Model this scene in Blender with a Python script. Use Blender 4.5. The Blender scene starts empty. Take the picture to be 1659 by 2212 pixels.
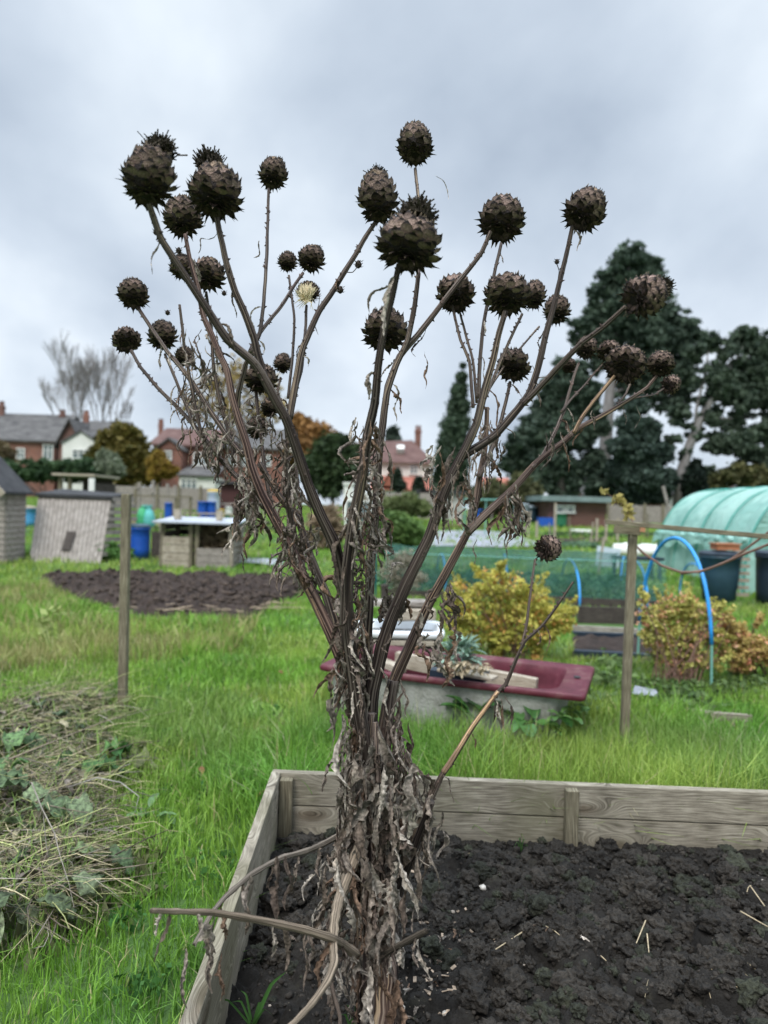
import bpy, math, random
import numpy as np
from mathutils import Vector, Matrix, noise as mnoise
S = bpy.context.scene
COL = S.collection
R = math.radians
F = 1534.0           # focal length in pixels of a 1659 x 2212 picture
H = 1.35
# ------------------------------------------------------------------ camera
cd = bpy.data.cameras.new('camera'); cam = bpy.data.objects.new('camera', cd); COL.objects.link(cam)
cd.sensor_fit = 'VERTICAL'; cd.sensor_height = 34.6; cd.sensor_width = 34.6*0.75
cd.lens = 34.6*F/2212
CM = Matrix.Translation((0, 0, H)) @ Matrix.Rotation(R(90-0.45), 4, 'X') @ Matrix.Rotation(R(1.7), 4, 'Z')
cam.matrix_world = CM
cd.clip_start = .05; cd.clip_end = 3000
cd.dof.use_dof = True; cd.dof.focus_distance = 1.82; cd.dof.aperture_fstop = 2.3
S.camera = cam
def P(px, py, d):
    return CM @ Vector(((px-829.5)/F*d, (1106-py)/F*d, -d))
def gz(y):
    t = min(max((y-12)/30, 0), 1); return 1.22*t*(1.35-.35*t*t) if t < 1 else 1.22
def G(px, py, z=0.0):
    r = CM.to_3x3() @ Vector(((px-829.5)/F, (1106-py)/F, -1)); o = CM.translation
    p = o + r*((z-o.z)/r.z)
    if p.y <= 12: return p
    lo, hi = 2.0, 120.0          # march to the rising ground
    for _ in range(40):
        m = (lo+hi)/2; q = o+r*m
        if q.z > gz(q.y)+z: lo = m
        else: hi = m
    return o+r*lo
def W(px, d): return px*d/F      # size in metres of px pixels at depth d

# ------------------------------------------------------------------ mesh helpers
class MB:
    def __init__(s): s.v = []; s.f = []; s.uv = []; s.c = []; s.col = None
    def add(s, vs, fs, uvs=None, col=None):
        if isinstance(col, list) and not hasattr(col[0], '__len__'): col = tuple(col)
        b = len(s.v); s.v.extend([tuple(v) for v in vs])
        for i, f in enumerate(fs):
            s.f.append(tuple(b+k for k in f))
            s.uv.append(uvs[i] if uvs else [(0, 0)]*len(f))
        if s.col is not None or col is not None:
            if s.col is None: s.col = [(1, 1, 1, 1)]*b
            s.col.extend((col if isinstance(col, list) else [tuple(col)+(1,)]*len(vs)) if col is not None else [(1, 1, 1, 1)]*len(vs))
    def box(s, c, size, rot=0, M=None, col=None, taper=1.0):
        hx, hy, hz = size[0]/2, size[1]/2, size[2]/2
        T = M if M is not None else Matrix.Rotation(rot, 3, 'Z')
        co = []
        for z in (-1, 1):
            k = taper if z > 0 else 1
            for x, y in ((-1, -1), (1, -1), (1, 1), (-1, 1)): co.append(Vector(c)+T @ Vector((x*hx*k, y*hy*k, z*hz)))
        fs = [(0, 3, 2, 1), (4, 5, 6, 7), (0, 1, 5, 4), (1, 2, 6, 5), (2, 3, 7, 6), (3, 0, 4, 7)]
        o = (s.nuv() if hasattr(s, 'nuv') else (random.random()*9, random.random()*9))
        L = size
        long_ax = max(range(3), key=lambda i: L[i])
        loc = [(x*hx, y*hy, z*hz) for z in (-1, 1) for x, y in ((-1, -1), (1, -1), (1, 1), (-1, 1))]
        uvs = []
        for f in fs:
            axes = [i for i in range(3) if max(loc[k][i] for k in f)-min(loc[k][i] for k in f) > 1e-9]
            if long_ax in axes: a = long_ax; b = [i for i in axes if i != a]; b = b[0] if b else a
            else: a, b = axes[1], axes[0]
            uvs.append([(loc[k][a]+o[0], loc[k][b]+o[1]) for k in f])
        s.add(co, fs, uvs, col)
    def beam(s, a, b, w, h, up=(0, 0, 1), col=None):
        a = Vector(a); b = Vector(b); d = b-a; L = d.length; d.normalize(); u = Vector(up)
        sd = d.cross(u).normalized(); u = sd.cross(d).normalized()
        M = Matrix((d, sd, u)).transposed()
        s.box((a+b)/2, (L, w, h), M=M, col=col)
    def tube(s, pts, rad, n=8, ribs=0, ribamp=.08, cap=True, col=None, jit=0, rng=random, flat=1.0):
        pts = [Vector(p) for p in pts]; m = len(pts)
        if not hasattr(rad, '__len__'): rad = [rad]*m
        t0 = (pts[1]-pts[0]).normalized(); ref = Vector((1, 0, 0)) if abs(t0.x) < .8 else Vector((0, 1, 0))
        sd = t0.cross(ref).normalized(); vs = []; L = 0; Ls = []
        vo = rng.random()*20
        for i, p in enumerate(pts):
            t = (pts[min(i+1, m-1)]-pts[max(i-1, 0)]).normalized()
            sd = (sd-t*sd.dot(t)).normalized(); up = t.cross(sd)
            if i: L += (p-pts[i-1]).length
            Ls.append(L+vo); j = 1+jit*(rng.random()-.5)
            for k in range(n):
                a = 2*math.pi*k/n; r = rad[i]*j
                if ribs: r *= 1+ribamp*math.cos(ribs*a)
                o_ = (sd*math.cos(a)+up*math.sin(a))*r; vs.append(p+Vector((o_.x, o_.y*flat, o_.z)))
        fs = []; uvs = []
        for i in range(m-1):
            for k in range(n):
                k2 = (k+1) % n; fs.append((i*n+k, i*n+k2, (i+1)*n+k2, (i+1)*n+k))
                uvs.append([(k/n, Ls[i]), ((k+1)/n, Ls[i]), ((k+1)/n, Ls[i+1]), (k/n, Ls[i+1])])
        if cap:
            fs.append(tuple(range(n-1, -1, -1))); uvs.append([(.5, .5)]*n)
            fs.append(tuple((m-1)*n+k for k in range(n))); uvs.append([(.5, .5)]*n)
        s.add(vs, fs, uvs, col)
    def lathe(s, c, prof, n=24, col=None, sx=1, sy=1):
        vs = []; fs = []; uvs = []
        for (r, z) in prof:
            for k in range(n):
                a = 2*math.pi*k/n; vs.append((c[0]+r*math.cos(a)*sx, c[1]+r*math.sin(a)*sy, c[2]+z))
        m = len(prof)
        for i in range(m-1):
            for k in range(n):
                k2 = (k+1) % n; fs.append((i*n+k, i*n+k2, (i+1)*n+k2, (i+1)*n+k)); uvs.append([(k/n, prof[i][1]), ((k+1)/n, prof[i][1]), ((k+1)/n, prof[i+1][1]), (k/n, prof[i+1][1])])
        fs.append(tuple(range(n-1, -1, -1))); uvs.append([(0, 0)]*n)
        fs.append(tuple((m-1)*n+k for k in range(n))); uvs.append([(0, 0)]*n)
        s.add(vs, fs, uvs, col)
    def quads(s, a, b, c, d, uv=None, col=None):
        s.add([a, b, c, d], [(0, 1, 2, 3)], [uv or [(0, 0), (1, 0), (1, 1), (0, 1)]], col)
ORG = {}
def root_of(o):
    while o.parent: o = o.parent
    return o
def link(name, me, m, parent=None, org=None, smooth=False):
    if m and not me.materials: me.materials.append(m)
    if smooth: me.shade_smooth()
    o = bpy.data.objects.new(name, me); COL.objects.link(o)
    if parent is not None: o.parent = parent
    else: o.location = org; ORG[o] = Vector(org)
    return o
def obj(name, mb, m, parent=None, smooth=False, org=None):
    if parent is not None: og = ORG[root_of(parent)]
    elif org is None:
        a = np.array(mb.v); og = Vector(((a[:, 0].min()+a[:, 0].max())/2, (a[:, 1].min()+a[:, 1].max())/2, a[:, 2].min()))
    else: og = Vector(org)
    me = bpy.data.meshes.new(name)
    me.from_pydata([(v[0]-og.x, v[1]-og.y, v[2]-og.z) for v in mb.v], [], mb.f)
    uvl = me.uv_layers.new(name='UVMap')
    flat = np.array([c for f in mb.uv for uv in f for c in uv], dtype=np.float32); uvl.data.foreach_set('uv', flat)
    if mb.col is not None:
        at = me.color_attributes.new('Col', 'FLOAT_COLOR', 'POINT')
        at.data.foreach_set('color', np.array(mb.col, dtype=np.float32).ravel())
    return link(name, me, m, parent, og, smooth)
def npmesh(name, V, Fq, cols, m, parent=None, org=None, nf=4, smooth=False):
    """V (n,3), Fq list of arrays of faces (each (k,nf))"""
    if parent is not None: org = ORG[root_of(parent)]
    elif org is None: org = (float(V[:, 0].mean()), float(V[:, 1].mean()), float(V[:, 2].min()))
    V = V-np.array(org)[None]
    me = bpy.data.meshes.new(name); me.vertices.add(len(V)); me.vertices.foreach_set('co', V.astype(np.float32).ravel())
    tot = np.concatenate([np.full(len(f), f.shape[1], dtype=np.int32) for f in Fq])
    idx = np.concatenate([f.ravel() for f in Fq]).astype(np.int32)
    me.loops.add(len(idx)); me.loops.foreach_set('vertex_index', idx)
    st = np.concatenate([[0], np.cumsum(tot)[:-1]]).astype(np.int32)
    me.polygons.add(len(tot)); me.polygons.foreach_set('loop_start', st)
    me.update(calc_edges=True)
    if cols is not None:
        at = me.color_attributes.new('Col', 'FLOAT_COLOR', 'POINT')
        c4 = np.ones((len(V), 4), dtype=np.float32); c4[:, :3] = cols; at.data.foreach_set('color', c4.ravel())
    return link(name, me, m, parent, org, smooth)
def tag(o, label=None, cat=None, group=None, kind=None):
    if label: o['label'] = label
    if cat: o['category'] = cat
    if group: o['group'] = group
    if kind: o['kind'] = kind
    return o
def thing(name, label, cat, loc, group=None):
    o = bpy.data.objects.new(name, None); COL.objects.link(o); o.location = loc; o.empty_display_size = .1
    ORG[o] = Vector(loc); return tag(o, label, cat, group)

# ------------------------------------------------------------------ materials
def newmat(name):
    m = bpy.data.materials.new(name); m.use_nodes = True; nt = m.node_tree; nt.nodes.clear()
    out = nt.nodes.new('ShaderNodeOutputMaterial'); return m, nt, out
def N(nt, t, **k):
    n = nt.nodes.new(t)
    for a, b in k.items():
        if a in n.inputs.keys(): n.inputs[a].default_value = b
        else: setattr(n, a, b)
    return n
def ramp(nt, stops):
    n = nt.nodes.new('ShaderNodeValToRGB'); e = n.color_ramp.elements
    while len(e) < len(stops): e.new(.5)
    for i, (p, c) in enumerate(stops): e[i].position = p; e[i].color = tuple(c)+(1,) if len(c) == 3 else c
    return n
def mat(name, c1, c2=None, scale=5, rough=.8, coord='Object', stretch=(1, 1, 1), bump=.3, bdist=.01, detail=6, spec=.3, c3=None, bscale=None, lo=.35, hi=.65, alpha=1, metal=0):
    m, nt, out = newmat(name); c2 = c2 or c1
    b = N(nt, 'ShaderNodeBsdfPrincipled', Roughness=rough); b.inputs['Specular IOR Level'].default_value = spec; b.inputs['Metallic'].default_value = metal
    tc = N(nt, 'ShaderNodeTexCoord'); mp = N(nt, 'ShaderNodeMapping'); mp.inputs['Scale'].default_value = stretch
    nt.links.new(tc.outputs[coord], mp.inputs[0])
    no = N(nt, 'ShaderNodeTexNoise', Scale=scale, Detail=detail); no.inputs['Roughness'].default_value = .65
    nt.links.new(mp.outputs[0], no.inputs['Vector'])
    st = [(lo, c1), (hi, c2)] if c3 is None else [(lo, c1), ((lo+hi)/2, c2), (hi, c3)]
    r = ramp(nt, st); nt.links.new(no.outputs['Fac'], r.inputs[0]); nt.links.new(r.outputs[0], b.inputs['Base Color'])
    if bump:
        n2 = N(nt, 'ShaderNodeTexNoise', Scale=bscale or scale*4, Detail=5); nt.links.new(mp.outputs[0], n2.inputs['Vector'])
        bp = N(nt, 'ShaderNodeBump', Strength=bump, Distance=bdist); nt.links.new(n2.outputs['Fac'], bp.inputs['Height']); nt.links.new(bp.outputs[0], b.inputs['Normal'])
    if alpha < 1: b.inputs['Alpha'].default_value = alpha
    nt.links.new(b.outputs[0], out.inputs[0]); return m
def vmat(name, rough=.7, trans=.25, nscale=30, namp=.35, spec=.2, bump=.3, bdist=.002, uvstreak=False):
    """vertex colour times noise, with a little translucency"""
    m, nt, out = newmat(name)
    at = N(nt, 'ShaderNodeVertexColor'); at.layer_name = 'Col'
    tc = N(nt, 'ShaderNodeTexCoord'); no = N(nt, 'ShaderNodeTexNoise', Scale=nscale, Detail=5)
    src = tc.outputs['Object']
    if uvstreak:
        mp = N(nt, 'ShaderNodeMapping'); mp.inputs['Scale'].default_value = (24, 5, 1); nt.links.new(tc.outputs['UV'], mp.inputs[0]); src = mp.outputs[0]
    nt.links.new(src, no.inputs['Vector'])
    mr = N(nt, 'ShaderNodeMapRange'); mr.inputs['From Min'].default_value = .3; mr.inputs['From Max'].default_value = .7
    mr.inputs['To Min'].default_value = 1-namp; mr.inputs['To Max'].default_value = 1+namp; nt.links.new(no.outputs['Fac'], mr.inputs[0])
    mx = N(nt, 'ShaderNodeVectorMath', operation='SCALE'); nt.links.new(at.outputs['Color'], mx.inputs[0]); nt.links.new(mr.outputs[0], mx.inputs['Scale'])
    b = N(nt, 'ShaderNodeBsdfPrincipled', Roughness=rough); b.inputs['Specular IOR Level'].default_value = spec
    nt.links.new(mx.outputs[0], b.inputs['Base Color'])
    if bump:
        bp = N(nt, 'ShaderNodeBump', Strength=bump, Distance=bdist); nt.links.new(no.outputs['Fac'], bp.inputs['Height']); nt.links.new(bp.outputs[0], b.inputs['Normal'])
    if trans:
        t = N(nt, 'ShaderNodeBsdfTranslucent'); nt.links.new(mx.outputs[0], t.inputs[0])
        ms = N(nt, 'ShaderNodeMixShader'); ms.inputs[0].default_value = trans
        nt.links.new(b.outputs[0], ms.inputs[1]); nt.links.new(t.outputs[0], ms.inputs[2]); nt.links.new(ms.outputs[0], out.inputs[0])
    else: nt.links.new(b.outputs[0], out.inputs[0])
    return m
def woodmat(name, dark, mid, light, knots=True, moss=None, gs=1.0):
    m, nt, out = newmat(name); tc = N(nt, 'ShaderNodeTexCoord')
    L = nt.links.new
    # distort v by knots
    vo = N(nt, 'ShaderNodeTexVoronoi', Scale=1.0); mpk = N(nt, 'ShaderNodeMapping'); mpk.inputs['Scale'].default_value = (2.3, 7, 1)
    L(tc.outputs['UV'], mpk.inputs[0]); L(mpk.outputs[0], vo.inputs['Vector'])
    kn = N(nt, 'ShaderNodeMapRange'); kn.inputs['From Min'].default_value = 0; kn.inputs['From Max'].default_value = .45; kn.inputs['To Min'].default_value = .10 if knots else 0; kn.inputs['To Max'].default_value = 0
    kn.interpolation_type = 'SMOOTHSTEP'; L(vo.outputs['Distance'], kn.inputs[0])
    sp = N(nt, 'ShaderNodeSeparateXYZ'); L(tc.outputs['UV'], sp.inputs[0])
    lowf = N(nt, 'ShaderNodeTexNoise', Scale=2.2, Detail=2); L(tc.outputs['UV'], lowf.inputs['Vector'])
    lf = N(nt, 'ShaderNodeMath', operation='MULTIPLY'); lf.inputs[1].default_value = .055; L(lowf.outputs['Fac'], lf.inputs[0])
    a1 = N(nt, 'ShaderNodeMath', operation='ADD'); L(sp.outputs['Y'], a1.inputs[0]); L(lf.outputs[0], a1.inputs[1])
    a2 = N(nt, 'ShaderNodeMath', operation='ADD'); L(a1.outputs[0], a2.inputs[0]); L(kn.outputs[0], a2.inputs[1])
    cb = N(nt, 'ShaderNodeCombineXYZ'); xs = N(nt, 'ShaderNodeMath', operation='MULTIPLY'); xs.inputs[1].default_value = .05; L(sp.outputs['X'], xs.inputs[0])
    L(xs.outputs[0], cb.inputs[0]); L(a2.outputs[0], cb.inputs[1])
    gr = N(nt, 'ShaderNodeTexNoise', Scale=190*gs, Detail=6); L(cb.outputs[0], gr.inputs['Vector'])
    mott = N(nt, 'ShaderNodeTexNoise', Scale=9, Detail=8); L(tc.outputs['UV'], mott.inputs['Vector'])
    mixf = N(nt, 'ShaderNodeMix'); mixf.data_type = 'FLOAT'; mixf.inputs[0].default_value = .28; L(gr.outputs['Fac'], mixf.inputs[2]); L(mott.outputs['Fac'], mixf.inputs[3])
    r = ramp(nt, [(.36, dark), (.5, mid), (.64, light)]); L(mixf.outputs[0], r.inputs[0])
    kd = ramp(nt, [(.0, (.25, .2, .16)), (.10, (.45, .4, .36)), (.2, (1, 1, 1))]); L(vo.outputs['Distance'], kd.inputs[0])
    mu = N(nt, 'ShaderNodeMix'); mu.data_type = 'RGBA'; mu.blend_type = 'MULTIPLY'; mu.inputs[0].default_value = .8 if knots else 0
    L(r.outputs[0], mu.inputs[6]); L(kd.outputs[0], mu.inputs[7]); last = mu.outputs[2]
    if moss:
        mn = N(nt, 'ShaderNodeTexNoise', Scale=3, Detail=5); L(tc.outputs['Object'], mn.inputs['Vector'])
        mr = ramp(nt, [(.5, (0, 0, 0)), (.68, (.6, .6, .6))]); L(mn.outputs['Fac'], mr.inputs[0])
        mm = N(nt, 'ShaderNodeMix'); mm.data_type = 'RGBA'; L(mr.outputs[0], mm.inputs[0]); L(last, mm.inputs[6]); mm.inputs[7].default_value = tuple(moss)+(1,); last = mm.outputs[2]
    b = N(nt, 'ShaderNodeBsdfPrincipled', Roughness=.85); b.inputs['Specular IOR Level'].default_value = .15; L(last, b.inputs['Base Color'])
    bp = N(nt, 'ShaderNodeBump', Strength=.5, Distance=.004); L(mixf.outputs[0], bp.inputs['Height']); L(bp.outputs[0], b.inputs['Normal'])
    L(b.outputs[0], out.inputs[0]); return m
def brickmat(name, c1, c2, mortar, scale=1):
    m, nt, out = newmat(name); tc = N(nt, 'ShaderNodeTexCoord'); br = N(nt, 'ShaderNodeTexBrick', Scale=1.0)
    br.inputs['Color1'].default_value = tuple(c1)+(1,); br.inputs['Color2'].default_value = tuple(c2)+(1,); br.inputs['Mortar'].default_value = tuple(mortar)+(1,)
    br.inputs['Brick Width'].default_value = .225*scale; br.inputs['Row Height'].default_value = .075*scale; br.inputs['Mortar Size'].default_value = .01*scale
    nt.links.new(tc.outputs['UV'], br.inputs['Vector'])
    no = N(nt, 'ShaderNodeTexNoise', Scale=1.2, Detail=5); nt.links.new(tc.outputs['Object'], no.inputs['Vector'])
    r = ramp(nt, [(.3, (.7, .7, .7)), (.7, (1.2, 1.2, 1.2))]); nt.links.new(no.outputs['Fac'], r.inputs[0])
    mu = N(nt, 'ShaderNodeMix'); mu.data_type = 'RGBA'; mu.blend_type = 'MULTIPLY'; mu.inputs[0].default_value = 1; nt.links.new(br.outputs['Color'], mu.inputs[6]); nt.links.new(r.outputs[0], mu.inputs[7])
    b = N(nt, 'ShaderNodeBsdfPrincipled', Roughness=.9); nt.links.new(mu.outputs[2], b.inputs['Base Color']); nt.links.new(b.outputs[0], out.inputs[0]); return m

M = {}
M['stem'] = None
M['leafdry'] = vmat('dry leaf', .8, .12, 110, .6, .2, 1, .006)
M['green'] = vmat('grass blades', .5, .3, 2.2, .25, .35, 0)
M['foliage'] = vmat('foliage', .65, .25, 1.2, .3, .2, 0)
M['bract'] = vmat('bract', .75, 0, 12, .35, .25, .5, .015)
M['litter'] = vmat('litter', .8, 0, 60, .3, .15, .3)
M['plank'] = woodmat('weathered plank', (.11, .095, .072), (.25, .22, .168), (.42, .38, .30), moss=(.16, .15, .09))
M['post'] = woodmat('weathered post', (.085, .073, .05), (.17, .148, .10), (.28, .25, .175), knots=False)
M['wood_grey'] = woodmat('grey boards', (.12, .10, .085), (.27, .24, .21), (.42, .38, .34), knots=False)
M['wood_pale'] = woodmat('pale boards', (.18, .15, .11), (.36, .31, .24), (.5, .45, .37))
M['wood_dark'] = woodmat('dark boards', (.03, .025, .02), (.06, .05, .045), (.1, .085, .07), knots=False)
M['felt'] = mat('roof felt', (.03, .03, .032), (.06, .06, .062), 3, .9)
M['slate'] = mat('slate roof', (.05, .047, .047), (.10, .095, .09), 1.4, .8, stretch=(1, 1, 4), c3=(.16, .155, .15), lo=.35, hi=.75)
M['tile_brown'] = mat('brown tiles', (.075, .04, .035), (.12, .065, .055), 2, .85, c3=(.16, .1, .085), stretch=(1, 1, 4))
M['tile_red'] = mat('red tiles', (.26, .09, .06), (.36, .13, .09), 2, .85, stretch=(1, 1, 4))
M['brick'] = brickmat('red brick', (.25, .09, .055), (.19, .07, .05), (.22, .16, .13))
M['brick_dark'] = brickmat('dark brick', (.17, .07, .05), (.13, .055, .045), (.16, .12, .1))
M['white'] = mat('white paint', (.68, .68, .64), (.76, .76, .72), 2, .6, bump=.05)
M['render'] = mat('white render', (.6, .6, .55), (.72, .72, .66), 1, .85, bump=.1)
M['glass'] = mat('window glass', (.05, .07, .075), (.16, .2, .2), .8, .08, bump=0, spec=.8)
M['concrete'] = mat('concrete', (.2, .2, .18), (.36, .36, .33), 4, .9, c3=(.45, .45, .42), bump=.5)
M['blue'] = mat('blue plastic', (.008, .07, .36), (.012, .09, .42), 4, .4, bump=.05, spec=.5)
M['blue_faded'] = mat('faded blue plastic', (.06, .27, .5), (.09, .33, .55), 4, .5, bump=.05)
M['hoop'] = mat('blue hose', (.02, .26, .66), (.03, .31, .74), 20, .35, bump=0, spec=.5)
M['rod'] = mat('green rod', (.12, .3, .25), (.2, .4, .33), 20, .5, bump=0)
M['black'] = mat('dark plastic', (.012, .022, .035), (.02, .034, .05), 4, .45, bump=.05, spec=.4)
M['navy'] = mat('blue grey plastic', (.02, .05, .075), (.03, .07, .1), 4, .45, bump=.05, spec=.4)
M['terracotta'] = mat('terracotta', (.35, .13, .06), (.42, .17, .09), 8, .8)
M['maroon'] = mat('maroon enamel', (.07, .012, .02), (.11, .022, .034), 9, .5, bump=.15, spec=.3, c3=(.17, .09, .08), lo=.3, hi=.75)
M['tubshell'] = mat('grey resin shell', (.16, .16, .135), (.29, .29, .26), 7, .95, c3=(.38, .38, .35), bump=.8, bdist=.01, bscale=60, lo=.3, hi=.7)
M['enamel'] = mat('white enamel', (.62, .64, .64), (.72, .74, .75), 6, .35, bump=.03, spec=.5)
M['sheet'] = mat('metal sheet', (.34, .37, .41), (.46, .49, .53), 6, .5, bump=.2)
M['plastic_sheet'] = mat('grey ground sheet', (.2, .21, .24), (.34, .35, .39), 6, .6, bump=.6, bdist=.02)
M['green_bag'] = mat('green sack', (.05, .32, .12), (.07, .42, .2), 8, .6, bump=.4)
M['teal_bag'] = mat('teal sack', (.09, .38, .36), (.12, .46, .42), 8, .6, bump=.4)
M['yellow'] = mat('yellow plastic', (.6, .4, .05), (.65, .45, .08), 8, .5)
M['darkgreen'] = mat('green plastic', (.02, .12, .06), (.03, .16, .08), 8, .5)
M['clear'] = mat('milky plastic', (.38, .45, .5), (.5, .56, .6), 5, .35)
M['maroonshed'] = mat('maroon boards', (.05, .02, .02), (.075, .03, .028), 3, .8, stretch=(6, 6, .5))
M['bark'] = mat('bark', (.06, .05, .045), (.14, .12, .11), 6, .9, stretch=(1, 1, .3), bump=.8, bdist=.03)
M['barkpale'] = mat('pale bark', (.15, .14, .13), (.26, .245, .235), 3, .9, stretch=(1, 1, .3), bump=.8, bdist=.03)
M['orange'] = mat('orange brick', (.42, .2, .1), (.5, .26, .15), 10, .8)
M['cable'] = mat('brown cable', (.16, .09, .065), (.2, .12, .09), 10, .6, bump=0)

# polytunnel netting cover
def net(name, c1, c2, alpha, rough=.5, wr=3.0, trans=.3):
    m, nt, out = newmat(name); L = nt.links.new
    tc = N(nt, 'ShaderNodeTexCoord'); no = N(nt, 'ShaderNodeTexNoise', Scale=1.6, Detail=4); no.inputs['Distortion'].default_value = 1.2
    L(tc.outputs['Object'], no.inputs['Vector']); r = ramp(nt, [(.35, c1), (.65, c2)]); L(no.outputs['Fac'], r.inputs[0])
    b = N(nt, 'ShaderNodeBsdfPrincipled', Roughness=rough); L(r.outputs[0], b.inputs['Base Color'])
    mp = N(nt, 'ShaderNodeMapping'); mp.inputs['Scale'].default_value = (1, 3, 1); L(tc.outputs['Object'], mp.inputs[0])
    n2 = N(nt, 'ShaderNodeTexNoise', Scale=wr, Detail=5); n2.inputs['Distortion'].default_value = 2; L(mp.outputs[0], n2.inputs['Vector'])
    bp = N(nt, 'ShaderNodeBump', Strength=.8, Distance=.06); L(n2.outputs['Fac'], bp.inputs['Height']); L(bp.outputs[0], b.inputs['Normal'])
    t = N(nt, 'ShaderNodeBsdfTranslucent'); L(r.outputs[0], t.inputs[0]); ms = N(nt, 'ShaderNodeMixShader'); ms.inputs[0].default_value = trans; L(b.outputs[0], ms.inputs[1]); L(t.outputs[0], ms.inputs[2])
    if alpha < 1:
        tr = N(nt, 'ShaderNodeBsdfTransparent'); m2 = N(nt, 'ShaderNodeMixShader')
        n3 = N(nt, 'ShaderNodeTexNoise', Scale=4, Detail=3); L(mp.outputs[0], n3.inputs['Vector'])
        mr = N(nt, 'ShaderNodeMapRange'); mr.inputs['From Min'].default_value = .3; mr.inputs['From Max'].default_value = .7; mr.inputs['To Min'].default_value = alpha-.15; mr.inputs['To Max'].default_value = alpha+.15; L(n3.outputs['Fac'], mr.inputs[0])
        L(mr.outputs[0], m2.inputs[0]); L(tr.outputs[0], m2.inputs[1]); L(ms.outputs[0], m2.inputs[2]); L(m2.outputs[0], out.inputs[0])
    else: L(ms.outputs[0], out.inputs[0])
    return m
M['tunnel'] = net('teal tunnel cover', (.27, .52, .45), (.44, .68, .60), 1)
M['net'] = net('green netting', (.03, .14, .11), (.06, .2, .16), .4)
# stems
def stemmat():
    m, nt, out = newmat('dead stem'); L = nt.links.new; tc = N(nt, 'ShaderNodeTexCoord')
    mp = N(nt, 'ShaderNodeMapping'); mp.inputs['Scale'].default_value = (22, 3.5, 1); L(tc.outputs['UV'], mp.inputs[0])
    n1 = N(nt, 'ShaderNodeTexNoise', Scale=1, Detail=5); L(mp.outputs[0], n1.inputs['Vector'])
    r = ramp(nt, [(.40, (.016, .010, .009)), (.5, (.062, .043, .036)), (.60, (.17, .137, .115))]); L(n1.outputs['Fac'], r.inputs[0])
    mp2 = N(nt, 'ShaderNodeMapping'); mp2.inputs['Scale'].default_value = (11, 2.6, 1); L(tc.outputs['UV'], mp2.inputs[0])
    n2 = N(nt, 'ShaderNodeTexNoise', Scale=1, Detail=6); L(mp2.outputs[0], n2.inputs['Vector'])
    r2 = ramp(nt, [(.60, (0, 0, 0)), (.64, (.75, .75, .75))]); L(n2.outputs['Fac'], r2.inputs[0])
    mx = N(nt, 'ShaderNodeMix'); mx.data_type = 'RGBA'; L(r2.outputs[0], mx.inputs[0]); L(r.outputs[0], mx.inputs[6]); mx.inputs[7].default_value = (.36, .27, .18, 1)
    at = N(nt, 'ShaderNodeVertexColor'); at.layer_name = 'Col'
    mu = N(nt, 'ShaderNodeMix'); mu.data_type = 'RGBA'; mu.blend_type = 'MULTIPLY'; mu.inputs[0].default_value = 1; L(mx.outputs[2], mu.inputs[6]); L(at.outputs['Color'], mu.inputs[7])
    b = N(nt, 'ShaderNodeBsdfPrincipled', Roughness=.75); b.inputs['Specular IOR Level'].default_value = .25; L(mu.outputs[2], b.inputs['Base Color'])
    bp = N(nt, 'ShaderNodeBump', Strength=.7, Distance=.003); L(n1.outputs['Fac'], bp.inputs['Height']); L(bp.outputs[0], b.inputs['Normal'])
    L(b.outputs[0], out.inputs[0]); return m
M['stem'] = stemmat()
# soil
def soilmat(name, c1, c2, c3, speck=True):
    m, nt, out = newmat(name); L = nt.links.new; tc = N(nt, 'ShaderNodeTexCoord')
    n1 = N(nt, 'ShaderNodeTexNoise', Scale=9, Detail=8); n1.inputs['Roughness'].default_value = .7; L(tc.outputs['Object'], n1.inputs['Vector'])
    r = ramp(nt, [(.3, c1), (.55, c2), (.75, c3)]); L(n1.outputs['Fac'], r.inputs[0]); last = r.outputs[0]
    if speck:
        vo = N(nt, 'ShaderNodeTexVoronoi', Scale=85); L(tc.outputs['Object'], vo.inputs['Vector'])
        gt = N(nt, 'ShaderNodeMath', operation='LESS_THAN'); gt.inputs[1].default_value = .16; L(vo.outputs['Distance'], gt.inputs[0])
        sp = N(nt, 'ShaderNodeSeparateColor'); L(vo.outputs['Color'], sp.inputs[0])
        g2 = N(nt, 'ShaderNodeMath', operation='GREATER_THAN'); g2.inputs[1].default_value = .9; L(sp.outputs[0], g2.inputs[0])
        mu = N(nt, 'ShaderNodeMath', operation='MULTIPLY'); L(gt.outputs[0], mu.inputs[0]); L(g2.outputs[0], mu.inputs[1])
        mx = N(nt, 'ShaderNodeMix'); mx.data_type = 'RGBA'; L(mu.outputs[0], mx.inputs[0]); L(last, mx.inputs[6]); mx.inputs[7].default_value = (.2, .17, .13, 1); last = mx.outputs[2]
    b = N(nt, 'ShaderNodeBsdfPrincipled', Roughness=.9); b.inputs['Specular IOR Level'].default_value = .25; L(last, b.inputs['Base Color'])
    n2 = N(nt, 'ShaderNodeTexNoise', Scale=60, Detail=8); n2.inputs['Roughness'].default_value = .75; L(tc.outputs['Object'], n2.inputs['Vector'])
    bp = N(nt, 'ShaderNodeBump', Strength=1, Distance=.02); L(n2.outputs['Fac'], bp.inputs['Height']); L(bp.outputs[0], b.inputs['Normal'])
    L(b.outputs[0], out.inputs[0]); return m
M['soil'] = soilmat('dark soil', (.014, .0125, .011), (.031, .027, .0225), (.06, .055, .038))
M['clod'] = vmat('moist clod', .85, 0, 90, .6, .3, 1, .015)
M['soil2'] = soilmat('brown soil', (.02, .015, .012), (.048, .034, .028), (.10, .075, .06))
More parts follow.
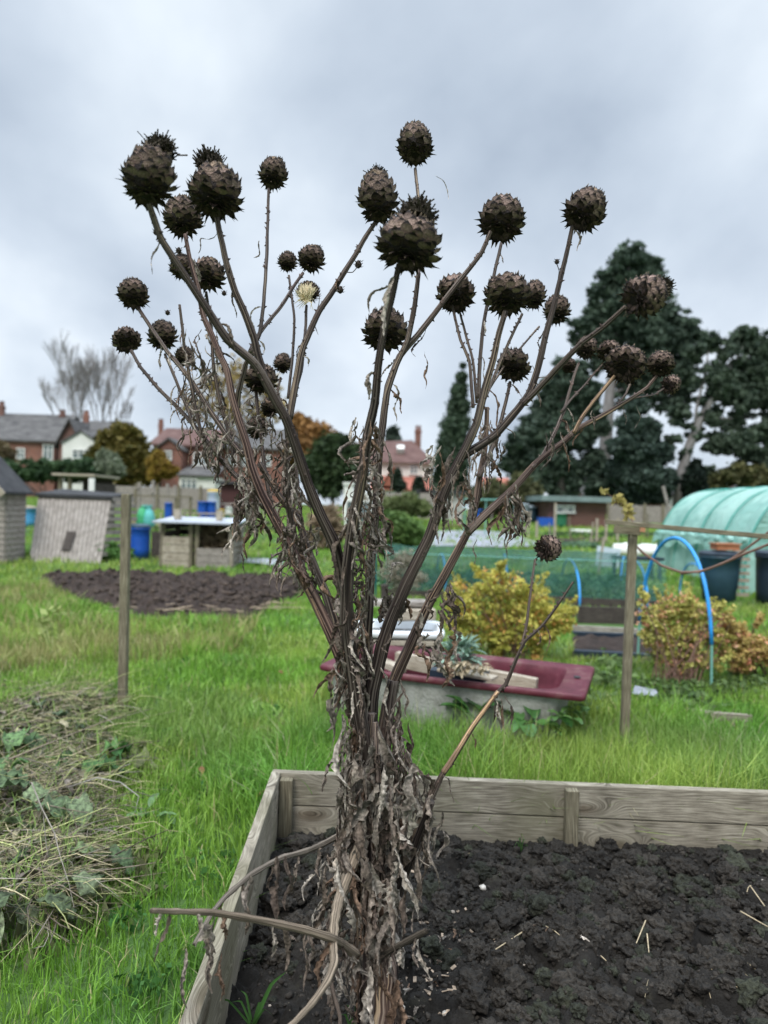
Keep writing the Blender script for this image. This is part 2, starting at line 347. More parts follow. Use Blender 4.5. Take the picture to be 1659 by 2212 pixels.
def groundmat():
    m, nt, out = newmat('turf'); L = nt.links.new; tc = N(nt, 'ShaderNodeTexCoord')
    n1 = N(nt, 'ShaderNodeTexNoise', Scale=.6, Detail=8); n1.inputs['Roughness'].default_value = .7; L(tc.outputs['Object'], n1.inputs['Vector'])
    r = ramp(nt, [(.35, (.035, .075, .013)), (.5, (.055, .12, .02)), (.65, (.09, .11, .035))]); L(n1.outputs['Fac'], r.inputs[0])
    b = N(nt, 'ShaderNodeBsdfPrincipled', Roughness=.9); L(r.outputs[0], b.inputs['Base Color'])
    n2 = N(nt, 'ShaderNodeTexNoise', Scale=25, Detail=6); L(tc.outputs['Object'], n2.inputs['Vector'])
    bp = N(nt, 'ShaderNodeBump', Strength=1, Distance=.03); L(n2.outputs['Fac'], bp.inputs['Height']); L(bp.outputs[0], b.inputs['Normal'])
    L(b.outputs[0], out.inputs[0]); return m
M['turf'] = groundmat()

# ------------------------------------------------------------------ world, sun
SUN_EL, SUN_AZ = 52, 200
w = bpy.data.worlds.new('World'); S.world = w; w.use_nodes = True; nt = w.node_tree; nt.nodes.clear(); L = nt.links.new
out = N(nt, 'ShaderNodeOutputWorld'); bg = N(nt, 'ShaderNodeBackground'); bg.inputs['Strength'].default_value = .1
sky = N(nt, 'ShaderNodeTexSky'); sky.sky_type = 'NISHITA'; sky.sun_disc = False; sky.sun_elevation = R(SUN_EL); sky.sun_rotation = R(SUN_AZ)
tc = N(nt, 'ShaderNodeTexCoord'); sp = N(nt, 'ShaderNodeSeparateXYZ'); L(tc.outputs['Generated'], sp.inputs[0])
za = N(nt, 'ShaderNodeMath', operation='ADD'); za.inputs[1].default_value = .6; L(sp.outputs['Z'], za.inputs[0])
zm = N(nt, 'ShaderNodeMath', operation='MAXIMUM'); zm.inputs[1].default_value = .05; L(za.outputs[0], zm.inputs[0])
dv = N(nt, 'ShaderNodeVectorMath', operation='DIVIDE'); cb = N(nt, 'ShaderNodeCombineXYZ')
for k in range(3): L(zm.outputs[0], cb.inputs[k])
L(tc.outputs['Generated'], dv.inputs[0]); L(cb.outputs[0], dv.inputs[1])
mp = N(nt, 'ShaderNodeMapping'); mp.inputs['Scale'].default_value = (1, .9, .35); mp.inputs['Rotation'].default_value = (0, 0, R(-32)); mp.inputs['Location'].default_value = (3.1, 1.7, 0.3); L(dv.outputs[0], mp.inputs[0])
n1 = N(nt, 'ShaderNodeTexNoise', Scale=2.6, Detail=7); n1.inputs['Roughness'].default_value = .46; n1.inputs['Distortion'].default_value = .1; L(mp.outputs[0], n1.inputs['Vector'])
cr = ramp(nt, [(.31, (.20, .24, .30)), (.42, (.275, .32, .38)), (.54, (.345, .392, .45)), (.68, (.455, .50, .545))]); L(n1.outputs['Fac'], cr.inputs[0])
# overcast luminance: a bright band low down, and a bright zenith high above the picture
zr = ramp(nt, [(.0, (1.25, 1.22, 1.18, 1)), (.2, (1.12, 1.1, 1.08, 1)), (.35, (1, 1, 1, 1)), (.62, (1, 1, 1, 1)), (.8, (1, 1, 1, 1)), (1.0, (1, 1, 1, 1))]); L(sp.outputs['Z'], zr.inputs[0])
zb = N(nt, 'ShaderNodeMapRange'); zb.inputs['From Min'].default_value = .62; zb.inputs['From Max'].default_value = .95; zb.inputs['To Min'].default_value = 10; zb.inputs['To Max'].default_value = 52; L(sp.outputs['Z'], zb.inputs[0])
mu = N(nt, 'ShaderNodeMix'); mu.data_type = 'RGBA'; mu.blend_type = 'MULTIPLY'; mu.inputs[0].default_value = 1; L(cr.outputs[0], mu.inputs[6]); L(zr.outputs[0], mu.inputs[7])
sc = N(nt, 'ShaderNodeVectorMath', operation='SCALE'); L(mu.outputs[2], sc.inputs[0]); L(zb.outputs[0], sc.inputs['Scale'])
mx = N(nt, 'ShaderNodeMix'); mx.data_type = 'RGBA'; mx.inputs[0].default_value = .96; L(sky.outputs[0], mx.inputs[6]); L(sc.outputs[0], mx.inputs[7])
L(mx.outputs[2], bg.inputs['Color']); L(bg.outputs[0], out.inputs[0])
sl = bpy.data.lights.new('sun', 'SUN'); sl.energy = 1.4; sl.angle = R(25); sl.color = (1, .97, .93)
so = bpy.data.objects.new('sun', sl); COL.objects.link(so)
sdir = Vector((math.sin(R(SUN_AZ))*math.cos(R(SUN_EL)), math.cos(R(SUN_AZ))*math.cos(R(SUN_EL)), math.sin(R(SUN_EL))))
so.rotation_euler = sdir.to_track_quat('Z', 'Y').to_euler()
S.view_settings.view_transform = 'Standard'; S.view_settings.look = 'None'; S.view_settings.exposure = 0.95; S.view_settings.gamma = 1

#PART2
# ================================================================== GROUND, BED, SOIL, GRASS
rs = np.random.RandomState(7); random.seed(11)
def vnoise(x, y, seed=0):
    """value noise, numpy"""
    r = np.random.RandomState(seed+100); T = r.rand(64, 64)
    xi = np.floor(x).astype(int); yi = np.floor(y).astype(int); fx = x-xi; fy = y-yi
    fx = fx*fx*(3-2*fx); fy = fy*fy*(3-2*fy)
    a = T[xi % 64, yi % 64]; b = T[(xi+1) % 64, yi % 64]; c = T[xi % 64, (yi+1) % 64]; d = T[(xi+1) % 64, (yi+1) % 64]
    return (a*(1-fx)+b*fx)*(1-fy)+(c*(1-fx)+d*fx)*fy
def fbm(x, y, o=4, seed=0, g=.5):
    s = 0; a = 1; t = 0
    for k in range(o): s = s+a*vnoise(x*2**k+k*7.3, y*2**k+k*3.1, seed+k); t += a; a *= g
    return s/t
gp = MB(); n = 60
xs = [-600, -200, -90, -60]+list(np.linspace(-45, 45, 46))+[60, 90, 200, 600]; ys = [-60, -10]+list(np.linspace(-2, 60, 63))+[80, 120, 250, 900]
vs = [(x, y, gz(y)) for y in ys for x in xs]; nx = len(xs)
gp.add(vs, [(j*nx+i, j*nx+i+1, (j+1)*nx+i+1, (j+1)*nx+i) for j in range(len(ys)-1) for i in range(nx-1)])
tag(obj('ground', gp, M['turf'], org=(0, 0, 0)), kind='structure')

BT = .27
C0 = G(590, 1661, BT); C1 = G(1690, 1707, BT); L1 = G(388, 2212, BT)
ux = (C1-C0).normalized(); uy = (L1-C0).normalized()      # ux along far board, uy along left board towards camera
TH = .036
nin_far = Vector((ux.y, -ux.x, 0))      # points to camera (into bed)
nin_left = Vector((-uy.y, uy.x, 0))     # points right (into bed)
if nin_left.x < 0: nin_left = -nin_left
bed = thing('raised_bed', 'weathered two-plank timber raised bed round the dark dug soil and the dead artichoke', 'raised bed', (C0.x, C0.y, 0))
def slab(a, b, nin, th, z0, z1, name, m, seg=1):
    mb = MB(); a = Vector(a); b = Vector(b); d = (b-a); ln = d.length; d.normalize()
    mid = (a+b)/2+nin*th/2
    T = Matrix((d, nin, Vector((0, 0, 1)))).transposed()
    mb.box((mid.x, mid.y, (z0+z1)/2), (ln, th, z1-z0), M=T)
    o = obj(name, mb, m, bed); bv = o.modifiers.new('bevel', 'BEVEL'); bv.width = .003; bv.segments = 2; return o
FE = C0+ux*4.4; LE = C0+uy*3.2
slab(C0+ux*.0, FE, nin_far, TH, .142, BT, 'plank', M['plank']); slab(C0, FE+ux*.01, nin_far, TH-.003, -.02, .137, 'plank', M['plank'])
a0 = C0+nin_far*(TH+.001)
slab(C0+uy*(TH+.0015)-nin_left*.002, LE, nin_left, TH, .142, BT+.002, 'plank', M['plank']); slab(C0+uy*(TH+.0015), LE, nin_left, TH-.003, -.02, .137, 'plank', M['plank'])
def stake(px0, px1, ytop):
    c = G((px0+px1)/2, ytop, BT-.006); pass
# corner stake and mid stake inside the far board
for (s, wd) in ((TH+.03, .05), (None, .05)):
    if s is None:
        t = G(1230, 1690, BT); s = (t-C0).dot(ux)
    b = MB(); c = C0+ux*s+nin_far*(TH+.022); T = Matrix((ux, nin_far, Vector((0, 0, 1)))).transposed()
    b.box((c.x, c.y, .11), (wd, .04, .30 if s > 1 else .29), M=T); o = obj('stake', b, M['post'], bed); bv = o.modifiers.new('bevel', 'BEVEL'); bv.width = .002
def inbed(x, y, pad=0.0):
    dx = x-C0.x; dy = y-C0.y
    return (dx*nin_far.x+dy*nin_far.y > -pad) & (dx*nin_left.x+dy*nin_left.y > -pad)
# soil height field
step = .0065
gx = np.arange(-1.2, 2.3, step); gy = np.arange(.75, 3.35, step); X, Y = np.meshgrid(gx, gy)
Z = .03+.06*(fbm(X*3, Y*3, 3, 1)-.5)
rc = np.random.RandomState(3)
def stamp(Z, cx, cy, r, h, ang, el):
    i0 = max(int((cx-r*1.4-gx[0])/step), 0); i1 = min(int((cx+r*1.4-gx[0])/step)+1, len(gx)); j0 = max(int((cy-r*1.4-gy[0])/step), 0); j1 = min(int((cy+r*1.4-gy[0])/step)+1, len(gy))
    if i1 <= i0 or j1 <= j0: return
    x = X[j0:j1, i0:i1]-cx; y = Y[j0:j1, i0:i1]-cy
    a = x*math.cos(ang)+y*math.sin(ang); b = (-x*math.sin(ang)+y*math.cos(ang))*el
    wob = .25*(fbm((x+cx)*30, (y+cy)*30, 3, 9)-.5)
    q = 1-(a*a+b*b)/(r*r)+wob
    hh = np.where(q > 0, h*np.sqrt(np.clip(q, 0, 1)), -1)
    base = .02
    Z[j0:j1, i0:i1] = np.maximum(Z[j0:j1, i0:i1], np.where(hh > 0, base+hh, -1))
for (cnt, r0, r1) in ((150, .045, .10), (1100, .016, .045), (7500, .006, .018)):
    for k in range(cnt):
        cx = rc.uniform(-1.1, 2.2); cy = rc.uniform(.8, 3.3); r = rc.uniform(r0, r1)
        big = cx > .12+.1*math.sin(cy*5)
        if r0 > .03 and (not big or cy < 1.75-.25*(cx-.2)): 
            if rc.rand() < .85: continue
        h = r*rc.uniform(.75, 1.25)
        j = int((cy-gy[0])/step); i = int((cx-gx[0])/step)
        if r0 < .03:
            zc = Z[min(j, len(gy)-1), min(i, len(gx)-1)]; h = max(zc-.02, 0)+r*rc.uniform(.6, 1.1)
        stamp(Z, cx, cy, r, h, rc.uniform(0, 3.14), rc.uniform(1, 1.5))
Z = np.where(Z > .075, .075+(Z-.075)*.35, Z)
fd = (X-C0.x)*nin_far.x+(Y-C0.y)*nin_far.y; Z = np.minimum(Z, .045+.12*np.clip(fd-TH, 0, 1))
Z += .022*(fbm(X*22, Y*22, 3, 21)-.5)+.016*(fbm(X*60, Y*60, 2, 31)-.5)
inside = (((X-C0.x)*nin_far.x+(Y-C0.y)*nin_far.y) > TH-.01) & (((X-C0.x)*nin_left.x+(Y-C0.y)*nin_left.y) > TH-.01)
ny, nxx = X.shape; idx = np.arange(ny*nxx).reshape(ny, nxx)
fq = np.stack([idx[:-1, :-1], idx[:-1, 1:], idx[1:, 1:], idx[1:, :-1]], -1).reshape(-1, 4)
ok = inside[:-1, :-1].ravel() & inside[1:, 1:].ravel()
fq = fq[ok]
used = np.unique(fq); rem = -np.ones(ny*nxx, int); rem[used] = np.arange(len(used))
V = np.stack([X.ravel(), Y.ravel(), Z.ravel()], -1)[used]
tag(npmesh('soil', V, [rem[fq]], None, M['soil'], org=(0, 0, 0), smooth=True), kind='structure')
def soilz(x, y):
    j = int((y-gy[0])/step); i = int((x-gx[0])/step)
    return float(Z[min(max(j, 0), ny-1), min(max(i, 0), nxx-1)])
def bigclods():
    import bmesh
    bm = bmesh.new(); bmesh.ops.create_icosphere(bm, subdivisions=2, radius=1); iv = np.array([tuple(v.co) for v in bm.verts]); fi = np.array([[v.index for v in f.verts] for f in bm.faces]); bm.free()
    r = np.random.RandomState(33); base_ = []
    for s in range(10):
        k = np.array([1+.55*mnoise.noise(Vector(v)*1.3+Vector((s*9, 0, 0)))+.55*mnoise.noise(Vector(v)*2.6+Vector((0, s*7, 0)))+.35*mnoise.noise(Vector(v)*6+Vector((0, 0, s*5))) for v in iv]); base_.append(iv*k[:, None])
    bm = bmesh.new(); bmesh.ops.create_icosphere(bm, subdivisions=4, radius=1); iv2 = np.array([tuple(v.co) for v in bm.verts]); fi2 = np.array([[v.index for v in f.verts] for f in bm.faces]); bm.free(); base2 = []
    for s in range(9):
        k = []
        for v in iv2:
            V3 = Vector(v); q = 1+.5*mnoise.noise(V3*1.2+Vector((s*9, 0, 0)))+.45*mnoise.noise(V3*2.6+Vector((0, s*7, 0))); a_ = mnoise.noise(V3*5.5+Vector((0, 0, s*5))); b__ = mnoise.noise(V3*11+Vector((s, 0, s*5))); k.append(q-.28*abs(a_)+.1+.20*b__)
        base2.append(iv2*np.array(k)[:, None])
    VV_, FF_, CC_ = [], [], []; off = 0
    n = 0; ck = 0
    while n < 5600 and ck < 24000:
        ck += 1; x = r.uniform(-.75, 2.1); y = r.uniform(1.0, 3.0)
        if not inbed(x, y, -.065): continue
        fine = (x < .25 and y < 2.0) or y < 1.55
        rad = (.006+.028*r.rand()**5)*(1.0 if not fine else .5)
        if fine and r.rand() < .35: continue
        if n < 80 and not fine: rad = r.uniform(.024, .040)
        bigc = rad > .0125; fu = fi2 if bigc else fi
        b_ = (base2[r.randint(9)] if bigc else base_[r.randint(10)])*rad*np.array([1+.5*r.rand(), 1, .75+.3*r.rand()]); an = r.uniform(0, 6.28); c, s = math.cos(an), math.sin(an); tl = r.uniform(-.5, .5); ct, st = math.cos(tl), math.sin(tl)
        X_ = b_[:, 0]*ct-b_[:, 2]*st; Z_ = b_[:, 0]*st+b_[:, 2]*ct; Y_ = b_[:, 1]
        v = np.stack([X_*c-Y_*s+x, X_*s+Y_*c+y, Z_+soilz(x, y)+rad*(.35 if rad < .026 else .12)], -1); VV_.append(v); FF_.append(fu+off); off += len(v)
        g = r.uniform(.6, 1.35); gr = 1.25 if r.rand() < .2 else 1; CC_.append(np.tile(np.array([.027*g, .0228*g*gr, .0180*g]), (len(v), 1))); n += 1
    return tag(npmesh('soil_clods', np.concatenate(VV_), [np.concatenate(FF_)], np.concatenate(CC_), M['clod'], org=(0, 0, 0), smooth=True), 'chunky dark moist clods covering the raised bed', 'soil', kind='stuff')
bigclods()
# loose crumbs on the soil: one mesh of small lumps
def lumps(name, pts, rads, cols, m, kind='stuff', seed=5, squash=.8, **k):
    r = np.random.RandomState(seed)
    ico = []; t = (1+5**.5)/2
    iv = np.array([(-1, t, 0), (1, t, 0), (-1, -t, 0), (1, -t, 0), (0, -1, t), (0, 1, t), (0, -1, -t), (0, 1, -t), (t, 0, -1), (t, 0, 1), (-t, 0, -1), (-t, 0, 1)], float)/math.sqrt(1+t*t)
    fi = np.array([(0, 11, 5), (0, 5, 1), (0, 1, 7), (0, 7, 10), (0, 10, 11), (1, 5, 9), (5, 11, 4), (11, 10, 2), (10, 7, 6), (7, 1, 8), (3, 9, 4), (3, 4, 2), (3, 2, 6), (3, 6, 8), (3, 8, 9), (4, 9, 5), (2, 4, 11), (6, 2, 10), (8, 6, 7), (9, 8, 1)])
    nn = len(pts); V = iv[None]*(.7+.6*r.rand(nn, 12, 1))*np.array(rads)[:, None, None]*np.array([1, 1, squash])
    an = r.rand(nn)*6.28; c, s = np.cos(an), np.sin(an); x = V[:, :, 0]*1.3; y = V[:, :, 1]
    V = np.stack([x*c[:, None]-y*s[:, None], x*s[:, None]+y*c[:, None], V[:, :, 2]], -1)+np.array(pts)[:, None]
    Fa = (fi[None]+12*np.arange(nn)[:, None, None]).reshape(-1, 3)
    cc = np.repeat(np.array(cols), 12, 0)
    return tag(npmesh(name, V.reshape(-1, 3), [Fa], cc, m, org=(0, 0, 0)), kind=kind, **k)
pts = []; rad = []; cols = []
for k in range(9000):
    x = rc.uniform(-.75, 2.0); y = rc.uniform(.9, 3.0)
    if not inbed(x, y, -.05): continue
    r = rc.choice([.004, .006, .009], p=[.6, .3, .1])*rc.uniform(.7, 1.3); pts.append((x, y, soilz(x, y)+r*.2)); rad.append(r); g = rc.uniform(.6, 1.2); cols.append((.034*g, .029*g, .024*g))
lumps('soil_crumbs', pts, rad, cols, M['litter'], label='loose dark crumbs of soil lying on the dug bed', cat='soil')
pts = []; rad = []; cols = []
for k in range(80):
    x = rc.uniform(-.6, 1.9); y = rc.uniform(1.0, 2.9)
    if not inbed(x, y, -.07): continue
    r = rc.uniform(.003, .0075); pts.append((x, y, soilz(x, y)+r*.3)); rad.append(r); g = rc.uniform(.4, 1.3); cols.append([(.26*g, .22*g, .18*g), (.34*g, .31*g, .27*g), (.28*g, .15*g, .1*g)][rc.randint(3)])
p = G(1045, 1912, .05); pts.append((p.x, p.y, soilz(p.x, p.y)+.006)); rad.append(.014); cols.append((.6, .56, .5))
lumps('pebbles', pts, rad, cols, M['litter'], label='small pale pebbles scattered over the dark soil', cat='pebbles', seed=8)
# straw and wood chips on the soil
mb = MB()
def straw(mb, p, ang, ln, r, col, lift=.004):
    a = Vector(p); d = Vector((math.cos(ang), math.sin(ang), 0)); q = []
    for k in range(4):
        t = k/3-.5; c = a+d*ln*t; c.z = soilz(c.x, c.y)*.35+a.z*.65+lift+abs(.5-abs(t))*.004; q.append(c)
    mb.tube(q, [r, r, r, r*.7], n=5, col=col)
for k in range(60):
    x = rc.uniform(-.6, 1.8); y = rc.uniform(1.1, 2.9)
    if not inbed(x, y, -.08): continue
    g = rc.uniform(.5, 1.1); straw(mb, (x, y, soilz(x, y)), rc.uniform(0, 6.28), rc.uniform(.015, .07), rc.uniform(.0008, .0018), (.42*g, .34*g, .22*g))
for (a, b) in (((1195, 2012), (1310, 2068)), ((1150, 2010), (1063, 2062)), ((1395, 1982), (1375, 2030)), ((1398, 2010), (1402, 2050)), ((1620, 1922), (1655, 1955)), ((1600, 1962), (1659, 1995)), ((1532, 2070), (1537, 2105))):
    A = G(a[0], a[1], .07); B = G(b[0], b[1], .07); A.z = max(.06, soilz(A.x, A.y)+.004); B.z = max(.06, soilz(B.x, B.y)+.004)
    mid = (A+B)/2; mid.z = max(mid.z, soilz(mid.x, mid.y)+.004)
    mb.tube([A, mid, B], [.0022, .002, .0015], n=6, col=(.42, .34, .22))
for k in range(130):      # chips and twigs round the trunk foot
    p = G(rc.normal(930, 75), rc.normal(2060, 60), .03)
    if not inbed(p.x, p.y, -.06) or p.y < 1.2: continue
    g = rc.uniform(.3, 1.2); a = rc.uniform(0, 6.28); s = rc.uniform(.004, .012)
    mb.box((p.x, p.y, soilz(p.x, p.y)+.004), (s*2, s*.8, .002), M=Matrix.Rotation(a, 3, 'Z') @ Matrix.Rotation(rc.uniform(-.6, .6), 3, 'X'), col=(.38*g, .29*g, .21*g))
tag(obj('plant_litter', mb, M['litter'], org=(0, 0, 0)), 'broken straw and wood chips strewn on the dark soil', 'litter', kind='stuff')

# ------------------------------------------------------------------ dug plot (left, middle distance)
def polyG(pp, z=0): return [G(x, y, z) for x, y in pp]
dug_px = [(70, 1254), (200, 1246), (400, 1250), (660, 1258), (668, 1280), (590, 1312), (540, 1345), (470, 1338), (400, 1330), (330, 1338), (250, 1322), (200, 1312), (160, 1290), (110, 1272)]
dug = polyG(dug_px)
def inpoly(x, y, poly):
    r = np.zeros(np.shape(x), bool); n = len(poly)
    for i in range(n):
        a = poly[i]; b = poly[(i+1) % n]
        c = ((a.y > y) != (b.y > y)) & (x < (b.x-a.x)*(y-a.y)/((b.y-a.y) or 1e-9)+a.x); r ^= c
    return r
sx = np.arange(-6, 0, .04); sy = np.arange(7.5, 14, .04); XX, YY = np.meshgrid(sx, sy); ins = inpoly(XX, YY, dug)
mk = ins.astype(float)
for _ in range(3):
    for ax in (0, 1): mk = sum(np.roll(mk, s, ax) for s in range(-4, 5))/9
ed = np.clip((mk-.42)*2.4+.6*(fbm(XX*3, YY*3, 3, 5)-.5), 0, 1); ins = mk > .3
ZZ = -.06+ed*(.02+.20*fbm(XX*4, YY*4, 4, 55)+.12*fbm(XX*11, YY*11, 2, 66))
idx = np.arange(XX.size).reshape(XX.shape); fq = np.stack([idx[:-1, :-1], idx[:-1, 1:], idx[1:, 1:], idx[1:, :-1]], -1).reshape(-1, 4)[(ins[:-1, :-1] & ins[1:, 1:]).ravel()]
used = np.unique(fq); rem = -np.ones(XX.size, int); rem[used] = np.arange(len(used)); V = np.stack([XX.ravel(), YY.ravel(), ZZ.ravel()], -1)[used]
tag(npmesh('dug_soil', V, [rem[fq]], None, M['soil2'], org=(0, 0, 0), smooth=True), kind='structure')
pts = []; rad = []; cols = []
for k in range(3000):
    p = G(rc.uniform(90, 660), rc.uniform(1250, 1330))
    if not inpoly(np.array([p.x]), np.array([p.y]), dug)[0]: continue
    r = rc.uniform(.010, .034); pts.append((p.x, p.y, float(ZZ[min(int((p.y-7.5)/.04), ZZ.shape[0]-1), min(int((p.x+6)/.04), ZZ.shape[1]-1)])+r*.3 if p.x > -6 else .05)); rad.append(r); g = rc.uniform(.4, 1.5); cols.append((.062*g, .046*g, .036*g))
lumps('soil_clods', pts, rad, cols, M['litter'], label='rough brown clods over the dug plot on the left', cat='soil', seed=15)
mb = MB()
for k in range(90):
    p = G(rc.uniform(180, 610), rc.uniform(1258, 1320), .08); a = rc.normal(0, .35); l = rc.uniform(.1, .5); g = rc.uniform(.5, 1.1)
    mb.tube([p, p+Vector((math.cos(a)*l/2, math.sin(a)*l/2, rc.uniform(0, .04))), p+Vector((math.cos(a)*l, math.sin(a)*l, 0))], .006, n=4, col=(.36*g, .28*g, .2*g))
tag(obj('straw', mb, M['litter'], org=(0, 0, 0)), 'pale dead stalks lying on the brown dug plot', 'straw', kind='stuff')

# ------------------------------------------------------------------ grass
def blades(bx, by, h, wd, col, r, lean=.55, bz=0.0):
    n = len(bx); az = r.rand(n)*6.283; ld = r.rand(n)*6.283; ln = np.abs(r.randn(n))*lean*h
    sx = np.cos(az)*wd/2; sy = np.sin(az)*wd/2; lx = np.cos(ld)*ln; ly = np.sin(ld)*ln
    z = np.zeros(n)+bz
    def ring(t, f): return (np.stack([bx-sx*f+lx*t*t, by-sy*f+ly*t*t, z+h*t*(1-.25*t*np.minimum(ln/h, 1.5))], -1), np.stack([bx+sx*f+lx*t*t, by+sy*f+ly*t*t, z+h*t*(1-.25*t*np.minimum(ln/h, 1.5))], -1))
    a, b = ring(0, 1); c, d = ring(.55, .8); e, _ = ring(1, 0)
    V = np.stack([a, b, c, d, e], 1).reshape(-1, 3); k = 5*np.arange(n)[:, None]
    q = k+np.array([[0, 1, 3, 2]]); t = k+np.array([[2, 3, 4]])
    return V, q, t, np.repeat(col, 5, 0)
dry_c = [G(x, y) for x, y in ((-250, 1285), (100, 1268), (180, 1325), (300, 1352), (560, 1352), (500, 1420), (330, 1440), (180, 1440), (-250, 1500))]
path_c = None
rg = np.random.RandomState(12)
def gzv(y): t = np.clip((y-12)/30, 0, 1); return np.where(t < 1, 1.22*t*(1.35-.35*t*t), 1.22)
VV, QQ, TT, CC = [], [], [], []; off = 0
excl = []
EXB = [[G(x, y) for x, y in poly] for poly in (
    [(1245, 1325), (1420, 1335), (1420, 1440), (1240, 1425)],            # timber-edged beds
    [(1230, 1265), (1400, 1265), (1400, 1325), (1230, 1320)])]
for (y0, y1, rho, wd, hh) in ((1.0, 2.6, 9000, .0042, .08), (2.6, 4.2, 6000, .0055, .09), (4.2, 6.5, 2800, .0078, .095), (6.5, 11, 1000, .013, .10), (11, 18, 340, .022, .11), (18, 42, 80, .04, .13)):
    A = (y1-y0)*(1.2*(y0+y1)/2+1.6); n = int(A*rho); y = y0+(y1-y0)*rg.rand(n*2); hw = .6*y+.8; x = (rg.rand(n*2)*2-1)*(.6*y1+.8); k = np.abs(x) < hw; x, y = x[k][:n], y[k][:n]
    keep = ~inbed(x, y, .012) & ~inpoly(x, y, dug)
    for e in EXB: keep &= ~inpoly(x, y, e)
    pat = fbm(x*1.1, y*1.1, 4, 77); keep &= rg.rand(len(x)) < .55+.9*(pat-.2)
    x, y, pat = x[keep], y[keep], pat[keep]; n = len(x)
    tall = fbm(x*2.3, y*2.3, 3, 88)
    h = hh*(.55+rg.rand(n)*.7)*(.55+1.0*tall)
    edge = ((x-C0.x)*nin_far.x+(y-C0.y)*nin_far.y); near_far = (edge < 0) & (edge > -.9) & (x > C0.x-.3); h = np.where(near_far, h*1.75, h)
    es = ((x-C0.x)*nin_left.x+(y-C0.y)*nin_left.y); nl = (es < 0) & (es > -.12) & (y < C0.y); h = np.where(nl, h*1.5, h)
    tub = (np.abs(x-.45) < 1.6) & (y > 2.9) & (y < 4.7) & (x > -.5); h = np.where(tub, h*1.75, h)
    dry = inpoly(x, y, dry_c); h = np.where(dry, h*1.7, h)
    c = np.zeros((n, 3)); g = rg.rand(n)[:, None]; lush = np.clip((fbm(x*.9, y*.9, 4, 99)-.33)*3, 0, 1)[:, None]
    ca = np.array([.075, .18, .014])*(1-g)+np.array([.265, .48, .075])*g
    cbb = np.array([.14, .235, .03])*(1-g)+np.array([.39, .50, .11])*g
    c = ca*lush+cbb*(1-lush)
    dead = (rg.rand(n) < .045)[:, None]; c = np.where(dead, np.array([.45, .40, .2]), c)
    cd_ = np.array([.20, .22, .06])*(1-g)+np.array([.46, .42, .19])*g; mixg = (rg.rand(n) < np.clip((fbm(x*1.4, y*1.4, 3, 41)-.25)*1.8, .1, .95)); c = np.where((dry & mixg)[:, None], cd_, c)
    dk = (fbm(x*1.7, y*1.7, 2, 123) > .66)[:, None]; c = np.where(dk & ~dry[:, None], c*np.array([.75, .85, .95]), c)
    V, q, t, cc = blades(x, y, h, wd*(.7+.6*rg.rand(n)), c, rg, .6, gzv(y))
    VV.append(V); QQ.append(q+off); TT.append(t+off); CC.append(cc); off += len(V)
# wild strands drooping over the left board and tufts in the bed's near corner
tag(npmesh('grass', np.concatenate(VV), QQ+TT, np.concatenate(CC), M['green'], org=(0, 0, 0)), 'lush green grass of the allotment paths and lawn', 'grass', kind='stuff')
# ================================================================== BACKGROUND
rb = np.random.RandomState(21); rr = random.Random(5)
def T2(label, cat, group=None): return dict(label=label, cat=cat, group=group)
# ---- leaf clouds
def cloud(name, blobs, n, size, c1, c2, m, parent=None, org=None, seed=1, asp=1.6, up=0, hollow=.35, zmin=.02, ragged=.35, clumps=0, csig=.2):
    """blobs: (centre, (rx,ry,rz)); many small leaf faces through each volume"""
    r = np.random.RandomState(seed); vol = np.array([b[1][0]*b[1][1]*b[1][2] for b in blobs])**(.75); vol /= vol.sum()
    k = r.choice(len(blobs), n, p=vol); C = np.array([tuple(b[0]) for b in blobs])[k]; RR = np.array([b[1] for b in blobs])[k]
    d = r.randn(n, 3); d /= np.linalg.norm(d, axis=1)[:, None]; q = (hollow+(1-hollow)*r.rand(n)**.6)
    if clumps:      # quantise to clump centres, then spread
        cc = r.randn(clumps, 3); cc /= np.linalg.norm(cc, axis=1)[:, None]; ck = r.choice(clumps, n); qq = (hollow+(1-hollow)*r.rand(clumps)**.5)
        bk = r.choice(len(blobs), clumps, p=vol)
        C = np.array([tuple(b[0]) for b in blobs])[bk][ck]; RR = np.array([b[1] for b in blobs])[bk][ck]
        p = C+cc[ck]*qq[ck][:, None]*RR+r.randn(n, 3)*RR*csig*np.array([1.2, 1.2, .7])
        tone = r.rand(clumps)[ck]
    else:
        q *= 1+ragged*(r.rand(n)-.5)*2*(r.rand(n)); p = C+d*q[:, None]*RR; tone = r.rand(n)
    p[:, 2] = np.maximum(p[:, 2], zmin)
    a = r.randn(n, 3); a[:, 2] += up; a /= np.linalg.norm(a, axis=1)[:, None]; b = np.cross(a, r.randn(n, 3)); b /= np.linalg.norm(b, axis=1)[:, None]
    s = size*(.6+.8*r.rand(n))[:, None]; a = a*s*asp/2; b = b*s/2
    V = np.stack([p-a, p+b*.9-a*.1, p+a, p-b*.9-a*.1], 1).reshape(-1, 3); Q = 4*np.arange(n)[:, None]+np.arange(4)[None]
    t = (tone*.65+r.rand(n)*.35)[:, None]; col = np.array(c1)*(1-t)+np.array(c2)*t
    return npmesh(name, V, [Q], np.repeat(col, 4, 0), m, parent, org)
def B(px, py, r, d, ry=None, rz=None, dd=0):
    """blob seen at pixel px,py with pixel radius r at depth d"""
    w_ = W(r, d); return (P(px, py, d+dd), (w_, w_*(ry or 1.0), w_*(rz or 1.0)))
def limbs(mb, nodes, d, w0, w1, col=None, n=7, bend=0):
    pts = [P(x, y, d+bend*i) for i, (x, y) in enumerate(nodes)]; m = len(pts)
    mb.tube(pts, [W(w0+(w1-w0)*i/(m-1), d)/2 for i in range(m)], n=n, col=col, jit=.2)
def drop(p): return Vector((p.x, p.y, gz(p.y)))
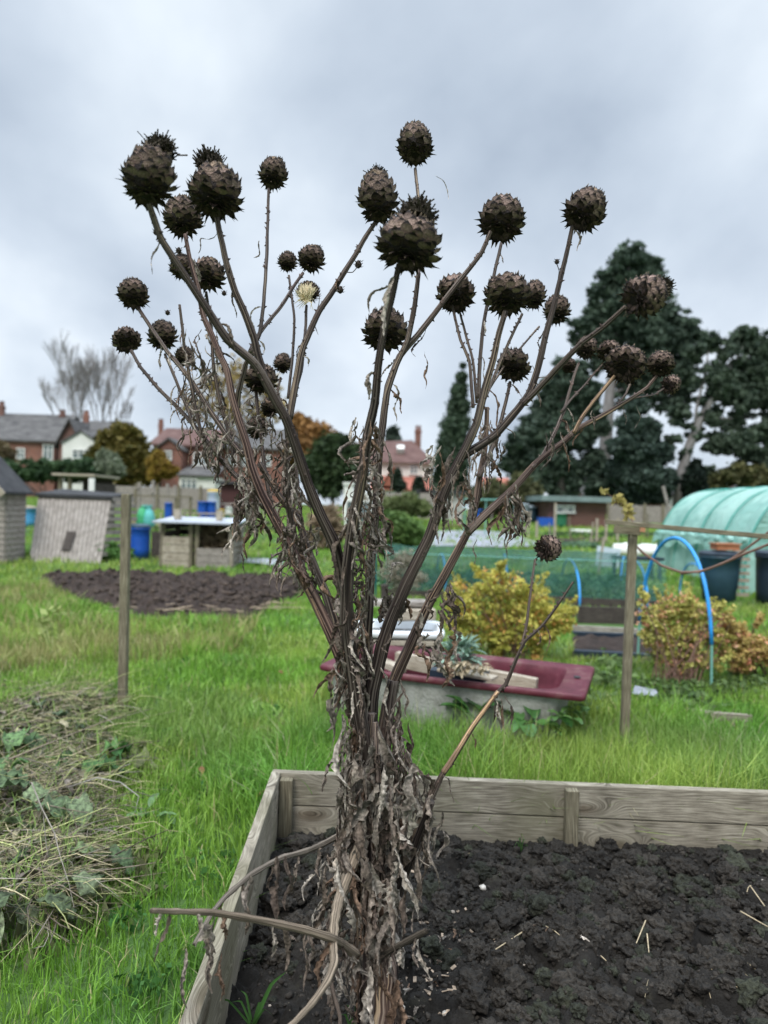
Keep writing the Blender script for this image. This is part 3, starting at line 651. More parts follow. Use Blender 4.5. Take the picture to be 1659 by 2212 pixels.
def tree(name, label, cat, base_px, d, blobs, n, size, c1, c2, trunk, seed, asp=1.6, group=None, limbsl=(), barkm='bark', **k):
    b = drop(P(base_px[0], base_px[1], d)); t = thing(name, label, cat, b, group)
    mb = MB(); pts = [P(x, y, d) for x, y, w_ in trunk]; pts[0] = Vector((pts[0].x, pts[0].y, -.05)); mb.tube(pts, [W(w_, d)/2 for x, y, w_ in trunk], n=10, jit=.1)
    obj('trunk', mb, M[barkm], t, smooth=True)
    if limbsl:
        mb = MB()
        for (nodes, w0, w1) in limbsl: limbs(mb, nodes, d, w0, w1)
        obj('limbs', mb, M[barkm], t, smooth=True)
    cloud('crown', [B(x, y, r, d, ry=.9, dd=rr.uniform(-.5, .5)*W(r, d)) for x, y, r in blobs], n, size, c1, c2, M['foliage'], parent=t, seed=seed, asp=asp, **k)
    return t
dk1, dk2 = (.027, .046, .033), (.115, .16, .11)
# tall pine
tree('pine_tree', 'tallest dark pine with a domed top behind the drooping seed head on the right', 'tree', (1306, 1090), 44,
     [(1362, 560, 36), (1400, 585, 32), (1325, 592, 32), (1350, 620, 40), (1410, 630, 36), (1300, 640, 30), (1360, 670, 44), (1425, 680, 36), (1290, 690, 34), (1265, 715, 28), (1330, 722, 42), (1400, 730, 44), (1450, 730, 38), (1475, 700, 26), (1480, 765, 30), (1250, 735, 18), (1400, 780, 34), (1340, 775, 30), (1450, 800, 34), (1290, 780, 28), (1390, 840, 32), (1435, 860, 34), (1360, 820, 30), (1420, 820, 34), (1310, 740, 30), (1480, 830, 34), (1460, 880, 28), (1340, 870, 24), (1385, 700, 40), (1245, 700, 22), (1500, 720, 24)],
     70000, .18, dk1, dk2, [(1302, 1098, 30), (1306, 1000, 28), (1312, 900, 24), (1325, 780, 18), (1345, 650, 12), (1360, 570, 5)], 31, hollow=.1, clumps=1400, csig=.13,
     limbsl=[([(1322, 800), (1280, 760), (1255, 735)], 6, 2), ([(1330, 760), (1390, 735), (1450, 730)], 7, 2), ([(1318, 850), (1380, 830), (1440, 800)], 7, 2), ([(1340, 680), (1390, 650), (1420, 620)], 5, 2)], barkm='barkpale')
tree('pine_tree', 'spreading dark pine with a pale leaning forked trunk at the right edge', 'tree', (1470, 1085), 40,
     [(1530, 740, 26), (1570, 760, 26), (1610, 735, 30), (1655, 750, 36), (1700, 760, 50), (1540, 800, 26), (1590, 800, 30), (1640, 810, 36), (1600, 1020, 26), (1640, 1040, 30), (1670, 1010, 34), (1690, 1040, 34), (1630, 940, 26), (1480, 980, 14), (1445, 1040, 20), (1530, 1020, 16), (1560, 1050, 20), (1500, 760, 24), (1480, 810, 24), (1560, 830, 34), (1600, 860, 34), (1550, 900, 24), (1570, 950, 30), (1610, 960, 34), (1650, 1000, 30), (1540, 960, 24), (1570, 850, 24), (1630, 870, 34), (1690, 860, 40), (1520, 870, 20), (1590, 910, 26), (1650, 930, 30), (1500, 930, 22), (1530, 905, 20), (1470, 900, 24), (1450, 950, 20), (1620, 985, 20), (1690, 960, 36)],
     62000, .17, dk1, (.12, .16, .105), [(1462, 1085, 26), (1472, 1020, 22), (1490, 960, 20), (1515, 900, 16), (1545, 850, 13), (1580, 780, 7)], 32, hollow=.1, clumps=1300, csig=.13,
     limbsl=[([(1500, 935), (1505, 880), (1520, 820), (1530, 760)], 9, 3), ([(1535, 865), (1580, 850), (1620, 840)], 7, 2), ([(1515, 900), (1570, 905), (1630, 900)], 6, 2), ([(1545, 850), (1575, 800), (1605, 750)], 8, 3)], barkm='barkpale')
tree('pine_tree', 'dark ragged evergreen filling the gap between the cypress and the tall pine', 'tree', (1210, 1080), 41,
     [(1215, 800, 24), (1240, 830, 28), (1195, 840, 28), (1230, 880, 36), (1180, 890, 34), (1270, 880, 24), (1150, 930, 32), (1210, 940, 42), (1265, 950, 24), (1120, 960, 26), (1110, 1000, 28), (1290, 920, 26), (1285, 1000, 30), (1295, 1050, 30), (1255, 800, 20), (1270, 840, 26), (1140, 985, 30), (1190, 1000, 40), (1250, 1010, 30), (1165, 1035, 30), (1220, 1050, 30), (1130, 1035, 22)],
     80000, .19, dk1, dk2, [(1212, 1085, 22), (1212, 950, 16), (1218, 810, 6)], 33, hollow=.05, clumps=1100, csig=.14)
tree('cedar_tree', 'broad dark conifer standing right of the bare pine trunk above the fence', 'tree', (1375, 1080), 39,
     [(1375, 880, 22), (1365, 920, 28), (1395, 930, 26), (1350, 965, 30), (1390, 975, 34), (1425, 980, 24), (1345, 1015, 30), (1390, 1025, 36), (1430, 1035, 28), (1370, 1060, 34), (1420, 1065, 24)],
     60000, .17, (.025, .042, .034), (.09, .13, .10), [(1378, 1085, 14), (1378, 960, 10), (1376, 880, 4)], 34, hollow=.05, clumps=900, csig=.15)
tree('cypress_tree', 'slim dark columnar cypress rising beside the white house with the red roof', 'tree', (968, 1085), 42,
     [(1000, 790, 7), (997, 815, 12), (993, 845, 18), (990, 880, 24), (985, 920, 29), (980, 960, 33), (976, 1000, 36), (972, 1040, 37), (972, 1070, 34)],
     40000, .15, (.022, .042, .026), (.09, .13, .075), [(972, 1090, 12), (985, 950, 9), (1000, 790, 3)], 35, hollow=.1, ragged=.5)
tree('cypress_tree', 'small near-black conical conifer below the leaning pine trunk', 'tree', (1500, 1062), 38,
     [(1504, 1002, 10), (1502, 1018, 17), (1500, 1036, 23), (1500, 1054, 26)], 5000, .2, (.008, .014, .010), (.018, .03, .02), [(1500, 1075, 6), (1502, 1030, 5), (1504, 1002, 2)], 36, hollow=.1)
# small background trees / shrubs
tree('oak_tree', 'rounded autumn tree with olive and rust leaves beside the white gabled house', 'tree', (270, 1045), 43,
     [(262, 935, 22), (240, 955, 26), (280, 950, 26), (225, 985, 28), (265, 985, 38), (300, 985, 26), (235, 1015, 30), (285, 1018, 36), (318, 1010, 18), (320, 1030, 16)],
     14000, .24, (.05, .055, .012), (.17, .13, .03), [(268, 1060, 10), (268, 1000, 8), (265, 950, 4)], 37, hollow=.15, clumps=500, csig=.28)
tree('willow_shrub', 'pale grey-green bushy shrub in front of the white gabled house', 'shrub', (238, 1040), 40,
     [(225, 985, 14), (238, 998, 20), (220, 1010, 18), (248, 1015, 20)], 4500, .16, (.12, .15, .09), (.24, .27, .19), [(236, 1045, 6), (235, 1010, 4), (232, 990, 2)], 38, hollow=.2)
tree('maple_tree', 'small rusty orange and yellow tree before the second brick house', 'tree', (345, 1050), 39,
     [(330, 1000, 14), (345, 985, 12), (350, 1010, 18), (365, 1020, 14), (335, 1025, 16), (378, 1015, 8)], 3600, .2, (.14, .08, .02), (.36, .26, .05), [(346, 1060, 5), (346, 1020, 3), (345, 990, 2)], 39, hollow=.2)
tree('beech_tree', 'copper orange autumn tree seen left of the centre stems', 'tree', (665, 1050), 40,
     [(645, 905, 14), (650, 925, 22), (670, 935, 26), (690, 945, 26), (705, 965, 24), (660, 965, 30), (640, 985, 20), (690, 990, 26)], 9000, .2, (.13, .07, .025), (.34, .18, .06), [(668, 1065, 8), (668, 1000, 6), (655, 910, 3)], 40, hollow=.15, clumps=420, csig=.28)
tree('holly_hedge', 'deep green tall hedge between the orange tree and the white house', 'hedge', (720, 1060), 38,
     [(735, 955, 20), (715, 970, 26), (745, 985, 26), (700, 1000, 30), (735, 1015, 34), (680, 1030, 24), (760, 1030, 24), (715, 1050, 26), (760, 1000, 18)], 14000, .2, (.018, .034, .015), (.065, .10, .04), [(720, 1070, 8), (720, 1020, 6), (722, 980, 3)], 41, hollow=.1, clumps=500, csig=.28)
tree('birch_tree', 'thin half-bare tree with sparse yellow leaves behind the left seed heads', 'tree', (520, 1050), 36,
     [(470, 830, 45), (520, 810, 45), (570, 840, 45), (440, 880, 38), (500, 890, 45), (560, 900, 45), (600, 880, 28), (400, 880, 20)], 2600, .15, (.2, .14, .05), (.42, .32, .13), [(520, 1070, 11), (520, 980, 9), (518, 900, 6), (515, 810, 2)], 42, hollow=.0,
     limbsl=[([(519, 960), (480, 890), (450, 830)], 4, 1.2), ([(519, 940), (560, 880), (590, 830)], 4, 1.2), ([(518, 900), (495, 850), (485, 790)], 3, 1), ([(518, 880), (545, 830), (555, 790)], 3, 1), ([(480, 890), (440, 880), (405, 860)], 2.5, 1), ([(545, 900), (590, 890), (615, 870)], 2.5, 1), ([(519, 980), (460, 930), (425, 900)], 3, 1)])
tree('fir_tree', 'tiny far fir peeping over the roof left of the chimney', 'tree', (850, 1000), 75,
     [(850, 930, 8), (848, 942, 13), (850, 955, 16), (850, 975, 16)], 1800, .5, (.04, .06, .045), (.08, .10, .08), [(850, 1085, 4), (850, 980, 3), (850, 930, 1)], 43, hollow=.1)
tree('apple_tree', 'small fir-like bush before the terracotta lean-to roof', 'shrub', (860, 1085), 36,
     [(859, 1018, 6), (857, 1032, 11), (862, 1048, 14), (905, 1040, 10), (905, 1056, 14)], 3200, .15, (.014, .024, .016), (.04, .06, .035), [(858, 1090, 4), (858, 1050, 3), (859, 1018, 1)], 44, hollow=.1)
for (name, label, cat, bp, d, bl, n, s, c1, c2, sd) in (
    ('hedge', 'long clipped dark green hedge in front of the left brick and white houses', 'hedge', (100, 1040), 40, [(x, 1018+4*math.sin(x), 22) for x in range(-40, 215, 22)], 15000, .16, (.02, .045, .02), (.07, .12, .05), 51),
    ('shrub', 'reddish brown bush at the left edge above the hedge', 'shrub', (8, 1000), 42, [(5, 985, 24), (-15, 975, 24)], 2500, .18, (.07, .05, .025), (.15, .12, .06), 52),
    ('shrub', 'fresh green ferny shrub in the middle distance right of the centre stems', 'shrub', (850, 1190), 14, [(820, 1150, 30), (850, 1140, 34), (880, 1150, 30), (900, 1168, 22), (835, 1175, 26)], 9000, .06, (.06, .12, .03), (.16, .25, .07), 53),
    ('shrub', 'olive bramble mound before the grey concrete garage', 'shrub', (870, 1120), 26, [(850, 1098, 22), (885, 1092, 24), (912, 1100, 20)], 5000, .1, (.07, .1, .03), (.17, .2, .08), 54),
    ('shrub', 'tangled olive shrubs in front of the dark evergreens right of the cypress', 'shrub', (1090, 1120), 30, [(1040, 1075, 26), (1075, 1065, 28), (1105, 1080, 28), (1140, 1090, 26), (1160, 1070, 22), (1120, 1045, 20), (1060, 1100, 24)], 9000, .13, (.05, .06, .025), (.15, .15, .07), 55),
    ('shrub', 'yellowing bush against the sky gap under the right pines', 'shrub', (1580, 1060), 39, [(1560, 1030, 20), (1600, 1025, 24), (1640, 1030, 24), (1545, 1050, 18), (1620, 1050, 22), (1665, 1040, 20)], 6000, .18, (.04, .05, .02), (.14, .13, .05), 56),
    ('shrub', 'leafy weed clump growing against the tilted grey shed boards', 'weeds', (220, 1215), 14, [(200, 1200, 14), (220, 1192, 17), (240, 1190, 16), (258, 1200, 14), (275, 1195, 12)], 3500, .05, (.05, .13, .03), (.14, .27, .07), 57),
    ('shrub', 'straw coloured dead weeds standing behind the centre stems', 'weeds', (705, 1180), 17, [(690, 1130, 22), (715, 1110, 24), (700, 1160, 28), (730, 1150, 20), (665, 1165, 18)], 3500, .06, (.22, .16, .1), (.38, .29, .2), 58),
    ('shrub', 'grey-brown feathery dead plant behind the green netting', 'weeds', (860, 1290), 9.6, [(850, 1230, 28), (875, 1215, 26), (865, 1260, 30), (895, 1250, 22)], 3200, .022, (.2, .18, .13), (.34, .31, .24), 59)):
    pl = drop(P(bp[0], bp[1], d)); t = thing(name, label, cat, pl)
    if sd in (52, 54, 55, 56): t['group'] = 'shrubs along the far gardens'
    cloud('foliage', [B(x, y, r, d, ry=.9) for x, y, r in bl], n, s, c1, c2, M['foliage'], parent=t, seed=sd, hollow=.1, clumps=160, csig=.22)
    mb = MB()
    for k in range(7):
        b = bl[k % len(bl)]; e = P(b[0], b[1], d); mb.tube([pl+Vector((rr.uniform(-.1, .1), 0, 0)), (pl+e)/2+Vector((0, 0, .1)), e], [W(3, d)/2, W(2, d)/2, W(1, d)/2], n=5)
    obj('stem', mb, M['bark'], t)
# bare tree
bt = thing('bare_tree', 'pale leafless winter tree with a fan of fine twigs above the left houses', 'tree', drop(P(192, 1000, 62)))
mb = MB(); mbt = MB(); d0 = 62; rt = random.Random(9)
def grow(p, dr, L_, w_, lev):
    q = [p]; dd = dr.copy()
    for k in range(3): dd = (dd+Vector((rt.uniform(-.12, .12), rt.uniform(-.12, .12), .04))).normalized(); q.append(q[-1]+dd*L_/3)
    (mb if lev < 2 else mbt).tube(q, [w_, w_*.85, w_*.75, w_*.6], n=5 if lev < 2 else 3, cap=False)
    if lev >= 5: return
    for k in range(rt.choice([3, 3, 4])):
        a = Vector((rt.uniform(-1, 1), rt.uniform(-.8, .8), rt.uniform(-.1, .8))); nd = (dd*1.25+a*.5+Vector((0,0,.12))).normalized(); grow(q[-1 if k else 2], nd, L_*rt.uniform(.6, .8), max(w_*.58, .016), lev+1)
b0 = drop(P(192, 1000, 62))
mb.tube([b0, b0+Vector((.1, 0, 2.4))], [.26, .2], n=8)
for k in range(6):
    a = (k-2.5)/2.5; grow(b0+Vector((.1+a*.15, 0, 2.0+.3*(1-abs(a)))), Vector((a*.55, rt.uniform(-.4, .4), 1)).normalized(), 4.1-.9*abs(a), .11, 0)
obj('trunk', mb, M['barkpale'], bt); obj('twigs', mbt, M['barkpale'], bt)

# ---- houses
def window(parent, c, w_, h_, ax='x', bars=1, frame='white'):
    """a window facing -y (ax x)"""
    mb = MB(); t = .07; x, y, z = c
    for (dx, dz, ww, hh) in ((0, h_/2, w_+t, t), (0, -h_/2, w_+t*1.8, t)): mb.box((x+dx, y-.03, z+dz), (ww, .1, hh))
    for s in (-1, 1): mb.box((x+s*w_/2, y-.025, z), (t, .09, h_-t*1.02))
    for k in range(bars): mb.box((x-w_/2+w_*(k+1)/(bars+1), y-.02, z), (t*.8, .07, h_-t*1.04))
    mb.box((x, y-.015, z+h_*.12), (w_-t*1.02, .05, t*.6)); f = obj('window', mb, M[frame], parent)
    mb = MB(); mb.box((x, y+.0, z), (w_-.01, .02, h_-.01)); obj('pane', mb, M['glass'], f)
def wallbox(parent, x0, x1, y0, y1, z0, z1, m, name='wall'):
    mb = MB(); mb.add([(x0, y0, z0), (x1, y0, z0), (x1, y1, z0), (x0, y1, z0), (x0, y0, z1), (x1, y0, z1), (x1, y1, z1), (x0, y1, z1)],
        [(0, 1, 5, 4), (1, 2, 6, 5), (2, 3, 7, 6), (3, 0, 4, 7), (4, 5, 6, 7)],
        [[(x0, z0), (x1, z0), (x1, z1), (x0, z1)], [(y0, z0), (y1, z0), (y1, z1), (y0, z1)], [(x1, z0), (x0, z0), (x0, z1), (x1, z1)], [(y1, z0), (y0, z0), (y0, z1), (y1, z1)], [(0, 0)]*4])
    return obj(name, mb, m, parent)
def gable(parent, x0, x1, y0, y1, ze, zr, m, wallm, axis='x', over=.25, th=.12, name='roof'):
    """ridge along axis; gable triangles in wallm"""
    mb = MB()
    if axis == 'x':
        yc = (y0+y1)/2; k = (zr-ze)/((y1-y0)/2)
        for s, ye in ((-1, y0-over), (1, y1+over)):
            a = [(x0-over, ye, ze-k*over), (x1+over, ye, ze-k*over), (x1+over, yc, zr), (x0-over, yc, zr)]
            mb.add([Vector(p) for p in a]+[Vector(p)+Vector((0, 0, th)) for p in a], [(0, 1, 2, 3), (4, 7, 6, 5), (0, 4, 5, 1), (1, 5, 6, 2), (3, 2, 6, 7), (0, 3, 7, 4)])
        o = obj(name, mb, m, parent)
        for x in (x0, x1): g = MB(); g.add([(x, y0, ze), (x, y1, ze), (x, yc, zr-.02)], [(0, 1, 2)], [[(y0, ze), (y1, ze), (yc, zr)]]); obj('gable', g, wallm, parent)
    else:
        xc = (x0+x1)/2; k = (zr-ze)/((x1-x0)/2)
        for xe in (x0-over, x1+over):
            a = [(xe, y0-over, ze-k*over), (xe, y1+over, ze-k*over), (xc, y1+over, zr), (xc, y0-over, zr)]
            mb.add([Vector(p) for p in a]+[Vector(p)+Vector((0, 0, th)) for p in a], [(0, 1, 2, 3), (4, 7, 6, 5), (0, 4, 5, 1), (1, 5, 6, 2), (3, 2, 6, 7), (0, 3, 7, 4)])
        o = obj(name, mb, m, parent)
        for y in (y0, y1): g = MB(); g.add([(x0, y, ze), (x1, y, ze), (xc, y, zr-.02)], [(0, 1, 2)], [[(x0, ze), (x1, ze), (xc, zr)]]); obj('gable', g, wallm, parent)
    return o
def chimney(roof, px, py0, py1, wpx, d, m='brick_dark'):
    a = P(px, py1, d); b = P(px, py0, d); mb = MB(); w_ = W(wpx, d); mb.box((a.x, a.y, (a.z+b.z)/2), (w_, w_*.8, b.z-a.z)); mb.box((a.x, a.y, b.z+.08), (w_*1.15, w_*.95, .16))
    for s in (-.25, .25): mb.lathe((a.x+s*w_, a.y, b.z+.16), [(.11, 0), (.09, .35), (.11, .38)], n=10)
    obj('chimney', mb, M[m], roof)
# left brick house
d = 52; h1 = thing('brick_house', 'red brick house with a patched grey slate roof at the left edge', 'house', drop(P(70, 1000, d)))
a = P(-40, 945, d); b = P(122, 960, d); x0, x1 = P(-60, 1000, d).x, P(118, 1000, d).x; ze = P(70, 950, d).z; zr = P(70, 898, d+3).z
wallbox(h1, x0, x1, d, d+6, 0, ze, M['brick']); rf = gable(h1, x0, x1, d, d+6, ze, zr, M['slate'], M['brick'], 'x'); chimney(rf, 3, 882, 915, 11, d+2.8); chimney(rf, 135, 900, 925, 12, d+2.8)
window(h1, (P(104, 1000, d).x, d-.02, P(104, 977, d).z), W(20, d), W(32, d), bars=1)
window(h1, (P(45, 1000, d).x, d-.02, P(45, 980, d).z), W(16, d), W(22, d), bars=1)
# wing of that house to the right
gx0, gx1 = P(120, 1000, d-2).x, P(166, 1000, d-2).x; wallbox(h1, gx0, gx1, d-1.5, d+5, 0, P(140, 955, d).z, M['brick_dark'], 'wing'); gable(h1, gx0, gx1, d-1.5, d+5, P(140, 955, d).z, P(148, 912, d).z, M['slate'], M['brick_dark'], 'y', over=.3)
# white gabled house
d = 47; h2 = thing('white_house', 'small white rendered house with a pointed gable and one wide window', 'house', drop(P(174, 1000, d)))
x0, x1 = P(134, 1000, d).x, P(213, 1000, d).x; ze = P(174, 957, d).z; zr = P(174, 932, d).z
wallbox(h2, x0, x1, d, d+7, 0, ze, M['render']); gable(h2, x0, x1, d, d+7, ze, zr, M['slate'], M['render'], 'y', over=.12)
window(h2, (P(176, 1000, d).x, d-.02, P(176, 981, d).z), W(38, d), W(18, d), bars=2)
x0, x1 = P(183, 1000, d+6).x, P(262, 1000, d+6).x; wallbox(h2, x0, x1, d+5, d+10, 0, P(200, 950, d+5).z, M['brick_dark'], 'rear_wing'); rf = gable(h2, x0, x1, d+5, d+10, P(200, 948, d+5).z, P(200, 914, d+8).z, M['slate'], M['brick_dark'], 'x'); chimney(rf, 186, 902, 935, 10, d+7.5, 'brick')
# second brick house with white windows and its terrace
d = 46; h3 = thing('brick_house', 'brick semi with white windows and a dark tiled roof behind the left stems', 'house', drop(P(400, 1040, d)))
x0, x1 = P(330, 1000, d).x, P(470, 1000, d).x; ze = P(400, 962, d).z; zr = P(400, 928, d+3).z
wallbox(h3, x0, x1, d, d+7, 0, ze, M['brick']); rf = gable(h3, x0, x1, d, d+7, ze, zr, M['tile_brown'], M['brick'], 'x'); chimney(rf, 347, 922, 940, 9, d+3, 'brick')
g0, g1 = P(336, 1000, d-1.2).x, P(392, 1000, d-1.2).x; wallbox(h3, g0, g1, d-1.2, d-.01, 0, P(362, 975, d).z, M['brick'], 'bay'); gable(h3, g0, g1, d-1.2, d+1, P(362, 973, d).z, P(362, 952, d).z, M['slate'], M['brick'], 'y', over=.15)
window(h3, (P(384, 1000, d).x-.3, d-1.22, P(384, 987, d).z), W(16, d), W(18, d), bars=1)
window(h3, (P(433, 1000, d).x, d-.02, P(433, 992, d).z), W(28, d), W(26, d), bars=2)
e0, e1 = P(388, 1000, d-2.5).x, P(466, 1000, d-2.5).x; wallbox(h3, e0, e1, d-2.5, d-.02, 0, P(430, 1030, d-2.5).z, M['render'], 'extension')
mb = MB(); zA = P(430, 1030, d-2.6).z; zB = P(430, 1010, d).z; q = [(e0-.1, d-2.7, zA), (e1+.1, d-2.7, zA), (e1+.1, d-.03, zB), (e0-.1, d-.03, zB)]; mb.add([Vector(p) for p in q]+[Vector(p)+Vector((0, 0, .12)) for p in q], [(0, 3, 2, 1), (4, 5, 6, 7), (0, 1, 5, 4), (1, 2, 6, 5), (2, 3, 7, 6), (3, 0, 4, 7)]); obj('roof', mb, M['slate'], h3)
window(h3, (P(410, 1000, d-2.5).x, d-2.52, P(410, 1046, d-2.5).z), W(32, d), W(20, d), bars=2)
h3b = thing('brick_house', 'further brick terrace mostly hidden behind the curled dry leaves', 'house', drop(P(540, 1040, d+2)))
x0, x1 = P(474, 1000, d+1).x, P(610, 1000, d+1).x; ze = P(540, 968, d+1).z; zr = P(540, 930, d+5).z
wallbox(h3b, x0, x1, d+1, d+9, 0, ze, M['brick']); rf = gable(h3b, x0, x1, d+1, d+9, ze, zr, M['slate'], M['brick'], 'x'); chimney(rf, 560, 918, 940, 10, d+5, 'brick')
for px in (500, 535, 575): window(h3b, (P(px, 1000, d+1).x, d+.98, P(px, 995, d+1).z), W(20, d), W(22, d), bars=1)
# white house with hipped roof
d = 50; h4 = thing('white_house', 'white house with a reddish hipped roof and tall brick chimney in the centre', 'house', drop(P(880, 1055, d)))
x0, x1 = P(800, 1000, d).x, P(931, 1000, d).x; ze = P(870, 1000, d).z; zr = P(889, 950, d+3.2).z
wallbox(h4, x0, x1, d, d+7, 0, ze, M['render'])
mb = MB(); o = .35; A = [(x0-6, d-o, ze), (x1+o, d-o, ze), (x1+o, d+7+o, ze), (x0-6, d+7+o, ze)]; r1 = Vector((P(889, 1000, d+3.5).x, d+3.5, zr)); r0 = Vector((x0-6, d+3.5, P(830, 968, d+3.5).z))
mb.add([*A, r0, r1], [(0, 1, 5, 4), (1, 2, 5), (2, 3, 4, 5), (0, 4, 3), (0, 3, 2, 1)]); rf = obj('roof', mb, M['tile_brown'], h4); chimney(rf, 902, 935, 975, 13, d+3.2, 'brick')
mb = MB(); c = P(866, 968, d); yk = d+1.6; mb.box((c.x, d+1.15, ze+(zr-ze)*.52), (W(16, d), .5, .5), M=Matrix.Rotation(R(38), 3, 'X')); obj('skylight', mb, M['white'], rf)
window(h4, (P(894, 1000, d).x, d-.02, P(894, 1014, d).z), W(16, d), W(20, d), bars=1)
# lean-to with terracotta roof
e0, e1 = P(805, 1000, d-4).x, P(934, 1000, d-4).x; wallbox(h4, e0, e1, d-4, d-.02, 0, P(870, 1058, d-4).z, M['render'], 'extension')
gable(h4, P(824, 1000, d-4).x, P(878, 1000, d-4).x, d-4.2, d-.03, P(850, 1050, d-4).z, P(850, 1010, d-4).z, M['tile_red'], M['tile_red'], 'y', over=.1)
mb = MB(); zA = P(870, 1060, d-4).z; zB = P(870, 1032, d-.1).z; q = [(e0-.1, d-4.15, zA), (e1+.2, d-4.15, zA), (e1+.2, d-.04, zB), (e0-.1, d-.04, zB)]; mb.add([Vector(p) for p in q]+[Vector(p)+Vector((0, 0, .1)) for p in q], [(0, 3, 2, 1), (4, 5, 6, 7), (0, 1, 5, 4), (1, 2, 6, 5), (2, 3, 7, 6), (3, 0, 4, 7)]); obj('roof', mb, M['tile_red'], h4)
# bungalow roof behind the right fence
d = 47; h5 = thing('bungalow', 'low bungalow with a dark pitched roof behind the right fence and conifers', 'house', drop(P(1380, 1095, d)))
x0, x1 = P(1270, 1000, d).x, P(1475, 1000, d).x; ze = P(1380, 1078, d).z; zr = P(1380, 1030, d+3).z
wallbox(h5, x0, x1, d, d+6, 0, ze, M['brick_dark']); rf = gable(h5, x0, x1, d, d+6, ze, zr, M['slate'], M['brick_dark'], 'x')
g0, g1 = P(1455, 1000, d-1).x, P(1500, 1000, d-1).x; wallbox(h5, g0, g1, d-1, d-.01, 0, P(1475, 1070, d).z, M['render'], 'porch'); gable(h5, g0, g1, d-1, d+1, P(1475, 1072, d).z, P(1475, 1040, d).z, M['slate'], M['render'], 'y', over=.1)
d = 42; h6 = thing('brick_house', 'house showing only its pale brick chimney above the teal polytunnel', 'house', drop(P(1620, 1080, d)))
x0, x1 = P(1560, 1000, d).x, P(1720, 1000, d).x; wallbox(h6, x0, x1, d, d+6, 0, P(1620, 1080, d).z, M['brick']); rf = gable(h6, x0, x1, d, d+6, P(1620, 1078, d).z, P(1620, 1055, d+3).z, M['tile_brown'], M['brick'], 'x'); chimney(rf, 1616, 1032, 1070, 17, d-.3, 'orange')
# orange-brown building seen through shrubs
d = 33; t = thing('outbuilding', 'small terracotta roofed outbuilding glimpsed behind the olive shrubs', 'outbuilding', drop(P(1075, 1080, d)))
x0, x1 = P(1050, 1000, d).x, P(1102, 1000, d).x; wallbox(t, x0, x1, d, d+2, 0, P(1075, 1062, d).z, M['brick']); gable(t, x0, x1, d, d+2, P(1075, 1060, d).z, P(1075, 1035, d).z, M['tile_red'], M['brick'], 'x', over=.1)

# ---- fences and allotment structures
def panel_fence(name, label, a, b, h, n, m='wood_grey', cat='fence'):
    t = thing(name, label, cat, (a.x, a.y, 0)); dv_ = (b-a); ln = dv_.length/n; u = dv_.normalized()
    for k in range(n):
        mb = MB(); c0 = a+u*ln*k
        nb = max(6, int(ln/.14))
        for j in range(nb):
            c = c0+u*(ln*(j+.5)/nb); mb.box((c.x, c.y, h*.5+rr.uniform(-.01, .01)), (ln/nb*.96, .03, h), rot=math.atan2(u.y, u.x))
        obj('panel', mb, M[m], t); mb = MB(); mb.box((c0.x, c0.y-.04, h*.53), (.09, .09, h*1.06)); obj('post', mb, M['post'], t)
    return t
panel_fence('fence', 'long grey board fence right of the brick shed below the conifers', drop(P(1312, 1130, 30)), drop(P(1470, 1130, 30)), P(1380, 1092, 30).z, 4)
panel_fence('fence', 'low grey-brown fence before the centre white house', drop(P(745, 1090, 32)), drop(P(912, 1095, 32)), P(850, 1065, 32).z, 4, 'wood_grey')
panel_fence('fence', 'grey slatted fence beyond the left allotment posts', drop(P(200, 1080, 30)), drop(P(480, 1085, 30)), P(340, 1052, 30).z, 6, 'wood_grey')
# concrete garage
d = 29; t = thing('garage', 'flat grey concrete garage beside the low fence in the centre', 'garage', drop(P(955, 1130, d)))
x0, x1 = P(910, 1000, d).x, P(1002, 1000, d).x; wallbox(t, x0, x1, d, d+4, 0, P(955, 1066, d).z, M['concrete']); mb = MB(); mb.box(((x0+x1)/2, d+2, P(955, 1066, d).z+.06), (x1-x0+.2, 4.3, .12)); obj('roof', mb, M['felt'], t)
x0, x1 = P(910, 1000, d-.2).x, P(935, 1000, d-.2).x; wallbox(t, x0, x1, d-.15, d-.01, 0, P(920, 1060, d).z, M['wood_grey'], 'door')
# brick shed with teal roof
d = 27; t = thing('brick_shed', 'small red brick shed with a flat grey-green roof and two pale windows', 'shed', drop(P(1250, 1140, d)))
x0, x1 = P(1188, 1000, d).x, P(1312, 1000, d).x; zt = P(1250, 1084, d).z; wallbox(t, x0, x1, d, d+3, 0, zt, M['brick_dark'])
mb = MB(); mb.box(((x0+x1)/2-.1, d+1.4, zt+.1), (x1-x0+.5, 3.6, .2)); obj('roof', mb, mat('green roof trim', (.13, .18, .17), (.2, .26, .25), 3, .7), t)
for px in (1212, 1234):
    window(t, (P(px, 1000, d).x, d-.02, P(px, 1100, d).z), W(16, d), W(14, d), bars=0)
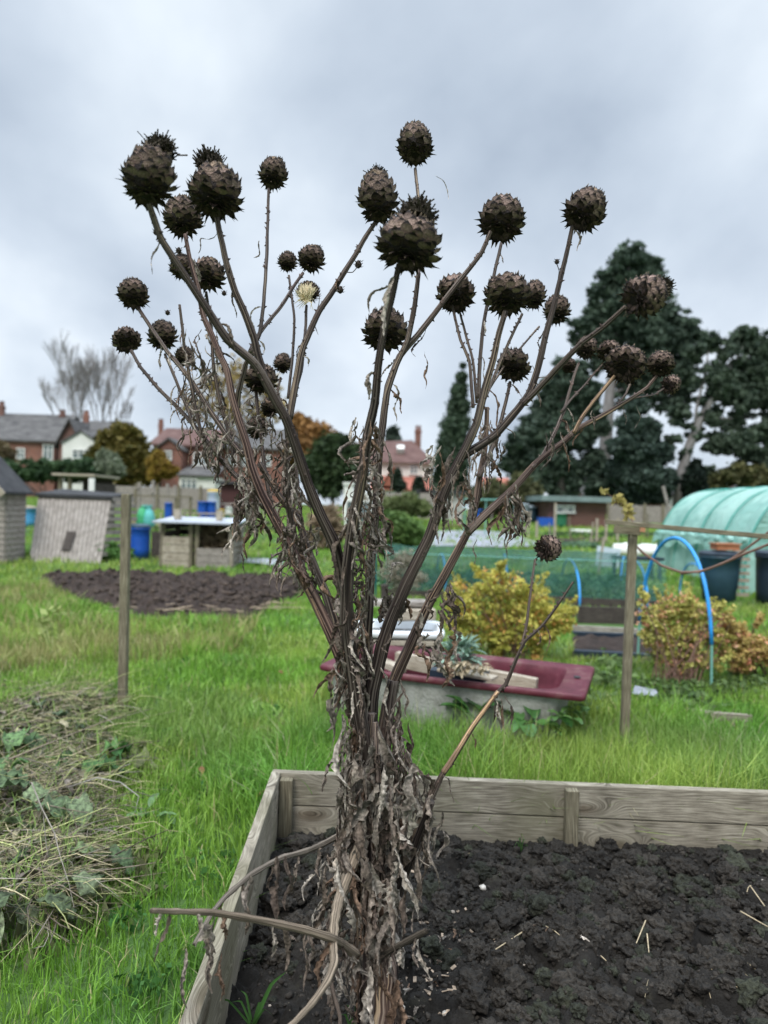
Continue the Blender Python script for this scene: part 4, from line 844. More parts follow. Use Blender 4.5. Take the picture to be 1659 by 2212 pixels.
# far clutter right: bins
def bin_(name, label, px, py0, py1, wpx, d, m, cat, taper=1.15, lid=None, group=None, tilt=0, n=24, square=False):
    global LASTD; a = G(px, py1); d = (a-CM.translation).dot(CM.to_3x3() @ Vector((0, 0, -1))); LASTD = d; zt = P(px, py0, d).z; r = W(wpx, d)/2; t = thing(name, label, cat, a, group); mb = MB(); h = zt-a.z
    if square: mb.box((a.x, a.y, a.z+h/2), (2*r, 1.6*r, h)); obj('body', mb, M[m], t)
    else:
        rb_ = r/taper; mb.lathe((a.x, a.y, a.z), [(rb_, 0), (rb_*1.02, h*.3), (rb_+(r-rb_)*.35, h*.33), (rb_+(r-rb_)*.6, h*.62), (rb_+(r-rb_)*.66, h*.66), (r*.98, h*.93), (r*1.03, h*.94), (r*1.03, h*.985), (r*.95, h)], n=n); obj('body', mb, M[m], t, smooth=True)
    if lid: 
        mb = MB()
        if square: mb.box((a.x, a.y, zt+.02), (2.1*r, 1.7*r, .04))
        else: mb.lathe((a.x, a.y, zt), [(r*1.05, .0), (r*1.05, .03), (r*.9, .06), (r*.3, .075)], n=n)
        obj('lid', mb, M[lid], t)
    return t
bin_('compost_bin', 'rounded grey-green compost bin at the far right of the grey sheet', 1125, 1088, 1132, 34, 20, 'clear', 'bin', 1.3)
bin_('crate', 'blue plastic crate beside the far green barrel', 1178, 1118, 1138, 32, 19, 'blue', 'crate', square=True)
bin_('barrel', 'dark green barrel beside the yellow can near the brick shed', 1210, 1110, 1140, 28, 19, 'darkgreen', 'barrel', 1.05)
bin_('watering_can', 'upright yellow can in front of the brick shed', 1246, 1104, 1136, 14, 19.5, 'yellow', 'can', 1.6)
bin_('barrel', 'grey cylindrical bin with a pale lid near the blue crate', 1150, 1096, 1130, 22, 21, 'navy', 'bin', 1.1, lid='clear')
bin_('bucket', 'blue bucket standing alone on the grass left of the garage', 857, 1118, 1136, 24, 20, 'blue', 'bucket', 1.3)
bin_('barrel', 'blue drum at the right corner of the concrete garage', 1028, 1100, 1134, 26, 23, 'blue', 'barrel', 1.05)
bin_('barrel', 'large bright blue barrel standing behind the left fence post', 302, 1139, 1207, 40, 14.2, 'blue', 'barrel', 1.02, lid='navy')
bin_('water_butt', 'faded light blue tank between the left edge shed and the tilted shed', 62, 1098, 1138, 28, 18, 'blue_faded', 'tank', 1.02, lid='wood_pale')
for px, lb in ((436, 'left of the two blue drums on the far staging'), (456, 'right of the two blue drums on the far staging')):
    bin_('barrel', lb, px, 1083, 1124, 20, 25, 'blue', 'barrel', 1.04, group='blue drums on the staging')
bin_('barrel', 'blue bin half hidden between the far wooden posts', 364, 1086, 1126, 18, 26, 'blue', 'barrel', 1.04)
bin_('water_tank', 'milky white water tank above the two blue drums', 460, 1062, 1122, 26, 27, 'clear', 'tank', 1.03, lid='yellow')
bin_('tub', 'white round tub on the staging right of the blue drums', 494, 1094, 1122, 16, 25.5, 'white', 'tub', 1.1)
bin_('tub', 'small yellow tub on the staging right of the blue drums', 478, 1100, 1124, 14, 25, 'yellow', 'tub', 1.1)
# sacks
for px, py, r, m, lb in ((307, 1106, 12, 'green_bag', 'green sack slumped beside the left post top'), (322, 1110, 13, 'teal_bag', 'teal sack leaning on the green sack')):
    d = 21; c = P(px, py, d); w_ = W(r, d); c.z -= gz(c.y); mb = MB(); mb.lathe((c.x, c.y, gz(c.y)), [(w_*.8, 0), (w_*1.05, .15), (w_*.95, c.z*.8), (w_*.6, c.z+w_*.5), (w_*.2, c.z+w_*.8), (w_*.35, c.z+w_*1.1)], n=14); tag(obj('sack', mb, M[m], smooth=True), lb, 'sack')
bin_('barrel', 'pale turquoise drum behind the green and teal sacks', 317, 1091, 1128, 20, 23, 'teal_bag', 'barrel', 1.04)
# white bags / heap
mb = MB()
for k in range(9):
    p = P(1380+k*10-40, 1133-rr.uniform(0, 6), 18+rr.uniform(-.5, .5)); mb.lathe((p.x, p.y, gz(p.y)), [(.16, 0), (.2, .08), (.15, .18+rr.uniform(0, .1)), (.03, .26)], n=8)
tag(obj('rubble_sacks', mb, M['white'], smooth=True), 'row of white rubble sacks on the grass before the board fence', 'sacks')
mb = MB(); p = P(1315, 1148, 15); mb.box((p.x, p.y, gz(p.y)+.25), (.5, .03, .42), M=Matrix.Rotation(R(8), 3, 'Y') @ Matrix.Rotation(R(-10), 3, 'X')); tag(obj('polythene_sheet', mb, M['clear']), 'pale translucent sheet propped upright beside the crossbar post', 'sheet')
# grey ground sheet + small grey sheets
def sheet(name, label, px, z, m, cat='ground sheet'):
    pp = polyG(px, z); mb = MB(); n = 10
    a, b, c, e = pp
    vs = []; 
    for j in range(n+1):
        for i in range(n+1):
            s, t_ = i/n, j/n; p = (a*(1-s)+b*s)*(1-t_)+(e*(1-s)+c*s)*t_; p.z = gz(p.y)+z+.05*mnoise.noise(p*2.1)+.03; vs.append(p)
    mb.add(vs, [(j*(n+1)+i, j*(n+1)+i+1, (j+1)*(n+1)+i+1, (j+1)*(n+1)+i) for j in range(n) for i in range(n)]); return tag(obj(name, mb, M[m], smooth=True), label, cat)
sheet('ground_sheet', 'large wrinkled grey plastic sheet covering a plot in the middle distance', [(930, 1182), (1180, 1182), (1100, 1150), (940, 1148)], .03, 'plastic_sheet')
sheet('ground_sheet', 'narrow grey sheet on the grass right of the compost bins', [(505, 1219), (610, 1222), (612, 1212), (520, 1210)], .03, 'plastic_sheet')
# --- left edge shed
d = 13.2; t = thing('shed', 'grey weatherboard shed with a dark felt roof cut by the left edge', 'shed', drop(P(20, 1212, d)))
x0, x1 = P(-110, 1100, d).x, P(12, 1100, d).x; zt = P(30, 1066, d).z
mb = MB(); nb = 13
for k in range(nb): z = zt*(k+.5)/nb; mb.box(((x0+x1)/2, d, z), (x1-x0, .05, zt/nb*.97), M=Matrix.Rotation(R(-10), 3, 'X'))
obj('wall', mb, M['wood_grey'], t); mb = MB()
for k in range(nb): z = zt*(k+.5)/nb; mb.box((x1-.0, d+.36, z), (.04, .72, zt/nb*.97), M=Matrix.Rotation(R(-8), 3, 'Y'))
obj('wall', mb, M['wood_grey'], t)
xm = P(-50, 1000, d).x; zr = P(-50, 985, d).z; mb = MB(); q = [(xm, d-.3, zr), (x1+.12, d-.3, zt-.02), (x1+.12, d+.8, zt-.02), (xm, d+.8, zr)]; mb.add([Vector(p) for p in q]+[Vector(p)+Vector((0, 0, .05)) for p in q], [(0, 3, 2, 1), (4, 5, 6, 7), (0, 1, 5, 4), (1, 2, 6, 5), (2, 3, 7, 6), (3, 0, 4, 7)]); 
q = [(2*xm-x1-.12, d-.3, zt-.02), (xm, d-.3, zr), (xm, d+.8, zr), (2*xm-x1-.12, d+.8, zt-.02)]; mb.add([Vector(p) for p in q]+[Vector(p)+Vector((0, 0, .05)) for p in q], [(0, 3, 2, 1), (4, 5, 6, 7), (0, 1, 5, 4), (1, 2, 6, 5), (2, 3, 7, 6), (3, 0, 4, 7)]); obj('roof', mb, M['felt'], t)
mb = MB(); mb.add([(2*xm-x1, d-.0, zt-.03), (x1, d-.0, zt-.03), (xm, d-.0, zr-.01)], [(0, 1, 2)]); obj('gable', mb, M['wood_grey'], t)
mb = MB(); mb.beam((xm, d-.32, zr+.0), (x1+.12, d-.32, zt-.03), .03, .1); obj('bargeboard', mb, M['wood_pale'], t)
# --- tilted shed
d = 13.6; A = [P(62, 1212, d), P(216, 1216, d), P(240, 1078, d+.9), P(82, 1072, d+.9)]
A[0].z = A[1].z = .02
t = thing('tilted_shed', 'leaning shed with a sloping face of worn vertical grey boards', 'shed', drop((A[0]+A[1])/2))
mb = MB(); nb = 17
for k in range(nb):
    s0, s1 = k/nb+.003, (k+1)/nb-.003; q = [A[0].lerp(A[1], s0), A[0].lerp(A[1], s1), A[3].lerp(A[2], s1), A[3].lerp(A[2], s0)]; off = Vector((0, .03, 0)); g = rr.uniform(.65, 1.15)
    o_ = rr.random()*5
    mb.add(q+[p+off for p in q], [(0, 1, 2, 3), (4, 7, 6, 5), (0, 4, 5, 1), (1, 5, 6, 2), (2, 6, 7, 3), (3, 7, 4, 0)], [[(0, o_), (0, o_+.09), (1.4, o_+.09), (1.4, o_)]]*6)
obj('sloping_face', mb, M['wood_grey'], t)
mb = MB(); nb = 9; b0 = A[1]+Vector((-.05, .15, .25)); tp = A[2]
for k in range(nb):
    s = k/(nb-1); p = b0.lerp(tp, s); ln = .75*(1-.15*s)-.3*max(0, s-.7)
    mb.beam(p+Vector((.02, 0, 0)), p+Vector((ln*.52, ln, 0)), .03, .09)
obj('louvred_side', mb, M['wood_grey'], t)
mb = MB(); q = [A[3]+Vector((-.05, -.06, .0)), A[2]+Vector((.03, -.06, .0)), A[2]+Vector((.12, .9, .06)), A[3]+Vector((.1, .9, .12))]; mb.add(q+[p+Vector((0, 0, .06)) for p in q], [(0, 3, 2, 1), (4, 5, 6, 7), (0, 1, 5, 4), (1, 2, 6, 5), (2, 3, 7, 6), (3, 0, 4, 7)]); obj('roof', mb, M['felt'], t)
mb = MB(); p = A[0].lerp(A[1], .52).lerp(A[3].lerp(A[2], .52), .36); mb.box(p+Vector((0, -.04, 0)), (.17, .02, .42), M=Matrix.Rotation(math.atan2(-(A[3].y-A[0].y), A[3].z), 3, 'X')); obj('hatch', mb, M['wood_dark'], t)
# --- dark open shelter behind
d = 19; t = thing('shelter', 'dark open-fronted shelter with a flat roof behind the tilted shed', 'shelter', drop(P(165, 1090, d)))
x0, x1 = P(132, 1000, d).x, P(200, 1000, d).x; zt = P(165, 1026, d).z
mb = MB(); mb.box(((x0+x1)/2, d+.7, zt), (x1-x0+.3, 1.8, .06)); obj('roof', mb, M['wood_pale'], t)
for x in (x0, x1, x0+(x1-x0)*.3):
    mb = MB(); mb.box((x, d, zt/2-.02), (.09, .09, zt-.06)); obj('post', mb, M['post'], t)
wallbox(t, x0, x1, d+1.4, d+1.45, 0, zt-.05, M['wood_dark'], 'back_wall'); wallbox(t, x1+.06, x1+.1, d+.05, d+1.4, 0, zt-.2, M['wood_dark'], 'side_wall')
mb = MB(); p = P(198, 1052, 17); mb.box((p.x, p.y, p.z), (W(12, 17), .05, W(38, 17))); mb.box((p.x, p.y, (p.z-.1)/2), (.05, .03, p.z-.2)); tag(obj('white_board', mb, M['white']), 'upright white board on a stick right of the dark shelter', 'board')
# --- post and rail frames of the middle distance
def rail_frame(label, d, posts, rails, w_=5, rm='post'):
    a = drop(P(posts[0][0], posts[0][1], d)); t = thing('fruit_frame', label, 'frame', a)
    for (x, y) in posts:
        p = P(x, y, d); mb = MB(); mb.box((p.x, p.y, p.z/2), (W(w_, d), W(w_, d), p.z)); obj('post', mb, M[rm], t)
    for (x0, y0, x1, y1) in rails:
        mb = MB(); mb.beam(P(x0, y0, d-.06), P(x1, y1, d-.06), W(3, d), W(3.5, d)); obj('rail', mb, M[rm], t)
rail_frame('grey post and rail frame just behind the blue barrel and left post', 20, [(240, 1070), (412, 1074), (380, 1076)], [(225, 1069, 415, 1074)])
rail_frame('tall bare posts and rail beyond the green sacks', 24, [(301, 1042), (331, 1038), (378, 1048), (362, 1045)], [(225, 1050, 310, 1054), (300, 1062, 340, 1064)], w_=5.5, rm='wood_grey')
rail_frame('pale staging posts carrying a low bench under the blue drums', 23, [(395, 1112), (430, 1110), (500, 1110), (540, 1112)], [(390, 1108, 545, 1112), (392, 1118, 545, 1122)], rm='wood_pale')
rail_frame('low rails in front of the maroon shed', 26, [(470, 1085), (520, 1083), (560, 1086), (600, 1086)], [(465, 1088, 605, 1090)], w_=4, rm='wood_grey')
rail_frame('thin pale netting frame right of the garage', 22, [(1005, 1078), (1050, 1078), (1115, 1080)], [(1003, 1078, 1118, 1080)], w_=2.5, rm='rod')
rail_frame('scattered stakes standing on the far right plot', 21, [(1200, 1086), (1160, 1126), (1290, 1120), (1335, 1118), (1310, 1122)], [], w_=4.5, rm='wood_pale')
mb = MB(); mb.beam(P(1444, 1098, 17), P(1432, 1050, 17), .06, .06); mb.beam(drop(P(1450, 1130, 17)), P(1444, 1098, 17), .06, .06); tag(obj('pole', mb, M['wood_grey'], smooth=False), 'grey pole leaning beside the polytunnel end', 'pole')
mb = MB(); mb.beam(drop(P(1293, 1205, 14)), P(1305, 1160, 14), .04, .04); tag(obj('stake', mb, M['wood_pale']), 'short pale stake leaning below the pale sheet', 'stake')
# maroon shed
d = 28; t = thing('wooden_shed', 'low maroon board shed behind the left main stem', 'shed', drop(P(505, 1095, d)))
x0, x1 = P(478, 1000, d).x, P(545, 1000, d).x; zt = P(505, 1046, d).z; wallbox(t, x0, x1, d, d+2, 0, zt, M['maroonshed']); mb = MB(); mb.box(((x0+x1)/2, d+1, zt+.06), (x1-x0+.3, 2.4, .1)); obj('roof', mb, M['felt'], t)
# greenhouse / glass cold frame behind centre stems
d = 20; t = thing('greenhouse', 'small glass greenhouse glimpsed between the centre stems', 'greenhouse', drop(P(775, 1130, d)))
x0, x1 = P(750, 1000, d).x, P(806, 1000, d).x; ze = P(780, 1082, d).z; zr = P(780, 1050, d).z; mb = MB(); xc = (x0+x1)/2
for y in (d, d+1.6):
    for x in (x0, x1): mb.box((x, y, ze/2), (.05, .05, ze))
    mb.beam((x0, y, ze), (xc, y, zr), .04, .04); mb.beam((x1, y, ze), (xc, y, zr), .04, .04); mb.beam((x0, y, ze-.01), (x1, y, ze-.01), .04, .04); mb.beam((x0, y, ze*.5), (x1, y, ze*.5), .04, .04)
for x, z in ((x0, ze), (x1, ze), (xc, zr)): mb.beam((x, d, z), (x, d+1.6, z), .04, .04)
obj('frame', mb, M['white'], t); mb = MB(); mb.box((xc, d+.8, ze/2), (x1-x0-.06, 1.5, ze-.05)); obj('glazing', mb, M['glass'], t)
mb = MB(); p = drop(P(752, 1100, 27)); mb.box((p.x, p.y, P(752, 1045, 27).z/2), (W(20, 27), .4, P(752, 1045, 27).z)); mb.box((p.x, p.y, P(752, 1045, 27).z), (W(24, 27), .5, .1)); tag(obj('white_cabinet', mb, M['render']), 'tall off-white cabinet behind the central leaf tangle', 'cabinet')
# --- compost bins
d = 13.4; t = thing('compost_bins', 'two-bay timber compost bin roofed with a pale metal sheet', 'compost bin', drop(P(430, 1215, d)))
X0, X1 = P(357, 1000, d).x, P(504, 1000, d).x; xm = P(424, 1000, d).x; zt = P(430, 1130, d).z; D = .95
for x in (X0, xm-.06, xm+.06, X1):
    for y in (d, d+D):
        mb = MB(); mb.box((x, y, zt/2), (.075, .075, zt)); obj('post', mb, M['wood_pale' if x == X1 else 'post'], t)
for (a_, b_, top, m) in ((X0, xm-.06, .62, 'wood_pale'), (xm+.06, X1, .42, 'wood_grey')):
    mb = MB(); nb = 4 if top > .5 else 3
    for k in range(nb): z = .05+top*(k+.5)/nb; mb.box(((a_+b_)/2, d-.05, z), (b_-a_-.02, .025, top/nb*.93))
    obj('front_boards', mb, M[m], t)
for y in (d+D+.05,):
    mb = MB()
    for k in range(6): mb.box(((X0+X1)/2, y, .06+zt*(k+.5)/6.4), (X1-X0+.05, .02, zt/6.4*.9))
    obj('back_boards', mb, M['wood_dark'], t)
for x in (X0-.05, X1+.05):
    mb = MB()
    for k in range(6): mb.box((x, d+D/2, .06+zt*(k+.5)/6.6), (.02, D, zt/6.6*.88))
    obj('side_boards', mb, M['wood_grey'], t)
mb = MB(); mb.box(((X0+X1)/2, d+D/2-.05, zt+.04), (X1-X0+.3, D+.35, .03), M=Matrix.Rotation(R(3), 3, 'X')); obj('lid_sheet', mb, M['sheet'], t)
for px, lb in ((384, 'left-hand block weighing down the compost bin lid'), (474, 'right-hand block weighing down the compost bin lid')):
    p = P(px, 1118, d+.3); mb = MB(); mb.box((p.x, p.y, zt+.15), (.11, .11, .2)); tag(obj('block', mb, M['wood_pale']), lb, 'block', 'blocks on the compost bin lid')
cloud('compost', [((xm+(X1-xm)/2+.05, d+.45, .5), ((X1-xm)*.38, .3, .3))], 1800, .11, (.13, .1, .06), (.34, .27, .17), M['foliage'], org=(xm+.5, d+.4, .02), seed=77, asp=4, hollow=.2)
tag(bpy.data.objects['compost'], 'brown straw heap piled in the right compost bay', 'straw', kind='stuff')
mb = MB(); p = drop(P(340, 1150, 14.5)); mb.box((p.x, p.y, .35), (.22, .03, .7)); tag(obj('board', mb, M['wood_dark']), 'dark upright board left of the compost bins', 'board')
# dark tray right (behind crossbar post)
t = thing('stool', 'low black stool frame on the grass beyond the hoops', 'stool', drop(P(1385, 1240, 13.5))); c = P(1376, 1205, 13.5)
mb = MB(); mb.box((c.x, c.y, c.z), (.85, .5, .05)); obj('seat', mb, M['black'], t)
for sx_ in (-1, 1):
    for sy_ in (-1, 1): mb = MB(); mb.box((c.x+sx_*.36, c.y+sy_*.2, c.z/2-.02), (.06, .06, c.z-.04)); obj('leg', mb, M['black'], t)
# ================================================================== MIDDLE GROUND
def ground_at(px, py, z=0): return G(px, py, z)
# posts
def postobj(label, pb, pt, w_):
    b = G(pb[0], pb[1]+6); d = (b-CM.translation).dot(CM.to_3x3() @ Vector((0, 0, -1))); t = P(pt[0], pt[1], d)
    mb = MB(); b.z = -.05; mb.beam(b, t, w_, w_, up=(0, 1, 0)); o = obj('post', mb, M['post']); bv = o.modifiers.new('bevel', 'BEVEL'); bv.width = .004; return tag(o, label, 'post'), d
postobj('square weathered post standing in the grass left of the artichoke', (265, 1527), (273, 1067), .052)
pr = thing('crossbar_frame', 'weathered post on the right carrying a long level crossbar', 'frame', G(1347, 1622)); b = G(1347, 1622); d = 4.1; t_ = P(1367, 1152, d)
mb = MB(); b2 = b.copy(); b2.z = -.05; mb.beam(b2, t_, .045, .04, up=(0, 1, 0)); o = obj('post', mb, M['post'], pr); o.modifiers.new('bevel', 'BEVEL').width = .003
mb = MB(); mb.beam(P(1308, 1127, d-.05), P(1720, 1165, d-.35), .025, .027); o = obj('crossbar', mb, M['post'], pr); o.modifiers.new('bevel', 'BEVEL').width = .003
mb = MB(); mb.beam(P(1326, 1143, d+.02), P(1384, 1148, d-.02), .035, .045); obj('bracket', mb, M['post'], pr)
mb = MB(); mb.beam(P(1382, 1141, d-.03), P(1391, 1142, d-.03), .05, .04); obj('end_block', mb, M['orange'], pr)
# twig with yellow leaves
mb = MB(); q = [P(1368, 1128, 4.15), P(1352, 1100, 4.2), P(1335, 1080, 4.2), P(1305, 1064, 4.2)]; mb.tube(q, [.004, .003, .0025, .0015], n=5)
t = thing('climber_shoot', 'yellow-leaved shoot climbing above the right post crossbar', 'climbing shoot', (q[0].x, q[0].y, q[0].z)); obj('stem', mb, M['cable'], t)
cloud('leaves', [(q[0].lerp(q[1], .5), (.03, .03, .05)), (q[1], (.04, .03, .04)), (q[2], (.04, .03, .035)), (q[3], (.035, .03, .02))], 60, .03, (.25, .22, .06), (.5, .42, .15), M['foliage'], parent=t, seed=91, hollow=0)
mb = MB(); q = [(1360, 1165, 4.3), (1390, 1195, 4.3), (1430, 1222, 4.25), (1470, 1236, 4.2), (1510, 1236, 4.15), (1560, 1218, 4.05), (1610, 1196, 3.95), (1700, 1160, 3.8)]
mb.tube([P(*a) for a in q], .0075, n=6); t = thing('cable', 'thick brown cable sagging in a shallow curve from post to right edge', 'cable', P(*q[3])); obj('strand', mb, M['cable'], t)
mb = MB(); q = [(1470, 1240, 4.22), (1530, 1230, 4.15), (1580, 1208, 4.05), (1630, 1172, 3.95), (1700, 1120, 3.8)]; mb.tube([P(*a) for a in q], .0065, n=6); obj('strand', mb, M['cable'], t)

# polytunnel
y0, y1, xl, hw, hh = 12.0, 15.9, 6.12, 1.75, 2.0; xc = xl+hw
pt = thing('polytunnel', 'teal netting covered polytunnel with wrinkled rounded sides', 'polytunnel', (xc, (y0+y1)/2, 0))
def arch(n=40): 
    r = []
    for k in range(n+1):
        a = math.pi*k/n; c, s_ = math.cos(a), math.sin(a); e = .72; r.append((-hw*abs(c)**e*(1 if c > 0 else -1), hh*abs(s_)**e*.98))
    return r
A_ = arch(56); ns = 44; vs = []
for j in range(ns+1):
    y = y0+(y1-y0)*j/ns; f = abs(((j/ns)*4) % 1-.5)*2
    for k, (x, z) in enumerate(A_):
        p = Vector((x, 0, z)); nrm = Vector((x/hw, 0, z/hh)); nn = mnoise.noise(Vector((x*1.1, y*2.4, z*1.3)))*.05+mnoise.noise(Vector((x*3, y*5, z*2)))*.02-.05*(1-f*f)*(.3+z/hh)
        p += nrm*nn; vs.append((xc+p.x, y, max(p.z, 0)))
nk = len(A_); mb = MB(); mb.add(vs, [(j*nk+k, j*nk+k+1, (j+1)*nk+k+1, (j+1)*nk+k) for j in range(ns) for k in range(nk-1)]); obj('cover', mb, M['tunnel'], pt, smooth=True)
for yy, nm in ((y0, 'end_wall'), (y1, 'end_wall')):
    mb = MB(); mb.add([(xc+x*.985, yy+(.02 if yy == y0 else -.02), max(z*.985, 0)) for x, z in A_], [tuple(range(nk))]); obj(nm, mb, M['tunnel'], pt)
for k in range(5):
    yy = y0+(y1-y0)*k/4; mb = MB(); mb.tube([(xc+x*1.005, yy, max(z*1.005, 0)) for x, z in A_], .014, n=6); obj('rib', mb, mat('seam', (.06, .3, .25), (.08, .34, .28), 10, .6, bump=0) if k == 0 else bpy.data.materials['seam'], pt)
mb = MB()     # rolled flap along the side
q = []
for k in range(30): y = y0+(y1-y0)*k/29; q.append((xl-.01+.02*math.sin(k*1.7), y, .98-.06*abs(math.sin(k*.8))))
mb.tube(q, [.045+.02*math.sin(k*2.1) for k in range(30)], n=8); obj('rolled_flap', mb, M['tunnel'], pt, smooth=True)
mb = MB(); vs = []
for k in range(30):
    y = y0+(y1-y0)*k/29
    for j in range(5): vs.append((xl-.05-.03*math.sin(k*1.3+j*.7)*j/4-.03*j/4, y, .97-.07*j*(.8+.3*math.sin(k*.9))))
mb.add(vs, [(k*5+j, k*5+j+1, (k+1)*5+j+1, (k+1)*5+j) for k in range(29) for j in range(4)]); obj('flap_skirt', mb, M['tunnel'], pt, smooth=True)
# water butts
t = bin_('water_butt', 'tilted dark blue-grey water butt with a terracotta pot on its lid', 1552, 1199, 1305, 84, 10.4, 'navy', 'water butt', 1.25, lid='black')
c = ORG[t]; zt = P(1552, 1199, LASTD).z
mb = MB(); mb.box((c.x+.02, c.y-.1, zt+.13), (.34, .24, .08)); mb.box((c.x+.02, c.y-.1, zt+.18), (.38, .28, .02)); tag(obj('planter', mb, M['terracotta']), 'shallow terracotta trough on the water butt lid', 'planter')
t = bin_('compost_bin', 'black lidded compost bin cut off by the right edge of the photo', 1676, 1198, 1312, 86, 10.2, 'black', 'compost bin', 1.1, lid='black'); c = ORG[t]
mb = MB()
for k in range(7): mb.box((c.x-.42, c.y+.25, .15+k*.11), (.26, .03, .05))
tag(obj('slat_stack', mb, M['wood_pale']), 'stack of pale slats against the black compost bin', 'slats')
# hoops
def hoop(label, f0, f1, hgt, rad, sleeve=None, group='blue cloche hoops'):
    a = G(*f0); b = G(*f1); n = 28; q = []
    for k in range(n+1):
        an = math.pi*k/n; s_ = (1-math.cos(an))/2; p = a.lerp(b, s_); p.z = hgt*abs(math.sin(an))**.75; q.append(p)
    t = thing('cloche_hoop', label, 'hoop', drop((a+b)/2), group); mb = MB()
    if sleeve: 
        m_ = [p for p in q if p.z > sleeve or False]; mb.tube(m_, rad, n=10); obj('hose', mb, M['hoop'], t, smooth=True); mb = MB(); mb.beam(b, [p for p in q[::-1] if p.z > sleeve][0], rad*1.1, rad*1.1, up=(0, 1, 0)); mb.beam(a, m_[0], rad*1.1, rad*1.1, up=(0, 1, 0)); obj('ground_rod', mb, M['rod'], t)
    else: mb.tube(q, rad, n=8); obj('hose', mb, M['hoop'], t, smooth=True)
    return t
hoop('tallest bright blue hoop standing over the right-hand yellow bush', (1377, 1432), (1536, 1500), 1.16, .0145, sleeve=.3)
hoop('small blue hoop in front of the tilted water butt', (1468, 1290), (1527, 1312), .60, .014)
hoop('blue hoop just right of the lone lower seed head', (1213, 1270), (1252, 1316), .60, .014)
hoop('blue hoop close left of the crossbar post', (1340, 1284), (1352, 1262), .60, .014)
hoop('blue hoop emerging behind the crossbar post', (1398, 1316), (1348, 1268), .60, .014)
hoop('leftmost blue hoop behind the netting beside the right stems', (943, 1262), (962, 1290), .60, .014)
hoop('blue hoop behind the tip of the left yellow bush', (1082, 1262), (1094, 1285), .60, .014)
mb = MB(); mb.beam(G(811, 1292), P(812, 1190, 9.8), .022, .022, up=(0, 1, 0)); tag(obj('blue_cane', mb, M['hoop']), 'upright blue pipe seen just right of the central stems', 'cane')
# netting tunnel: front sheet + top draped over rails
nt_ = thing('netting_cloche', 'long low green netting cage stretched over the blue hoops', 'netting', drop(P(1120, 1290, 10.7)))
a = P(832, 1195, 10.7); b = P(1440, 1192, 10.2); a.z = b.z = .66
mb = MB(); n = 60; vs = []
dpt = 2.2
prof = [(-.12, 0.0), (-.06, .25), (0, .5), (.02, .64), (.12, .67), (dpt*.5, .60), (dpt-.1, .67), (dpt, .6), (dpt+.1, 0)]
for i in range(n+1):
    c = a.lerp(b, i/n)
    for (dy, z) in prof: vs.append((c.x, c.y+dy+.05*mnoise.noise(Vector((i*.3, z*3, 0))), max(0, z+.035*mnoise.noise(Vector((i*.22, dy*2, 5))))))
m_ = len(prof); mb.add(vs, [(i*m_+j, i*m_+j+1, (i+1)*m_+j+1, (i+1)*m_+j) for i in range(n) for j in range(m_-1)]); obj('net', mb, M['net'], nt_, smooth=True)
mb = MB(); mb.tube([(a.x, a.y, .655), ((a.x+b.x)/2, (a.y+b.y)/2, .65), (b.x, b.y, .655)], .006, n=5); obj('top_cord', mb, M['rod'], nt_)
mb = MB(); mb.beam((a.x, a.y-.13, .06), (b.x, b.y-.13, .06), .03, .12); obj('base_board', mb, M['wood_dark'], nt_)
cloud('vegetables', [((x, 11.9, .12), (.5, .6, .2)) for x in np.arange(.3, 4.3, .6)], 9000, .07, (.03, .09, .04), (.09, .2, .09), M['foliage'], org=(2, 11.9, 0), seed=95, hollow=0)
tag(bpy.data.objects['vegetables'], 'leafy green crop growing under the netting', 'crop', kind='stuff')
q = [G(1235, 1300), G(1300, 1302), G(1360, 1304), G(1400, 1308)]
cloud('strawberry_plants', [(p+Vector((0, .1, .08)), (.42, .5, .16)) for p in q], 7000, .05, (.035, .09, .035), (.12, .22, .09), M['foliage'], org=tuple(q[1]), seed=96, hollow=0, asp=1.2)
tag(bpy.data.objects['strawberry_plants'], 'strip of low dark strawberry plants between the bushes', 'crop', kind='stuff')
# timber edged beds
def bedboard(name, label, p0, p1, h, th, m, cat='edging'):
    a = G(*p0); b = G(*p1); mb = MB(); mb.beam((a.x, a.y, h/2), (b.x, b.y, h/2), th, h); return tag(obj(name, mb, M[m]), label, cat)
bedboard('edging_board', 'brown timber edging closest to the strawberry plants', (1236, 1345), (1440, 1350), .2, .04, 'wood_dark')
bedboard('edging_board', 'pale-topped timber edging in the middle of the bark beds', (1236, 1366), (1420, 1376), .08, .05, 'wood_grey')
bedboard('edging_board', 'black plastic wrapped edging in front of the bark chip bed', (1240, 1425), (1440, 1436), .09, .09, 'black')
bedboard('edging_board', 'black edging strip behind the bark chip bed', (1236, 1378), (1425, 1386), .07, .07, 'black')
mb = MB(); pp = [G(1236, 1372, .03), G(1440, 1382, .03), G(1440, 1436, .03), G(1236, 1425, .03)]; n = 24; vs = []
for j in range(n+1):
    for i in range(n+1):
        s, t_ = i/n, j/n; p = (pp[0]*(1-s)+pp[1]*s)*(1-t_)+(pp[3]*(1-s)+pp[2]*s)*t_; p.z = .04+.06*mnoise.noise(p*9); vs.append(p)
mb.add(vs, [(j*(n+1)+i, j*(n+1)+i+1, (j+1)*(n+1)+i+1, (j+1)*(n+1)+i) for j in range(n) for i in range(n)]); tag(obj('bark_bed', mb, M['soil2'], org=(0, 0, 0), smooth=True), kind='structure')
bedboard('edging_board', 'long thin pale edging plank in the grass right of the crossbar post', (1372, 1533), (1624, 1562), .05, .03, 'plank')
mb = MB(); a = G(1515, 1560); b = G(1608, 1566); mb.beam((a.x, a.y-.04, .04), (b.x, b.y-.04, .04), .03, .08); tag(obj('edging_board', mb, M['plank']), 'short thicker plank end overlapping the thin edging on the right', 'edging')
